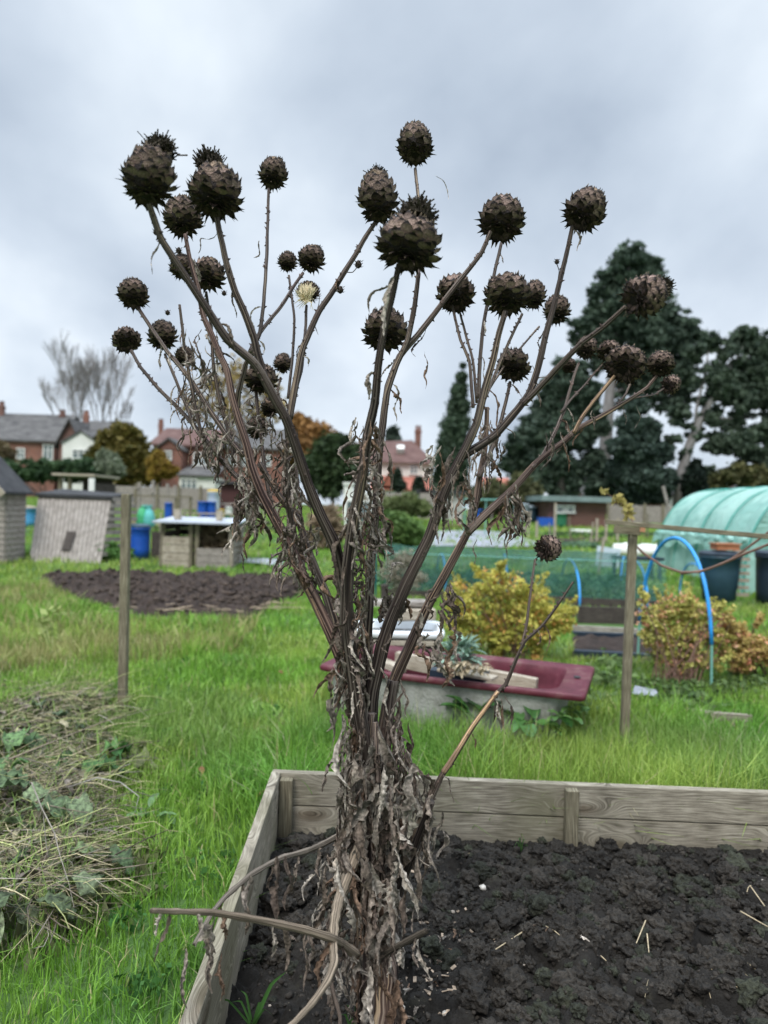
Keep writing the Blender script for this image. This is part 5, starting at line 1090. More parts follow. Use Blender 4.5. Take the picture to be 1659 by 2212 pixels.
sheet('ground_sheet', 'dark torn plastic scrap in the weeds beside the crossbar post', [(1365, 1512), (1420, 1518), (1418, 1496), (1372, 1490)], .05, 'plastic_sheet')
# yellow bushes
def bush(label, base_px, d, blobs, n, seed, cols, size=.021):
    n = int(n*1.5)
    b = G(*base_px); t = thing('blueberry_bush', label, 'bush', b, 'yellowing fruit bushes')
    mb = MB(); r = random.Random(seed)
    for k in range(46):
        bl = r.choice(blobs); e = P(bl[0]+r.uniform(-.9, .9)*bl[2], bl[1]+r.uniform(-.9, .7)*bl[2], d+r.uniform(-.25, .25)); s = b+Vector((r.uniform(-.18, .18), r.uniform(-.12, .12), 0)); mid = s.lerp(e, .5)+Vector((r.uniform(-.06, .06), 0, .06)); mb.tube([s, mid, e], [.006, .004, .0015], n=5)
    sb = []
    for k in range(34):
        bl = r.choice(blobs); a0 = P(bl[0], bl[1], d+r.uniform(-.2, .2)); out_ = (a0-(b+Vector((0, 0, .15)))).normalized()+Vector((r.uniform(-.5, .5), r.uniform(-.5, .5), r.uniform(0, .7))); e = a0+out_.normalized()*W(bl[2], d)*r.uniform(1.0, 1.9); e.z = max(e.z, .1)
        mb.tube([a0, a0.lerp(e, .5)+Vector((0, 0, .01)), e], [.003, .002, .001], n=4)
        for s_ in (.45, .6, .75, .88, 1.0): sb.append((a0.lerp(e, s_), (.022, .022, .022)))
    obj('stems', mb, M['cable'], t)
    cloud('leaves', sb, n//9, size, cols[0], cols[1], M['foliage'], parent=t, seed=seed+7, hollow=0, asp=1.5)
    cloud('leaves', [B(x, y, rr_, d) for x, y, rr_ in blobs], int(n*.85), size, cols[0], cols[1], M['foliage'], parent=t, seed=seed, hollow=0, clumps=420, csig=.13, asp=1.5)
    cloud('leaves', [B(x, y, rr_, d) for x, y, rr_ in blobs], n//9, size, cols[2], cols[3], M['foliage'], parent=t, seed=seed+1, hollow=.2, clumps=160, csig=.16, asp=1.5)
    return t
YB = ((.27, .29, .05), (.70, .61, .15), (.5, .24, .06), (.66, .38, .13))
bush('golden yellow leaved bush behind the right end of the maroon bath', (1100, 1428), 6.3, [(1000, 1290, 38), (1050, 1270, 38), (1100, 1280, 44), (1150, 1300, 42), (1000, 1340, 42), (1060, 1340, 48), (1120, 1350, 48), (1180, 1345, 42), (1215, 1335, 30), (1010, 1385, 32), (1080, 1390, 34), (1150, 1395, 34), (1080, 1240, 20), (1030, 1240, 20)], 9500, 201, YB)
bush('coral and yellow leaved bush pierced by the tallest blue hoop', (1465, 1490), 5.6, [(1400, 1330, 26), (1440, 1315, 30), (1490, 1310, 30), (1530, 1330, 28), (1420, 1370, 34), (1480, 1365, 38), (1530, 1375, 30), (1440, 1410, 32), (1500, 1415, 34), (1470, 1445, 26), (1550, 1320, 14), (1560, 1390, 26), (1545, 1430, 22), (1390, 1290, 14), (1570, 1330, 16)], 6200, 203, ((.26, .28, .06), (.66, .58, .19), (.66, .30, .17), (.78, .48, .32)))
bush('pinkish leaved bush low at the right edge beyond the hoop', (1620, 1470), 5.7, [(1590, 1370, 26), (1620, 1400, 32), (1655, 1410, 34), (1690, 1400, 34), (1600, 1430, 26), (1570, 1345, 16), (1640, 1345, 12)], 3600, 205, ((.3, .24, .06), (.72, .52, .2), (.68, .26, .16), (.8, .46, .3)))
# low weeds around the bushes
cloud('ground_weeds', [(G(x, y)+Vector((0, 0, .03)), (.22, .25, .08)) for x, y in ((1300, 1480), (1250, 1470), (1330, 1450), (1400, 1495), (1450, 1505), (1500, 1500), (1560, 1500), (1620, 1490), (1420, 1540), (1480, 1525), (1290, 1530), (1250, 1540), (1220, 1545))], 6000, .035, (.05, .10, .03), (.17, .24, .09), M['foliage'], org=(1.8, 5, 0), seed=97, hollow=0, asp=2)
tag(bpy.data.objects['ground_weeds'], 'low tangled weeds at the feet of the yellow bushes', 'weeds', kind='stuff')

# ------------------------------------------------ maroon bath
ZR = .37
NL, NR, FL, FR = G(713, 1440, ZR), G(1307, 1506, ZR), G(768, 1387, ZR), G(1250, 1438, ZR)
o_ = (NL+NR+FL+FR)/4; ex = ((NR-NL)+(FR-FL)).normalized(); ey = Vector((-ex.y, ex.x, 0)); Lx = ((NR-NL).length+(FR-FL).length)/4; Ly = ((FL-NL).length+(FR-NR).length)/4*1.0
tub = thing('bathtub', 'old maroon bath with a grey shell used as a planter in the grass', 'bathtub', (o_.x, o_.y, 0))
def tp(x, y, z): return Vector((o_.x, o_.y, 0))+ex*x+ey*y+Vector((0, 0, z))
NS = 48
def sup(a, b, cx, e, z, n=NS, cy=0):
    r = []
    for k in range(n):
        t = 2*math.pi*k/n; c, s_ = math.cos(t), math.sin(t); r.append(tp(cx+a*abs(c)**(2/e)*(1 if c > 0 else -1), cy+b*abs(s_)**(2/e)*(1 if s_ > 0 else -1), z))
    return r
rings = [sup(Lx*.985, Ly*.985, 0, 40, ZR-.035), sup(Lx, Ly, 0, 40, ZR-.03), sup(Lx, Ly, 0, 40, ZR-.006), sup(Lx-.008, Ly-.008, 0, 30, ZR+.004), sup(Lx-.04, Ly-.035, 0, 20, ZR-.002),
         sup(Lx*.865, Ly*.87, -.045, 8, ZR-.004), sup(Lx*.855, Ly*.85, -.045, 7, ZR-.02), sup(Lx*.84, Ly*.835, -.05, 6, ZR-.07), sup(Lx*.79, Ly*.80, -.07, 5, ZR-.26), sup(Lx*.73, Ly*.72, -.09, 4, ZR-.325), sup(Lx*.3, Ly*.2, -.1, 2, ZR-.33)]
mb = MB(); vs = [p for r in rings for p in r]; mb.add(vs, [(i*NS+k, i*NS+(k+1) % NS, (i+1)*NS+(k+1) % NS, (i+1)*NS+k) for i in range(len(rings)-1) for k in range(NS)]+[tuple((len(rings)-1)*NS+k for k in range(NS))])
o = obj('basin', mb, M['maroon'], tub, smooth=True)
mb = MB(); rg2 = [sup(Lx*.90, Ly*.925, -.04, 12, ZR-.036), sup(Lx*.89, Ly*.92, -.04, 12, ZR-.08), sup(Lx*.87, Ly*.90, -.05, 10, .12), sup(Lx*.82, Ly*.86, -.06, 8, -.02)]; vs = [p for r in rg2 for p in r]
mb.add(vs, [(i*NS+k, (i+1)*NS+k, (i+1)*NS+(k+1) % NS, i*NS+(k+1) % NS) for i in range(3) for k in range(NS)]); obj('shell', mb, M['tubshell'], tub, smooth=True)
for (x, y) in ((Lx*.90, .02),):
    mb = MB(); c = tp(x, y, ZR+.004); mb.lathe(tuple(c), [(.02, 0), (.02, .004), (.012, .005)], n=16); obj('tap_hole', mb, M['felt'], tub)
# planks inside
def tplank(label, a, b, w_, h, m='wood_pale', name='plank'):
    mb = MB(); mb.beam(tp(*a), tp(*b), w_, h); o = obj(name, mb, M[m]); o.modifiers.new('bevel', 'BEVEL').width = .003; return tag(o, label, 'plank', 'planks lying in the maroon bath')
tplank('thick grey plank lying along the back inside of the bath', (-Lx*.62, Ly*.52, ZR-.045), (Lx*.60, Ly*.10, ZR-.085), .05, .10)
tplank('thin plank tray edge under the silver leaved plant', (-Lx*.10, -Ly*.42, ZR+.008), (Lx*.34, -Ly*.60, ZR+.002), .10, .018)
tplank('ribbed decking board on the right floor of the bath', (Lx*.12, -Ly*.15, ZR-.14), (Lx*.64, -Ly*.35, ZR-.15), .2, .03)
tplank('narrow plank at the left inside end of the bath', (-Lx*.80, Ly*.25, ZR-.03), (-Lx*.45, -Ly*.2, ZR-.05), .08, .04)
# pot/tray of the plant
mb = MB(); c = tp(.03, -Ly*.34, ZR-.02); mb.box((c.x, c.y, c.z), (.34, .16, .05), rot=math.atan2(ex.y, ex.x)); tag(obj('plant_tray', mb, M['black']), 'dark tray holding the silver leaved plant', 'tray')
# silver leaved plant
def leafmesh(mb, p, d, L_, w_, up, col, droop=.5, fold=.25, n=5, wav=0, rng=rr):
    d = Vector(d).normalized(); side = d.cross(up).normalized(); vs = []; t = d.copy(); q = Vector(p)
    for i in range(n+1):
        s = i/n; ww = w_*math.sin(math.pi*min(max(s*.93+.05, 0), 1))**.8; nrm = side.cross(t).normalized()
        e = wav*rng.uniform(-1, 1)
        vs += [q-side*ww+nrm*(fold*ww+e*w_), q-side*ww*.5+nrm*fold*.3*ww, q, q+side*ww*.5+nrm*fold*.3*ww, q+side*ww+nrm*(fold*ww-e*w_)]
        t = (t+Vector((0, 0, -1))*droop/n).normalized(); q = q+t*L_/n
    mb.add(vs, [(i*5+k, i*5+k+1, (i+1)*5+k+1, (i+1)*5+k) for i in range(n) for k in range(4)], None, col)
c0 = P(992, 1432, 4.05); t = thing('silver_plant', 'silvery grey-green woolly leaved plant growing in the bath', 'plant', tuple(c0))
mb = MB(); r = random.Random(4)
for k in range(230):
    az = r.uniform(0, 6.28); hgt = r.uniform(-.02, .115); rad_ = r.uniform(.0, .13)*(1-max(hgt, 0)*4.5); el = r.uniform(.1, 1.3) if hgt > .05 else r.uniform(0, .7)
    dv_ = Vector((math.cos(az)*math.cos(el), math.sin(az)*math.cos(el), math.sin(el))); g = r.uniform(.7, 1.25)
    leafmesh(mb, c0+Vector((math.cos(az)*rad_, math.sin(az)*rad_*.8, hgt)), dv_, r.uniform(.05, .085), r.uniform(.009, .014), Vector((0, 0, 1)) if el < 1.2 else Vector((1, 0, 0)), (.21*g, .31*g, .24*g), .6, .3, 4)
mb.col = mb.col; obj('leaves', mb, vmat('woolly leaf', .9, .1, 80, .2, .1, .3), t, smooth=True)
mb = MB()
for k in range(110):
    x = r.uniform(-.11, .15); dv_ = Vector((r.uniform(-1, 1), r.uniform(-1, .1), r.uniform(-.3, .3))); g = r.uniform(.6, 1.2)
    leafmesh(mb, c0+Vector((x, -.10+r.uniform(-.02, .03), r.uniform(-.03, .03))), dv_, r.uniform(.03, .06), r.uniform(.005, .010), Vector((0, 0, 1)), (.46*g, .38*g, .26*g), 1, .8, 4, .3, r)
o = obj('withered_leaves', mb, M['leafdry'], t, smooth=True)
# ---- white sink with slabs behind
d = 5.3; zs = P(860, 1370, d).z; a = P(768, 1375, d); b = P(962, 1373, d); t = thing('white_sink', 'white enamel sink tray propped behind the bath', 'sink', ((a.x+b.x)/2, a.y, 0))
x0, x1 = a.x, b.x; cx_ = (x0+x1)/2; mb = MB(); hx = (x1-x0)/2; rz = zs+.02
def rr2(hx_, hy_, z, e=12, n=40): return [(cx_+hx_*abs(math.cos(2*math.pi*k/n))**(2/e)*(1 if math.cos(2*math.pi*k/n) > 0 else -1), a.y+.26+hy_*abs(math.sin(2*math.pi*k/n))**(2/e)*(1 if math.sin(2*math.pi*k/n) > 0 else -1), z) for k in range(n)]
rg3 = [rr2(hx*.97, .27, rz-.05), rr2(hx, .29, rz-.04), rr2(hx, .29, rz), rr2(hx-.02, .27, rz+.005), rr2(hx*.86, .22, rz, 8), rr2(hx*.8, .19, rz-.12, 6), rr2(hx*.3, .06, rz-.13, 3)]
mb.add([p for r_ in rg3 for p in r_], [(i*40+k, i*40+(k+1) % 40, (i+1)*40+(k+1) % 40, (i+1)*40+k) for i in range(6) for k in range(40)]+[tuple(6*40+k for k in range(40))]); obj('basin', mb, M['enamel'], t, smooth=True)
mb = MB(); mb.box((cx_, a.y+.27, (rz-.06)/2), (hx*1.7, .45, rz-.06)); obj('stand', mb, M['wood_dark'], t)
mb = MB(); mb.beam((cx_-.2, a.y-.04, rz-.08), (cx_+.45*hx+.1, a.y-.04, rz-.075), .03, .03); obj('batten', mb, M['wood_pale'], t)
mb = MB(); mb.beam((cx_-.1, a.y+.24, rz+.09), (cx_+hx*.8, a.y+.3, rz+.10), .18, .09); o = obj('timber_block', mb, M['wood_pale']); o.modifiers.new('bevel', 'BEVEL').width = .012; tag(o, 'chunky pale timber block resting on the white sink', 'timber')
mb = MB(); mb.beam((cx_-.25, a.y+.3, rz+.17), (cx_+hx*.62, a.y+.34, rz+.175), .2, .035); tag(obj('board', mb, M['wood_grey']), 'thin flat board stacked on the timber block', 'board')
mb = MB(); mb.lathe((P(868, 0, d+1).x, a.y+.9, 0), [(.03, 0), (.03, .62), (.034, .66), (.03, .67)], n=12); tag(obj('stake', mb, M['wood_dark']), 'dark stub post behind the white sink', 'stake')

# ------------------------------------------------ broad green leaves by the bath (dock / horseradish)
def leafy(name, label, cat, c, n, L_, w_, col1, col2, seed, el=(.3, 1.1), spread=.08, group=None, droop=.9, mtl='leafgreen', wav=.15, azr=(0, 6.28), seg=7, holes=0):
    r = random.Random(seed); t = thing(name, label, cat, tuple(c), group)
    for k in range(n):
        az = r.uniform(*azr); e = r.uniform(*el); dv_ = Vector((math.cos(az)*math.cos(e), math.sin(az)*math.cos(e), math.sin(e))); g = r.random(); col = [col1[i]*(1-g)+col2[i]*g for i in range(3)]
        mb = MB(); st = Vector(c)+Vector((r.uniform(-spread, spread), r.uniform(-spread, spread), 0)); pl = L_*.3; q = st+dv_*pl
        mb.tube([st, st+dv_*pl*.5, q], [w_*.06, w_*.05, w_*.04], n=5, col=[min(1, v*1.6) for v in col]); leafmesh(mb, q, dv_, L_*r.uniform(.7, 1.1), w_*r.uniform(.7, 1.1), Vector((0, 0, 1)), col, droop, .3, seg, wav, r)
        o = obj('leaf', mb, M[mtl], t, smooth=True)
    return t
M['leafgreen'] = vmat('broad leaf', .45, .2, 25, .35, .4, .4, .004)
leafy('dock_plant', 'dark glossy dock leaves pressed against the bath shell', 'plant', P(1030, 1545, 4.0), 9, .16, .045, (.025, .08, .02), (.05, .13, .03), 61, el=(.4, 1.3), spread=.07)
leafy('dock_plant', 'broad dock leaves in the grass below the right end of the bath', 'plant', P(1150, 1560, 3.9), 9, .18, .05, (.03, .10, .02), (.07, .17, .04), 62, el=(.1, .7), spread=.12)
leafy('dock_plant', 'nettle-like green leaves under the right corner of the bath rim', 'plant', P(1235, 1545, 3.9), 22, .08, .022, (.05, .12, .03), (.12, .22, .06), 63, el=(.1, 1.2), spread=.12)

# ------------------------------------------------ weed heap on the left
M['heapleaf'] = vmat('blotched leaf', .55, .2, 60, .8, .35, 1, .01)
hp = [(60, 1620, .16, (.035, .085, .025), (.13, .22, .08)), (170, 1660, .12, (.03, .09, .02), (.10, .20, .05)), (40, 1760, .15, (.06, .10, .04), (.17, .22, .11)), (110, 1880, .1, (.05, .09, .035), (.15, .2, .09)), (20, 1950, .12, (.06, .09, .04), (.17, .2, .11)), (120, 1560, .16, (.06, .09, .04), (.15, .2, .1))]
labs = ['big wrinkled comfrey leaves at the left edge of the weed heap', 'large dark green leaf rosette near the middle of the weed heap', 'insect eaten broad leaves at the left edge below the middle of the heap', 'small mottled leafy plant at the lower end of the weed heap', 'ragged grey-green leaves in the lower left corner of the heap', 'wilted leaf clump at the top of the weed heap behind the stalks']
for k, (px, py, h, c1, c2) in enumerate(hp):
    c = G(px, py+40, .02); c.z = h*.85
    leafy('comfrey_plant', labs[k], 'plant', c, (7, 9, 7, 6, 8, 5)[k], (.20, .19, .19, .14, .15, .15)[k], (.062, .06, .058, .04, .045, .042)[k], c1, c2, 70+k, el=(-.3, .8), spread=.16, mtl='heapleaf', wav=.5, droop=1.6, group='broad leaved plants of the weed heap', seg=9)
leafy('nettle_plant', 'small fresh green weed at the right foot of the heap', 'plant', G(330, 1770, .02), 12, .09, .02, (.08, .15, .05), (.14, .24, .1), 81, el=(.0, .8), spread=.05, droop=.8)
# heap body: mound and dead stalks
mb = MB(); r = random.Random(8)
def heapz(x, y):
    best = 0
    for (px, py, h, *_) in hp:
        c = G(px, py); q = ((x-c.x)/.55)**2+((y-c.y)/.45)**2; best = max(best, h*math.exp(-q)*.8)
    return best
for k in range(3000):
    px = r.gauss(90, 110); py = r.uniform(1440, 2030); lim = 300-abs(py-1600)*.35 if py < 1700 else 300-(py-1600)*.42
    if px > lim or px < -160: continue
    p = G(px, py); z = heapz(p.x, p.y)*r.uniform(.3, 1.25)+.01; az = r.gauss(.35, 1.5); l = r.uniform(.06, .34); dv_ = Vector((math.cos(az), math.sin(az), r.gauss(0, .22))); g = r.uniform(.4, 1.3)
    c = [(.42*g, .36*g, .22*g), (.30*g, .27*g, .22*g), (.36*g, .38*g, .16*g), (.16*g, .13*g, .1*g)][r.choice([0, 0, 1, 2, 3])]
    bend = Vector((r.uniform(-1, 1), r.uniform(-1, 1), r.uniform(-.2, .9)))*l*.18; a = p+Vector((0, 0, z)); q = [a, a+dv_*l*.35+bend, a+dv_*l*.7+bend*.9, a+dv_*l]
    for v in q: v.z = max(v.z, .01)
    w_ = r.choice([.0008, .001, .0013, .0022]); mb.tube(q, [w_, w_, w_*.9, w_*.5], n=4, cap=False, col=c)
for k in range(900):   # shrivelled grey leaf scraps
    px = r.gauss(80, 100); py = r.uniform(1470, 2000)
    if px > 250-abs(py-1600)*.3: continue
    p = G(px, py); z = heapz(p.x, p.y)*r.uniform(.5, 1.1)+.02; g = r.uniform(.5, 1.2); leafmesh(mb, p+Vector((0, 0, z)), Vector((r.uniform(-1, 1), r.uniform(-1, 1), r.uniform(-.5, .5))), r.uniform(.03, .09), r.uniform(.006, .018), Vector((0, 0, 1)), [(.2*g, .17*g, .14*g), (.26*g, .24*g, .16*g), (.12*g, .14*g, .07*g)][r.randint(0, 2)], 1.5, .9, 5, .5, r)
for k in range(1500):    # living grass pushing through
    px = r.gauss(90, 110); py = r.uniform(1440, 2040)
    if px > 290-abs(py-1600)*.3 or px < -160: continue
    p = G(px, py); z = heapz(p.x, p.y)*r.uniform(.2, 1); az = r.uniform(0, 6.28); l = r.uniform(.06, .16); e = Vector((math.cos(az)*.5, math.sin(az)*.5, 1)).normalized()*l; u = Vector((-math.sin(az), math.cos(az), 0))*r.uniform(.0015, .003); a = p+Vector((0, 0, z)); g = r.uniform(.5, 1.2)
    mb.add([a-u, a+u, a+e*.6+u*.7, a+e*.6-u*.7, a+e+Vector((math.cos(az), math.sin(az), -.4))*l*.25], [(0, 1, 2, 3), (3, 2, 4)], None, (.16*g, .24*g, .06*g))
tag(obj('dead_weeds', mb, M['litter'], org=(0, 0, 0), smooth=True), 'tangled heap of dry stalks and shrivelled weeds at the left', 'weed heap', kind='stuff')
cloud('heap_base', [(G(px, py)+Vector((0, 0, .0)), (.42, .36, h*.75)) for px, py, h, *_ in hp], 9000, .035, (.05, .055, .025), (.2, .22, .1), M['foliage'], org=(-1.5, 3, 0), seed=99, hollow=.3, asp=2.2)
tag(bpy.data.objects['heap_base'], 'dark rotting litter filling the inside of the weed heap', 'weed heap', kind='stuff')
# individual stalks that read clearly
def stalk(label, pts_px, d0_, d1_, w_, col, name='dead_stalk'):
    n = len(pts_px); q = [P(x, y, d0_+(d1_-d0_)*i/(n-1)) for i, (x, y) in enumerate(pts_px)]; mb = MB(); mb.tube(q, [w_*(1-.6*i/(n-1)) for i in range(n)], n=6, col=col, jit=.2); return tag(obj(name, mb, M['litter'], smooth=True), label, 'stalk')
stalk('pale grey forked stalk standing out at the lower left of the heap', [(68, 1690), (90, 1745), (118, 1800), (130, 1850), (148, 1905), (160, 1960)], 2.5, 2.15,   .0028, (.24, .215, .18))
stalk('long thin stalk lying across the heap towards the left post', [(20, 1640), (120, 1600), (220, 1560), (330, 1530)], 3.0, 3.9, .004, (.25, .2, .15))
stalk('grey twig reaching right over the grass from the heap', [(150, 1700), (210, 1680), (260, 1690), (300, 1720), (290, 1760)], 2.9, 2.8, .0035, (.3, .28, .25))
stalk('straw coloured stem arching over the grass right of the left post', [(270, 1560), (320, 1548), (380, 1535)], 4.3, 4.2, .003, (.3, .27, .17))
t = thing('flowering_weed', 'pale yellow-green branching weed stalk left of the post', 'weed', G(117, 1560))
mb = MB(); q = [G(120, 1560), P(117, 1500, 5.6), P(115, 1420, 5.9), P(112, 1350, 6.1)]; mb.tube(q, [.008, .007, .005, .003], n=6, col=(.33, .36, .16)); 
for (e, s_) in (((60, 1295), 2), ((150, 1290), 3), ((190, 1275), 3), ((85, 1310), 2)): mb.tube([q[s_], q[s_].lerp(P(e[0], e[1], 6), .5)+Vector((0, 0, .03)), P(e[0], e[1], 6)], [.004, .003, .002], n=5, col=(.33, .36, .16))
obj('stem', mb, M['litter'], t); cloud('leaves', [(P(125, 1320, 6), (.14, .1, .08)), (P(100, 1350, 6), (.1, .1, .1))], 40, .05, (.2, .26, .07), (.33, .38, .14), M['foliage'], parent=t, seed=101, hollow=0)

rl = np.random.RandomState(17); bl = []
for k in range(70):
    y = rl.uniform(1.6, 7.5); x = rl.uniform(-.5*y-.2, .5*y+.2)
    if inbed(x, y, .05): continue
    s = rl.uniform(.04, .13); bl.append(((x, y, .03), (s, s, .025)))
cloud('lawn_weeds', bl, 4200, .022, (.035, .11, .025), (.10, .24, .06), M['foliage'], org=(0, 4, 0), seed=131, hollow=0, asp=1.1, up=1.5)
tag(bpy.data.objects['lawn_weeds'], 'small clover and broad leaved weeds scattered through the grass', 'weeds', kind='stuff')
r = random.Random(91)
for k, (px, py) in enumerate(((575, 1745), (600, 1470), (430, 1690))):
    c = G(px, py); c.z = .07; mb = MB(); leafmesh(mb, c, Vector((r.uniform(-1, 1), r.uniform(-1, 1), .1)), .05, .016, Vector((0, 0, 1)), (.2, .1, .05), .6, .6, 5, .3, r)
    tag(obj('tree_leaf', mb, M['leafdry'], smooth=True), ['brown fallen leaf in the grass just above the bed corner', 'brown fallen leaf far up the grass path', 'brown fallen leaf midway between heap and bed'][k], 'leaf')

# ------------------------------------------------ more plots between the netting and the houses
def gthing(name, label, cat, px, py, ph, wpx, m, dpt=.5, group=None, parts=None):
    a = G(px, py); d = (a-CM.translation).dot(CM.to_3x3() @ Vector((0, 0, -1))); h = W(ph, d); w_ = W(wpx, d); mb = MB(); mb.box((a.x, a.y, a.z+h/2), (w_, dpt, h)); o = obj(name, mb, M[m]); o.modifiers.new('bevel', 'BEVEL').width = .01; return tag(o, label, cat, group)
def grow_row(name, label, x0, x1, py, hpx, n, c1, c2, seed, size=.07):
    a = G(x0, py); b = G(x1, py); d = a.y; h = W(hpx, d); bl = [(a.lerp(b, (k+.5)/14)+Vector((0, 0, h*.5)), ((b-a).length/20, .35, h*.6)) for k in range(14)]
    cloud(name, bl, n, size, c1, c2, M['foliage'], org=tuple(a), seed=seed, hollow=0, zmin=-1); tag(bpy.data.objects[name], label, 'crop', kind='stuff')
grow_row('cabbage_row', 'row of blue-green cabbages beyond the green netting', 1160, 1290, 1182, 10, 2600, (.06, .13, .07), (.18, .28, .17), 301)
grow_row('bean_row', 'low yellowing crop row in front of the grey concrete garage', 930, 1090, 1142, 8, 1800, (.10, .15, .04), (.28, .30, .11), 302, .09)
grow_row('leek_row', 'dark green vegetable row right of the low grey fence', 1180, 1420, 1160, 9, 2400, (.04, .09, .03), (.13, .2, .08), 303, .08)
grow_row('kale_row', 'leafy dark crop left of the blue barrel and compost bins', 330, 600, 1150, 12, 2800, (.05, .09, .03), (.17, .2, .08), 304, .08)
grow_row('dead_crop', 'straw coloured dead crop between the far posts on the left', 290, 520, 1134, 10, 2200, (.16, .12, .06), (.34, .27, .15), 305, .09)
def soilpatch(name, pts_):
    mb = MB(); pp = [G(x, y, .03) for x, y in pts_]; n = 12; vs = []
    for j in range(n+1):
        for i in range(n+1):
            s, t_ = i/n, j/n; p = (pp[0]*(1-s)+pp[1]*s)*(1-t_)+(pp[3]*(1-s)+pp[2]*s)*t_; p.z = gz(p.y)+.05+.08*mnoise.noise(p*1.7); vs.append(p)
    mb.add(vs, [(j*(n+1)+i, j*(n+1)+i+1, (j+1)*(n+1)+i+1, (j+1)*(n+1)+i) for j in range(n) for i in range(n)]); tag(obj(name, mb, M['soil2'], org=(0, 0, 0), smooth=True), kind='structure')
soilpatch('soil_plot', [(1180, 1172), (1330, 1174), (1300, 1164), (1170, 1163)])
soilpatch('soil_plot', [(340, 1146), (560, 1152), (560, 1140), (350, 1136)])
r = random.Random(77); seen = ['slim pale cane', 'leaning grey cane', 'short brown cane', 'tall thin cane']
for k, (px, py, hp_) in enumerate(((1140, 1165, 62), (1188, 1170, 40), (1232, 1168, 52), (1275, 1176, 48), (1352, 1160, 44), (1398, 1165, 56), (1010, 1150, 50), (1060, 1146, 44), (1098, 1156, 58), (345, 1160, 52), (398, 1150, 46), (530, 1150, 54), (575, 1160, 60), (590, 1140, 50))):
    a = G(px, py); d = (a-CM.translation).dot(CM.to_3x3() @ Vector((0, 0, -1))); b = a+Vector((r.uniform(-.1, .1), 0, W(hp_, d))); mb = MB(); mb.beam(a-Vector((0, 0, .05)), b, .035, .035, up=(0, 1, 0)); tag(obj('garden_cane', mb, M[['wood_pale', 'wood_grey', 'post'][k % 3]]), 'thin bare garden cane standing among the far vegetable plots', 'cane', 'garden canes among the far plots')
gthing('crate', 'low grey wooden crate on the grass behind the netting, left of the canes', 'crate', 1120, 1150, 12, 26, 'wood_grey')
gthing('cold_frame', 'white-lidded low cold frame beside the far vegetable rows', 'cold frame', 1255, 1152, 8, 40, 'white')
gthing('pallet', 'stack of brown boards on the plot right of the compost bins', 'boards', 560, 1135, 9, 44, 'wood_dark')
gthing('trough', 'dark green trough on the left staging by the yellow tub', 'trough', 485, 1122, 10, 34, 'darkgreen')
gthing('pallet', 'pale plank stack behind the blue barrel and left post', 'boards', 345, 1136, 9, 46, 'wood_pale')
# ================================================================== THE DEAD ARTICHOKE
rp = random.Random(42)
base = G(812, 2290, .02); base = P(812, 2285, 1.72); base.z = .02
plant = thing('artichoke_plant', 'tall dead brown artichoke with many spiny seed heads, rooted in the raised bed', 'plant', tuple(base))
def spline(pts, sub=5):
    """Catmull-Rom over tuples"""
    n = len(pts); out = []
    for i in range(n-1):
        p0 = pts[max(i-1, 0)]; p1 = pts[i]; p2 = pts[i+1]; p3 = pts[min(i+2, n-1)]
        for k in range(sub):
            t = k/sub; out.append(tuple(.55*(b+(c-b)*t)+.45*.5*((2*b)+(-a+c)*t+(2*a-5*b+4*c-d)*t*t+(-a+3*b-3*c+d)*t**3) for a, b, c, d in zip(p0, p1, p2, p3)))
    out.append(tuple(pts[-1])); return out
STEMS = []
def stem(pts, w0, w1, d0, d1, tone=1.0, leaves=0, thorn=1, tint=(1, 1, 1), name='stem'):
    """pixel path bottom to top; widths in px; depth interpolated along length"""
    if w0 < 28: w0 *= .92; w1 *= .92
    sp_ = spline(pts, 6); n = len(sp_); acc = [0]
    for i in range(1, n): acc.append(acc[-1]+math.dist(sp_[i], sp_[i-1]))
    wob = rp.random()*100; q = []; rad = []
    for i, (x, y) in enumerate(sp_):
        s = acc[i]/acc[-1]; d = d0+(d1-d0)*s; w_ = (w0+(w1-w0)*s)
        jx = mnoise.noise(Vector((s*9, wob, 0)))*w_*.14; q.append(P(x+jx, y, d)); bump = 1+.10*max(0, mnoise.noise(Vector((s*acc[-1]/40, wob, 3))))
        rad.append(W(w_, d)/2*bump)
    mb = MB(); g = tone; mb.tube(q, rad, n=22 if w0 > 12 else 14, ribs=8 if w0 > 12 else 5, ribamp=.085, col=[(tint[0]*g, tint[1]*g, tint[2]*g, 1)]*((22 if w0 > 12 else 14)*n), jit=.05, rng=rp)
    # bark frays and thorns
    L_ = sum((q[i]-q[i-1]).length for i in range(1, n)); nth = int(L_*70*thorn)
    for k in range(nth):
        i = rp.randrange(n-1); f = rp.random(); c = q[i].lerp(q[i+1], f); t = (q[i+1]-q[i]).normalized(); sd = t.cross(Vector((rp.uniform(-1, 1), rp.uniform(-1, 1), rp.uniform(-1, 1)))).normalized(); r_ = rad[i]; a = c+sd*r_*.9
        ln = rp.uniform(.003, .009); e = a+(sd*rp.uniform(.5, 1)+t*rp.uniform(-.8, .8)).normalized()*ln; u = t.cross(sd)*rp.uniform(.0008, .0022); gg = g*rp.uniform(.8, 2.2)
        mb.add([a-t*.003-u, a-t*.003+u, a+t*.003+u, a+t*.003-u, e], [(0, 1, 4), (1, 2, 4), (2, 3, 4), (3, 0, 4)], None, (gg, gg, gg))
    o = obj(name, mb, M['stem'], plant, smooth=True); STEMS.append((q, rad, leaves)); return o, q, rad
S_ = stem
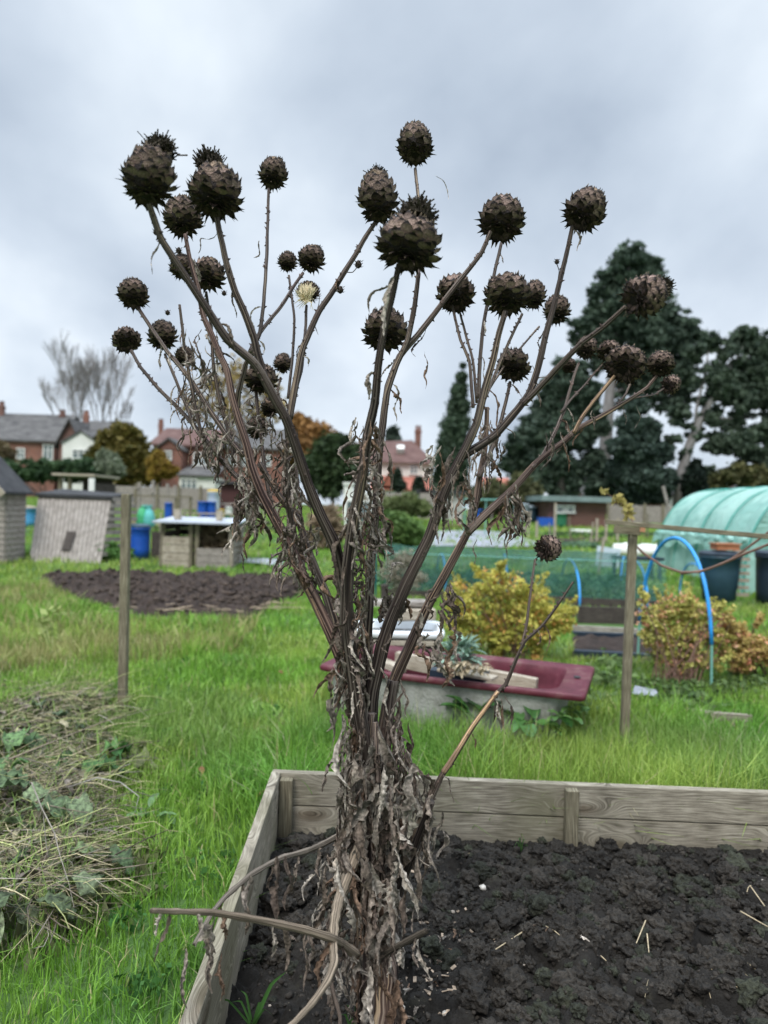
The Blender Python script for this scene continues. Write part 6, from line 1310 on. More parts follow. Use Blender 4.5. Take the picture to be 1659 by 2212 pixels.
# main trunk bundle
S_([(812, 2330), (810, 2212), (806, 2100), (806, 1980), (812, 1860), (818, 1740), (812, 1640), (800, 1560), (792, 1500)], 62, 34, 1.70, 1.76, 1.0, 26)
S_([(790, 2330), (786, 2200), (778, 2080), (772, 1960), (770, 1840), (772, 1720), (778, 1600), (770, 1500), (760, 1420)], 34, 26, 1.72, 1.72, .9, 20)
S_([(838, 2320), (846, 2200), (846, 2080), (842, 1960), (838, 1840), (834, 1740), (830, 1640), (840, 1540), (850, 1470)], 34, 24, 1.74, 1.80, .9, 18)
S_([(800, 2300), (800, 2100), (792, 1900), (786, 1750), (795, 1620), (800, 1540)], 30, 26, 1.66, 1.70, 1.05, 14)
# S1 dark upright
S_([(790, 1640), (778, 1560), (768, 1481), (758, 1416), (749, 1330), (750, 1240), (758, 1170), (770, 1100), (784, 1020), (793, 940), (808, 870), (817, 789), (830, 710), (846, 640), (861, 575)], 34, 12, 1.70, 1.42, .72, 26)
# S2 behind
S_([(798, 1600), (794, 1480), (794, 1370), (798, 1310), (800, 1230), (806, 1165), (813, 1081), (820, 984), (826, 925), (836, 850), (856, 789), (880, 735), (896, 660), (904, 590)], 27, 10, 1.82, 1.72, 1.05, 12)
S_([(903, 600), (907, 520), (906, 450), (897, 364)], 9, 7, 1.80, 1.95, 1.3, 1, .5)
# S3 to pointed head
S_([(625, 905), (638, 830), (655, 748), (690, 672), (722, 624), (757, 567), (785, 520), (810, 482)], 17, 10, 1.66, 1.72, .95, 5)
# branch A from top-left head
S_([(770, 1500), (748, 1290), (722, 1175), (690, 1105), (665, 1045), (640, 965), (618, 905), (597, 868), (567, 812), (545, 781), (493, 735), (450, 671), (410, 610), (350, 520), (335, 480), (322, 440)], 28, 13, 1.70, 1.36, .8, 5)
S_([(575, 830), (560, 778), (548, 730), (530, 680), (508, 630), (490, 570), (478, 520), (468, 470)], 19, 12, 1.60, 1.55, .85, 2)
S_([(548, 745), (560, 722), (570, 650), (576, 560), (578, 490), (580, 408)], 9, 6, 1.70, 1.9, .85, 3, 1.4)
S_([(540, 760), (562, 718), (607, 662), (632, 622), (655, 590)], 10, 7, 1.72, 1.95, 1.1, 1)
S_([(628, 890), (640, 840), (652, 790), (659, 724), (662, 660)], 9, 6, 1.75, 1.98, .85, 1)
S_([(622, 860), (632, 770), (636, 690), (630, 640), (624, 595)], 7, 5, 1.85, 2.05, .9, 1)
# B2 main left
S_([(785, 1560), (768, 1514), (748, 1448), (726, 1396), (703, 1344), (680, 1292), (651, 1237), (623, 1175), (598, 1130), (568, 1071), (545, 1010), (532, 960), (516, 910), (500, 850), (490, 800), (474, 765), (456, 720), (440, 684), (428, 623), (411, 564), (400, 506)], 30, 8, 1.74, 1.84, 1.15, 7, 1, (1.15, .95, .9))
S_([(775, 1500), (761, 1448), (735, 1383), (722, 1334), (697, 1266), (668, 1195), (642, 1120), (606, 1075), (560, 1000)], 26, 12, 1.84, 1.92, .95, 10)
S_([(545, 1055), (519, 1037), (486, 1004), (437, 941), (405, 902), (372, 869), (340, 837), (304, 794), (284, 757)], 12, 7, 1.86, 2.15, .8, 7, 1.5)
S_([(525, 985), (486, 934), (450, 882), (425, 840), (398, 802), (362, 760), (330, 713), (298, 664)], 13, 8, 1.84, 2.0, 1.15, 6)
S_([(440, 950), (424, 928), (402, 876), (376, 811), (356, 765)], 8, 6, 1.95, 2.1, 1, 3)
S_([(440, 945), (430, 918), (418, 860), (407, 800), (397, 740), (388, 658)], 8, 6, 1.9, 1.9, 1.1, 4)
S_([(505, 1000), (500, 950), (478, 880), (462, 800), (455, 700), (445, 630)], 10, 6, 1.95, 2.0, .9, 4)
S_([(512, 880), (516, 845), (532, 785), (560, 745)], 13, 9, 1.82, 1.75, 1.2, 1)
S_([(600, 1150), (580, 1060), (570, 1000), (558, 900), (553, 845)], 10, 7, 1.95, 2.05, .9, 5)
S_([(640, 1180), (624, 1090), (620, 1010), (622, 960), (618, 920)], 13, 10, 1.9, 1.8, 1.1, 5)
S_([(655, 1240), (650, 1120), (640, 1010), (632, 930), (600, 850), (606, 815)], 10, 5, 2.0, 2.15, 1.15, 5)
# right: S5 long branch to head
S_([(826, 925), (838, 835), (863, 770), (900, 728), (923, 698), (969, 636), (1014, 580), (1040, 545), (1060, 500)], 17, 9, 1.76, 1.74, 1.25, 2)
# S7 main right-centre
S_([(805, 1640), (800, 1560), (805, 1490), (826, 1396), (849, 1328), (882, 1253), (925, 1163), (951, 1088), (974, 1030), (1008, 964), (1030, 915), (1046, 840), (1066, 775), (1078, 720), (1092, 672)], 34, 11, 1.74, 1.66, .85, 14)
S_([(1034, 860), (1036, 800), (1042, 720), (1052, 660), (1068, 590), (1083, 524)], 9, 7, 1.85, 1.95, .85, 4)
S_([(1022, 880), (1014, 780), (995, 735), (984, 690), (976, 655)], 8, 6, 1.88, 2.0, 1.1, 1)
S_([(1030, 870), (1022, 780), (1008, 730), (995, 680), (985, 650)], 7, 5, 1.95, 2.05, 1.1, 1)
# S9 dark to right upper head, S10 long to right head
S_([(1000, 985), (1040, 960), (1071, 938), (1117, 886), (1143, 850), (1160, 800), (1176, 736), (1196, 661), (1215, 586), (1228, 530), (1236, 488)], 19, 9, 1.70, 1.72, .72, 7, 1.4)
S_([(1130, 872), (1156, 847), (1208, 791), (1254, 743), (1303, 707), (1352, 662)], 15, 10, 1.66, 1.52, .9, 1)
S_([(1030, 900), (1052, 850), (1090, 760), (1108, 720), (1128, 678)], 8, 6, 1.85, 1.95, 1.1, 2)
S_([(1050, 850), (1090, 790), (1130, 745), (1165, 705)], 6, 4, 1.9, 2.1, 1.2, 1)
# S11 main right
S_([(812, 1690), (826, 1600), (843, 1497), (862, 1448), (892, 1383), (931, 1295), (987, 1195), (1018, 1130), (1035, 1036), (1048, 968), (1052, 880)], 30, 9, 1.78, 1.9, 1.25, 10, 1, (1.1, .98, .92))
S_([(1035, 1030), (1058, 980), (1084, 902), (1097, 850), (1102, 825)], 11, 7, 1.86, 2.0, 1.1, 5)
S_([(1010, 1150), (1039, 1120), (1071, 1091), (1110, 1055), (1156, 1003), (1188, 975), (1216, 955), (1251, 925), (1311, 892), (1355, 866), (1397, 838), (1418, 812)], 20, 7, 1.80, 1.98, 1.35, 4, .6, (1.1, 1, .95))
S_([(1150, 1010), (1172, 985), (1197, 938), (1219, 886), (1238, 818), (1250, 785)], 10, 6, 1.86, 2.05, 1.4, 5)
S_([(1212, 890), (1240, 855), (1261, 834), (1285, 805), (1304, 785)], 6, 4, 1.95, 2.1, 1.3, 1)
S_([(1240, 935), (1255, 905), (1280, 870), (1305, 840), (1327, 812)], 9, 8, 1.86, 1.88, 1.9, 1, .4, (1.15, 1, .8))
S_([(1325, 885), (1336, 872), (1352, 850), (1362, 826)], 6, 5, 1.96, 2.0, 1.3, 0)
S_([(1360, 866), (1374, 859), (1412, 853), (1436, 838)], 4, 4, 2.0, 2.1, 1.3, 0)
# S12 lone lower right stalk
S_([(850, 1990), (868, 1900), (890, 1830), (912, 1770), (932, 1725), (953, 1676), (976, 1644), (1022, 1569), (1074, 1497), (1093, 1477), (1116, 1422), (1134, 1385), (1171, 1352), (1206, 1305), (1238, 1257)], 18, 5, 1.74, 1.62, 1.0, 9, 1)
S_([(958, 1668), (976, 1642), (1022, 1567), (1076, 1494)], 12, 10, 1.655, 1.635, 2.6, 0, .6, (1.1, .95, .75))
S_([(1128, 1395), (1138, 1345), (1143, 1305), (1150, 1250), (1156, 1208)], 7, 5, 1.65, 1.72, 1.2, 1)
S_([(930, 1730), (905, 1795), (880, 1870), (850, 1950)], 22, 24, 1.66, 1.72, .55, 5)
S_([(822, 2340), (824, 2210), (828, 2090), (826, 2010), (820, 1960)], 66, 46, 1.67, 1.69, 2.3, 4, 1.5, (1.05, 1, .92))
# short stubs low down
S_([(800, 1470), (790, 1400), (780, 1330), (768, 1290), (772, 1255)], 14, 9, 1.95, 2.0, 1.2, 4)
S_([(818, 1690), (814, 1640), (810, 1560)], 14, 12, 1.65, 1.67, 1.5, 1)

# ---- flower heads
def head_meshes(kind, seed):
    r = random.Random(seed)
    # profile: t in 0..1 -> radius, z
    shp = {'round': (1.02, .92, .26), 'pointed': (.98, 1.22, .5), 'squat': (1.13, .84, .2)}[kind]
    def prof(t):
        a = math.pi*(t*.86+.02); rr_ = math.sin(a)**.85*shp[0]; z = -math.cos(a)*shp[1]*.95+.12
        if shp[2]: rr_ *= 1-shp[2]*max(0, t-.45)**1.0*1.1; 
        return rr_, z
    mb = MB()
    # core
    rings = 10; vs = []
    for i in range(rings+1):
        rr_, z = prof(i/rings); 
        for k in range(16): a = 2*math.pi*k/16; vs.append((rr_*.86*math.cos(a), rr_*.86*math.sin(a), z*.95))
    mb.add(vs, [(i*16+k, i*16+(k+1) % 16, (i+1)*16+(k+1) % 16, (i+1)*16+k) for i in range(rings) for k in range(16)]+[tuple(range(15, -1, -1))], None, (.02, .014, .012))
    Nb = 124
    for j in range(Nb):
        if r.random() < .04: continue
        t = .03+.95*(j+.5)/Nb+r.uniform(-.012, .012); az = j*2.39996+r.uniform(-.16, .16); rr_, z = prof(t); r2, z2 = prof(min(t+.04, 1)); tang = Vector((r2-rr_, 0, z2-z)).normalized(); nrm = Vector((tang.z, 0, -tang.x))
        if nrm.x < 0 and t < .5: nrm = -nrm
        ca, sa = math.cos(az), math.sin(az)
        rot = lambda v: Vector((v.x*ca-v.y*sa, v.x*sa+v.y*ca, v.z))
        T_ = rot(tang); N_ = rot(nrm); Sd = Vector((-sa, ca, 0)); c = rot(Vector((rr_*.9, 0, z)))
        low = t < .3; ln = (.46 if .2 < t < .75 else .34)*r.uniform(.88, 1.12); wd = .245*r.uniform(.85, 1.1)*(1.05 if .25 < t < .7 else .78)
        lift = (.24 if low else .11)*r.uniform(.6, 1.4)
        sp_ = r.uniform(.7, 1.6); T_ = (T_+Sd*r.uniform(-.14, .14)).normalized(); rows = [(0, .8, -.04), (.3, 1.0, .06*sp_), (.48, .9, .125*sp_), (.57, .66, .135*sp_+lift*.1), (.74, .30, .12*sp_+lift*.35), (r.uniform(.9, 1.12), .02, .09+lift*r.uniform(.7, 1.5))]
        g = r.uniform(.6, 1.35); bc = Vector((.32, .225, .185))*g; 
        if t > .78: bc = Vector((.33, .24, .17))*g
        if low: bc = Vector((.085, .055, .046))*g  # lower bracts: own dark brown plus the head's underside shade put into the colour
        tip = Vector((.010, .006, .005)); 
        vs = []; cs = []
        for (s, w_, h) in rows:
            for x in (-1, -.5, 0, .5, 1):
                p = c+T_*ln*s+N_*(h-.075*x*x*w_)+Sd*x*w_*wd; vs.append(p); f = 0 if s < .45 else (.45 if s < .5 else 1)
                edge = .85 if abs(x) == 1 else 1.0
                cc = bc*(1-f)*edge+tip*f; 
                if s == 0: cc = bc*.8
                if s > .85: cc = Vector((.24, .18, .12))
                cs.append((cc.x, cc.y, cc.z, 1))
        mb.add(vs, [(i*5+k, i*5+k+1, (i+1)*5+k+1, (i+1)*5+k) for i in range(5) for k in range(4)], None, cs)
    zt0 = prof(1)[1]
    for k in range(70):     # pale frayed inner bracts round the mouth
        a = r.uniform(0, 6.28); q = r.uniform(.22, .42); p = Vector((q*math.cos(a), q*math.sin(a), zt0-.2)); d = Vector((math.cos(a)*r.uniform(-.3, .6), math.sin(a)*r.uniform(-.3, .6), 1)).normalized(); l = r.uniform(.15, .34); g = r.uniform(.5, 1.3); mb.tube([p, p+d*l*.6, p+d*l], [.03, .022, .004], n=4, col=(.30*g, .23*g, .15*g), cap=False)
    me = bpy.data.meshes.new('flower_head'); me.from_pydata([tuple(v) for v in mb.v], [], mb.f); at = me.color_attributes.new('Col', 'FLOAT_COLOR', 'POINT'); at.data.foreach_set('color', np.array(mb.col, dtype=np.float32).ravel()); me.materials.append(M['bract']); me.shade_smooth()
    # floret tuft: dark dried brush on top
    mb = MB(); zt = prof(1)[1]
    for k in range(620):
        a = r.uniform(0, 6.28); q = r.random()**.6*.36; p = Vector((q*math.cos(a), q*math.sin(a), zt-.22)); d = Vector((r.gauss(0, .22)-p.x*.4, r.gauss(0, .22)-p.y*.4, 1)).normalized(); l = r.uniform(.22, .56)*(1.15-q*2); bnd = Vector((r.gauss(0, .06), r.gauss(0, .06), 0))
        g = r.uniform(.5, 1.6); c = (.035*g, .028*g, .02*g); w_ = r.uniform(.012, .024)
        mb.tube([p, p+d*l*.6+bnd*.5, p+d*l+bnd*1.6], [w_, w_, w_*1.1], n=3, col=c, cap=True)
    me2 = bpy.data.meshes.new('floret_tuft'); me2.from_pydata([tuple(v) for v in mb.v], [], mb.f); at = me2.color_attributes.new('Col', 'FLOAT_COLOR', 'POINT'); at.data.foreach_set('color', np.array(mb.col, dtype=np.float32).ravel()); me2.materials.append(M['litter'])
    return me, me2
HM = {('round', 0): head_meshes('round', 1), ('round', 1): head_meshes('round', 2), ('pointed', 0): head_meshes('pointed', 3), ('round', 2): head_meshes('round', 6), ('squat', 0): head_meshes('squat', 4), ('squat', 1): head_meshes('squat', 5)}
CR = CM.to_3x3(); cx_ax = CR @ Vector((1, 0, 0)); cy_ax = CR @ Vector((0, 1, 0)); cz_ax = CR @ Vector((0, 0, 1))
def head(px, py, wpx, d, kind='round', v=0, lean=0, toward=0, tuft=1, toff=(0, 0), hs=1.0, spin=None, label=None):
    """lean: degrees the top tips right in the picture; toward: degrees it tips to the camera"""
    r_ = W(wpx, d)/2*.87; c = P(px, py, d)
    up = cy_ax*math.cos(R(lean))+cx_ax*math.sin(R(lean)); up = up*math.cos(R(toward))+cz_ax*math.sin(R(toward)); up.normalize()
    q = up.to_track_quat('Z', 'Y') if True else None
    Mx = Matrix.Translation(c-ORG[plant]) @ q.to_matrix().to_4x4() @ Matrix.Rotation(spin if spin is not None else rp.uniform(0, 6.28), 4, 'Z') @ Matrix.Diagonal((r_*rp.uniform(.93, 1.07), r_*rp.uniform(.93, 1.07), r_*hs*rp.uniform(.94, 1.06), 1))
    global HEADM; HEADM = Mx.copy()
    me, me2 = HM[(kind, v)]; o = bpy.data.objects.new('flower_head', me); COL.objects.link(o); o.parent = plant; o.matrix_local = Mx
    if label: o['label'] = label
    if tuft:
        t = bpy.data.objects.new('floret_tuft', me2); COL.objects.link(t); t.parent = o
        inv = Mx.to_3x3().inverted(); off = inv @ (cx_ax*toff[0]*r_+cy_ax*toff[1]*r_)
        t.matrix_local = Matrix.Translation(off) @ Matrix.Diagonal((tuft, tuft, tuft, 1))
    return o
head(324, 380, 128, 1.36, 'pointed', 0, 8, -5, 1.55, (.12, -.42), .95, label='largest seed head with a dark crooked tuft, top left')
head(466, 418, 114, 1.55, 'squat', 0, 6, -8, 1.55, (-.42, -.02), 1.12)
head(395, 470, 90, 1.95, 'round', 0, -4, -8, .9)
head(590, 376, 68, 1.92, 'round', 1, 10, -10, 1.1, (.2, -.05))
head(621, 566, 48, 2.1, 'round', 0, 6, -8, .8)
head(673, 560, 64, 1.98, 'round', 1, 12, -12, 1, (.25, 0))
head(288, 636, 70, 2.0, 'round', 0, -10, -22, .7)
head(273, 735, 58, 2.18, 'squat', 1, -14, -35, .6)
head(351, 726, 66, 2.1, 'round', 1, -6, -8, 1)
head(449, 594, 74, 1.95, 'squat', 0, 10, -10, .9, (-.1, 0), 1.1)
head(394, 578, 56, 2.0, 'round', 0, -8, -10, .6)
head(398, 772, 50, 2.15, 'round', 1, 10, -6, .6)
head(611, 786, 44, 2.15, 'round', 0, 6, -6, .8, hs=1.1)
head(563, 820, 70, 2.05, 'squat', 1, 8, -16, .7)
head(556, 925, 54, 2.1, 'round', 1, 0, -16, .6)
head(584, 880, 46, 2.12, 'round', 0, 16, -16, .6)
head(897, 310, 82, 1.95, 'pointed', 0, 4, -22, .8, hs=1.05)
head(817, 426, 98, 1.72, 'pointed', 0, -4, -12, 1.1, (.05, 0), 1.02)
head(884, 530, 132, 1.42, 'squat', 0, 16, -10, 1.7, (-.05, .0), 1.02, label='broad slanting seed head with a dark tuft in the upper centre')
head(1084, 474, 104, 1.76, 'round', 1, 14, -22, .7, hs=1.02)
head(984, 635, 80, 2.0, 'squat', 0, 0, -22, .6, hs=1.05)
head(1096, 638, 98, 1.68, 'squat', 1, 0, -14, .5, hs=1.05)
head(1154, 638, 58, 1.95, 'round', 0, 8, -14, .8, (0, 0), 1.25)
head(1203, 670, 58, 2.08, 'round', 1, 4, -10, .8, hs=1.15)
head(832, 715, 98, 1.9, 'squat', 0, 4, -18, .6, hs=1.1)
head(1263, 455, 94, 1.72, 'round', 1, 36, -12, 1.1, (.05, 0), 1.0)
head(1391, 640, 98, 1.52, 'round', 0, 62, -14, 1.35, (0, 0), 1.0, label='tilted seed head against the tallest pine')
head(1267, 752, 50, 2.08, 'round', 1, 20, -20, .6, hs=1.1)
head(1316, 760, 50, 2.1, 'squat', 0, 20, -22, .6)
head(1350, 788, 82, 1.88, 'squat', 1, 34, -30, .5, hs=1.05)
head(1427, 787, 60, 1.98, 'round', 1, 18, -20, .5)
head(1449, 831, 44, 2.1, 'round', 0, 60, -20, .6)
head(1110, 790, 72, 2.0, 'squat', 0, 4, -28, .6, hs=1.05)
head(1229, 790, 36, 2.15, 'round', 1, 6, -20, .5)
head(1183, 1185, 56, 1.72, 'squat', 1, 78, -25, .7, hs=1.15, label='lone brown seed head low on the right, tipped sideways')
# open head with cream fluff
h = head(666, 632, 58, 1.98, 'round', 0, 8, 20, 0, hs=.85, label='open seed head spilling cream fluff')
mb = MB()
for k in range(260):
    st = P(662+rp.gauss(0, 5), 646+rp.gauss(0, 3), 1.93+rp.uniform(-.01, .02)); a = rp.gauss(.05, .38); dv_ = (cy_ax*math.cos(a)+cx_ax*math.sin(a)+cz_ax*rp.uniform(.0, .5)).normalized()
    if rp.random() < .13: dv_ = (-cy_ax*rp.uniform(-.3, .8)-cx_ax*rp.uniform(-.2, 1)+cz_ax*.3).normalized()
    l = rp.uniform(.018, .040); mb.tube([st, st+dv_*l*.5+cz_ax*.004, st+dv_*l], [.0008, .0010, .0006], n=3, cap=False, col=(.72, .62, .42))
inv_ = HEADM.inverted(); mb.v = [tuple(inv_ @ (Vector(v)-ORG[plant])) for v in mb.v]
f = obj('seed_fluff', mb, M['litter'], plant); f.parent = h
f.data.transform(Matrix.Translation(ORG[plant]))
# small buds
def bud(px, py, wpx, d):
    c = P(px, py, d); r_ = W(wpx, d)/2; mb = MB(); mb.lathe((c.x, c.y, c.z-r_), [(r_*.3, 0), (r_*.9, r_*.5), (r_, r_), (r_*.7, r_*1.8), (r_*.25, r_*2.3)], n=10, col=(.045, .033, .028))
    for k in range(14): a = 2.4*k; z = -r_+r_*(.3+.12*k); s = Vector((math.cos(a), math.sin(a), .6)); b0 = c+Vector((0, 0, z))+Vector((math.cos(a)*r_*.85, math.sin(a)*r_*.85, 0)); u = Vector((-s.y, s.x, 0))*r_*.35; mb.add([b0-u, b0+u, b0+s*r_*.8], [(0, 1, 2)], None, (.09, .07, .05))
    obj('bud', mb, M['litter'], plant)
for a in ((774, 572, 15, 1.8), (735, 627, 14, 1.8), (386, 542, 12, 1.7), (362, 676, 10, 2.0), (337, 502, 12, 1.5), (1203, 566, 10, 1.75), (1188, 700, 9, 2.0), (484, 634, 10, 1.8)): bud(*a)
for pts, d in (([(745, 588), (762, 588), (774, 574)], 1.78), ([(720, 630), (735, 628)], 1.78), ([(365, 560), (375, 548), (386, 544)], 1.6), ([(1206, 600), (1208, 585), (1203, 570)], 1.74)):
    sp_ = spline(pts, 4); mb = MB(); mb.tube([P(x, y, d) for x, y in sp_], .0012, n=5, col=(.8, .8, .8)); obj('twig', mb, M['stem'], plant)

# ---- curled dry leaves
LEAVES = []
def dryleaf(p, d, L_, w_, droop=.5, twist=1.5, curl=1.2, tone=None, segs=22, lobes=True, wave=.25, stiff=0):
    r = rp; t = Vector(d).normalized(); ref = Vector((r.uniform(-1, 1), r.uniform(-1, 1), r.uniform(-.3, .3))); sd = t.cross(ref)
    if sd.length < 1e-3: sd = t.cross(Vector((1, 0, 0)))
    sd.normalize(); q = Vector(p); vs = []; cs = []; tw = r.choice([-1, 1])*twist*r.uniform(.5, 1.5); g = tone if tone else r.choice([(.27, .23, .19), (.20, .16, .13), (.12, .09, .072), (.24, .20, .165), (.185, .12, .082), (.38, .33, .275), (.15, .115, .09)])
    ca_ = Vector((r.gauss(0, 1), r.gauss(0, 1), r.gauss(0, .5))).normalized(); cb_ = ca_.cross(t); cf = r.uniform(3, 11); camp = wave*r.uniform(.6, 2.6)
    k0 = r.uniform(.8, 1.2); cu = curl*r.uniform(.7, 1.3); ph = r.uniform(0, 6.28); sax = Vector((r.gauss(0, 1), r.gauss(0, 1), r.gauss(0, .4)))
    for i in range(segs+1):
        s = i/segs; prof = math.sin(math.pi*min(.06+s*.92, 1))**.7
        ww = w_*prof*(r.uniform(.55, 1.2) if lobes else r.uniform(.9, 1.1)); nrm = sd.cross(t).normalized()
        for x in (-1, -.5, 0, .5, 1):
            an = x*cu*(1+.4*math.sin(s*9+ph)); off = sd*math.sin(an)/max(cu, .3)*ww+nrm*(1-math.cos(an))/max(cu, .3)*ww+nrm*r.uniform(-.22, .22)*ww*(.4+abs(x)*1.6)+t*r.uniform(-.3, .3)*ww*abs(x)
            vs.append(q+off); e = k0*(1.0+.38*r.uniform(-1, 1)); e *= (.62 if x == 0 else 1); cs.append((g[0]*e, g[1]*e, g[2]*e, 1))
        t = (t+(ca_*math.cos(cf*s+ph)+cb_*math.sin(cf*s+ph))*camp*5/segs+Vector((0, 0, -1))*droop*2.6/segs+sax*wave*math.sin(s*7+ph)*1.6/segs+Vector((r.gauss(0, 1), r.gauss(0, 1), r.gauss(0, .6)))*wave*.10).normalized()
        sd = (sd-t*sd.dot(t)).normalized(); sd = (Matrix.Rotation(tw/segs, 3, t) @ sd).normalized(); q = q+t*L_/segs
    fs = [(i*5+k, i*5+k+1, (i+1)*5+k+1, (i+1)*5+k) for i in range(segs) for k in range(4)]
    LEAVES.append((L_*w_*(.5+.5*1), vs, fs, cs)); return q
def onstem(q, rad, s0, s1, n, L0, L1, w0, w1, **k):
    m = len(q)
    for _ in range(int(n*.75)):
        f = s0+(s1-s0)*rp.random(); i = min(int(f*(m-1)), m-2); c = q[i].lerp(q[i+1], rp.random()); t = (q[i+1]-q[i]).normalized(); a = Vector((rp.gauss(0, 1), rp.gauss(0, 1), 0))-cz_ax*(-.25); sd = (a-t*a.dot(t)).normalized()
        dryleaf(c+sd*rad[i]*.8, sd*.8+Vector((0, 0, -.6))+t*rp.uniform(-.1, .5), rp.uniform(L0, L1), rp.uniform(w0, w1), droop=rp.uniform(.8, 2.0), **k)
for q, rad, n in STEMS:
    if not n: continue
    big = rad[0] > .012
    ln = sum((q[i]-q[i-1]).length for i in range(1, len(q)))
    onstem(q, rad, .0, .98, n, .05 if big else .03, .16 if big else .09, .004, .011 if big else .006, twist=5, curl=1.6, wave=.38)
# dense zones
def zone(px0, px1, py0, py1, d0, d1, n, L0, L1, w0, w1, **k):
    for _ in range(n):
        c = P(rp.uniform(px0, px1), rp.uniform(py0, py1), rp.uniform(d0, d1)); dryleaf(c, Vector((rp.gauss(0, .35), rp.gauss(0, .35), -1)), rp.uniform(L0, L1), rp.uniform(w0, w1), droop=1, **k)
zone(765, 855, 1560, 1900, 1.61, 1.76, 54, .10, .22, .010, .023, twist=2.6, curl=1.5, wave=.18)
zone(760, 862, 1850, 2150, 1.60, 1.74, 42, .08, .19, .010, .024, twist=2.8, curl=1.5, wave=.2)
zone(738, 775, 1540, 1900, 1.62, 1.74, 46, .08, .19, .007, .017, twist=4, curl=1.7, wave=.32)
zone(858, 915, 1640, 1860, 1.62, 1.74, 16, .08, .19, .010, .020, twist=3, curl=1.5, wave=.5)
zone(858, 882, 1480, 1640, 1.70, 1.8, 24, .10, .22, .007, .014, twist=4, curl=1.7, wave=.4)
zone(690, 770, 1850, 2120, 1.6, 1.76, 30, .06, .16, .007, .014, twist=4, curl=1.7, wave=.4)
zone(760, 826, 890, 1180, 1.58, 1.72, 64, .05, .15, .005, .012, twist=6, curl=1.8, wave=.65)
zone(735, 790, 1150, 1480, 1.62, 1.74, 44, .06, .16, .006, .014, twist=6, curl=1.8, wave=.65)
zone(395, 480, 700, 960, 1.8, 2.1, 70, .05, .14, .003, .009, twist=6, curl=1.8, wave=.7)
zone(460, 590, 850, 1010, 1.8, 2.1, 48, .05, .14, .003, .009, twist=6, curl=1.8, wave=.7)
zone(440, 478, 930, 990, 1.85, 1.95, 14, .06, .13, .006, .013, twist=4, curl=1.7, wave=.5)
zone(515, 556, 1000, 1110, 1.74, 1.86, 30, .06, .15, .006, .013, twist=5, curl=1.7, wave=.6)
zone(590, 650, 920, 1180, 1.72, 2.0, 60, .05, .14, .004, .010, twist=5, curl=1.7, wave=.65)
zone(610, 680, 1120, 1260, 1.7, 1.85, 34, .05, .15, .006, .012, twist=5, curl=1.7, wave=.6)
zone(715, 750, 1380, 1500, 1.62, 1.76, 9, .06, .17, .006, .013, twist=4, curl=1.7, wave=.5)
zone(930, 1010, 940, 1100, 1.6, 1.72, 26, .05, .14, .005, .012, twist=4, curl=1.7, wave=.5)
zone(1028, 1085, 900, 1010, 1.75, 1.9, 22, .04, .11, .004, .010, twist=5, curl=1.7, wave=.6)
zone(1085, 1130, 1040, 1110, 1.72, 1.82, 22, .06, .14, .005, .010, twist=5, curl=1.7, wave=.5)
zone(1180, 1290, 880, 960, 1.85, 1.95, 8, .04, .10, .003, .007, twist=4, curl=1.7, wave=.5)
zone(905, 985, 1250, 1400, 1.66, 1.8, 24, .05, .13, .007, .014, twist=4, curl=1.6, wave=.5)
zone(835, 880, 1270, 1320, 1.72, 1.8, 14, .04, .08, .008, .016, twist=4, curl=1.7, wave=.7)
zone(905, 960, 1700, 1800, 1.64, 1.72, 14, .08, .16, .007, .014, twist=3, curl=1.6, wave=.5)
zone(1068, 1092, 1480, 1540, 1.6, 1.66, 6, .05, .10, .004, .007, twist=4, curl=1.6, wave=.5)
zone(742, 868, 1540, 2190, 1.62, 1.73, 70, .035, .09, .005, .012, twist=5, curl=2.0, wave=.5)
zone(700, 790, 1780, 2060, 1.62, 1.72, 40, .03, .08, .005, .011, twist=5, curl=2.0, wave=.7)
zone(755, 800, 900, 1450, 1.60, 1.70, 60, .03, .07, .003, .008, twist=6, curl=2.0, wave=.8)
# particular trailing leaves
for (x, y, d, l, w_, dx) in ((921, 700, 1.75, .12, .005, .0), (918, 760, 1.75, .10, .004, -.3), (940, 378, 1.95, .09, .0022, .8), (470, 500, 1.6, .09, .003, -.2), (345, 520, 1.4, .07, .004, -.2), (1150, 790, 1.8, .10, .003, .6), (560, 520, 1.9, .06, .004, -.5), (1375, 875, 2.0, .08, .003, .1), (1190, 930, 1.8, .12, .006, -.1), (1215, 940, 1.85, .1, .006, .0), (690, 640, 1.7, .10, .004, .1), (515, 1120, 1.8, .14, .006, -.05), (520, 1190, 1.8, .06, .004, -.02), (1030, 1165, 1.75, .07, .003, .05)):
    dryleaf(P(x, y, d), cx_ax*dx+Vector((0, 0, -.8)), l, w_, droop=.8, twist=4, curl=1.5, wave=.5)
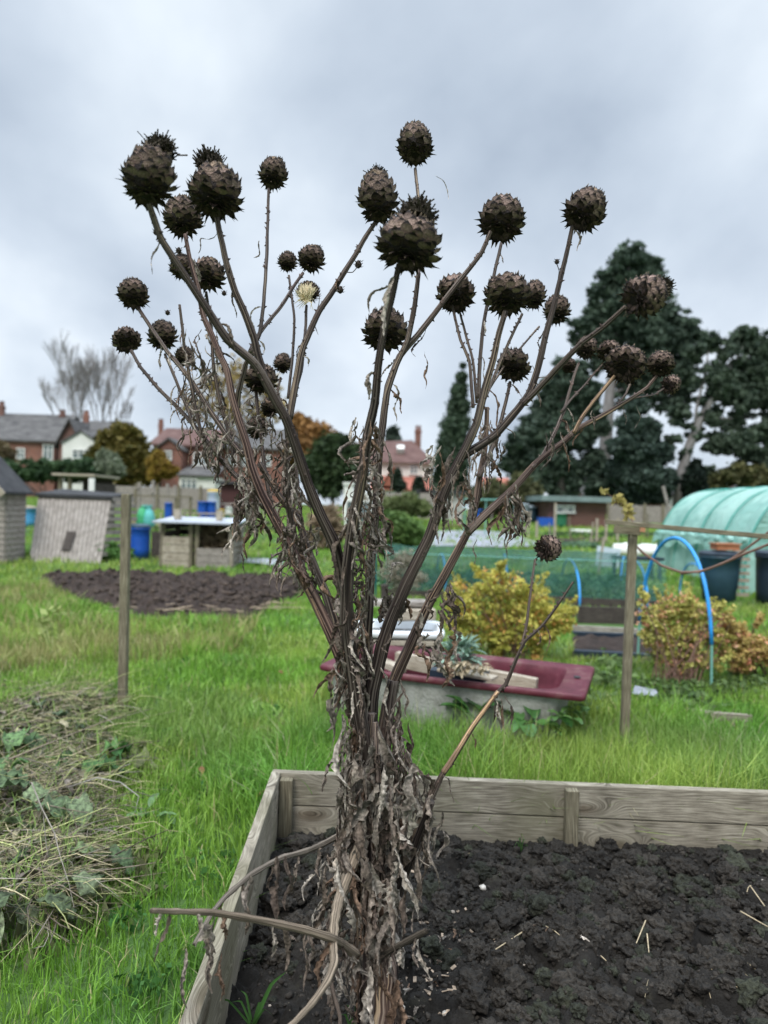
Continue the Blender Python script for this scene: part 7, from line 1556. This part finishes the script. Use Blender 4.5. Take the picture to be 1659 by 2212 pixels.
# broad pale ribbons (fallen leaf stalks)
def ribbon(pts, w0, w1, d0, d1, tone, name='leaf_stalk', label=None, nleaf=0, th=.35):
    sp_ = spline(pts, 6); n = len(sp_); q = [P(x, y, d0+(d1-d0)*i/(n-1)) for i, (x, y) in enumerate(sp_)]
    mb = MB(); mb.tube(q, [W(w0+(w1-w0)*i/(n-1), d0)/2*(1+.3*mnoise.noise(Vector((i*.55, w0, 0)))+.12*mnoise.noise(Vector((i*1.9, w0, 3)))) for i in range(n)], n=24, ribs=7, ribamp=.13, col=[tuple(c_*(.75+.5*abs(mnoise.noise(Vector((i_*.8, k_*.9, w0)))) ) for c_ in tone)+(1,) for i_ in range(n) for k_ in range(24)], rng=rp, flat=.36, jit=.12)
    o = obj(name, mb, M['stalkpale'], plant, smooth=True)
    if label: o['label'] = label
    for k in range(nleaf):
        i = int((k+.5)/nleaf*n*.95); dryleaf(q[i], Vector((rp.gauss(0, .2), rp.gauss(0, .2), -1)), rp.uniform(.05, .13), rp.uniform(.007, .013), droop=1, twist=3.5, curl=1.7, wave=.4)
    return q
M['stalkpale'] = vmat('pale leaf stalk', .85, 0, 1, .8, .15, .6, .003, uvstreak=True)
ribbon([(800, 1765), (778, 1825), (758, 1874), (742, 1915), (730, 1952), (722, 1995), (720, 2040), (722, 2080), (707, 2120), (672, 2170), (620, 2225)], 26, 10, 1.70, 1.40, (.25, .20, .15), label='pale broad leaf stalk bending down across the trunk', nleaf=0)
ribbon([(770, 2062), (740, 2040), (715, 2026), (648, 2006), (558, 1987), (461, 1971), (390, 1969), (326, 1967)], 22, 9, 1.60, 1.30, (.235, .185, .14), label='long horizontal leaf stalk reaching left over the bed edge', nleaf=8)
ribbon([(740, 1800), (700, 1822), (660, 1839), (605, 1854), (543, 1889), (488, 1936), (458, 1972), (420, 2040)], 13, 7, 1.75, 1.42, (.2, .17, .14), nleaf=7)
ribbon([(800, 2085), (835, 2058), (871, 2038), (922, 2010)], 14, 13, 1.66, 1.55, (.085, .07, .055), nleaf=4)
ribbon([(715, 2120), (722, 2150), (735, 2200), (730, 2260)], 8, 8, 1.6, 1.5, (.12, .09, .07), nleaf=2)
# hanging leaves near the bed edge
for (x, y, l, w_) in ((465, 1975, .12, .014), (430, 1990, .16, .012), (400, 2050, .12, .010), (540, 1890, .10, .012), (598, 1850, .14, .012), (618, 1850, .12, .010), (620, 1990, .11, .013), (672, 2005, .10, .012), (730, 1860, .2, .014), (700, 1900, .2, .014), (345, 1970, .05, .010), (900, 1840, .2, .012), (880, 1900, .16, .012), (905, 2015, .10, .010), (480, 2060, .10, .01), (888, 1650, .14, .02), (880, 1700, .12, .02)):
    dryleaf(P(x, y, 1.5 if x < 640 else 1.6), Vector((rp.gauss(0, .12), rp.gauss(0, .1), -1)), l, w_, droop=1, twist=3, curl=1.6, wave=.35)
LEAVES.sort(key=lambda a: -a[0])
for a in LEAVES[:96]:
    mb = MB(); mb.add(a[1], a[2], None, a[3]); obj('dead_leaf', mb, M['leafdry'], plant, smooth=True)
mb = MB()
for a in LEAVES[96:]: mb.add(a[1], a[2], None, a[3])
tag(obj('leaf_shreds', mb, M['leafdry'], plant, smooth=True), kind='stuff')
print('leaves', len(LEAVES))
# fallen leaf on soil
mb = MB(); LE0 = len(LEAVES)
LEAVES.clear()
for k in range(7):
    p = G(1310-k*9, 1960+k*12, .09); p.z = soilz(p.x, p.y)+.012; dryleaf(p, Vector((-.5+rp.gauss(0, .4), -.8, rp.uniform(-.05, .1))), .06, .006, droop=0, twist=3, curl=1.4, wave=.5, tone=(.45, .39, .33))
fl = G(1290, 1990, .09); fl.z = soilz(fl.x, fl.y); t = thing('fallen_leaf', 'pale twisted dead leaf lying on the dark soil right of the trunk', 'leaf', tuple(fl))
for a in LEAVES: mb = MB(); mb.add(a[1], a[2], None, a[3]); obj('lobe', mb, M['leafdry'], t, smooth=True)
LEAVES.clear(); mb = MB()
for k in range(60):
    p = G(rp.gauss(900, 130), rp.uniform(1990, 2200), .06)
    if not inbed(p.x, p.y, -.07): continue
    p.z = soilz(p.x, p.y)+.008; dryleaf(p, Vector((rp.gauss(0, 1), rp.gauss(0, 1), 0)), rp.uniform(.015, .05), rp.uniform(.003, .009), droop=0, twist=2, curl=1.2, wave=.5)
for a in LEAVES: mb.add(a[1], a[2], None, a[3])
tag(obj('leaf_fragments', mb, M['leafdry'], org=(0, 0, 0), smooth=True), 'curled scraps of dead leaf around the foot of the artichoke', 'leaf litter', kind='stuff')
# fresh grass blades in the near corner of the bed
def tuft(label, px, py, blades_, seed):
    r = random.Random(seed); c = G(px, py, .04); c.z = soilz(c.x, c.y); mb = MB()
    for (ex_, ey_, w_) in blades_:
        e = P(ex_, ey_, (c-CM.translation).dot(-cz_ax)+r.uniform(-.05, .05)); mid = c.lerp(e, .55)+Vector((0, 0, .03)); q = [Vector(a) for a in spline([tuple(c), tuple(mid), tuple(e)], 5)]; sd = (e-c).cross(cz_ax).normalized(); vs = []
        n = len(q)
        for i, p in enumerate(q): ww = w_*(1-(i/(n-1))**2.2)+.0003; nrm = cz_ax*ww*.5; vs += [p-sd*ww, p-nrm, p+sd*ww]
        g = r.uniform(.8, 1.2); mb.add(vs, [(i*3+k, i*3+k+1, (i+1)*3+k+1, (i+1)*3+k) for i in range(n-1) for k in range(2)], None, (.07*g, .17*g, .04*g))
    return tag(obj('grass_tuft', mb, M['green'], smooth=True), label, 'grass tuft', 'grass tufts inside the raised bed')
tuft('grass tuft in the bed with one long blade just left of the trunk foot', 545, 2225, [(617, 2100, .005), (520, 2140, .003), (570, 2170, .003), (500, 2165, .003), (590, 2195, .002), (450, 2160, .003)], 1)
tuft('small dark grass tuft in the front left corner of the bed', 445, 2235, [(430, 2160, .003), (455, 2150, .0035), (470, 2170, .003), (440, 2175, .003)], 2)
tuft('grass blades growing against the front of the trunk foot', 765, 2250, [(775, 2120, .004), (748, 2170, .004), (790, 2155, .003), (820, 2165, .004), (730, 2195, .003)], 3)
tuft('short green tuft by the middle stake of the far board', 1125, 1838, [(1120, 1815, .0025), (1135, 1818, .002), (1110, 1830, .002), (1145, 1840, .002), (1128, 1850, .002)], 4)
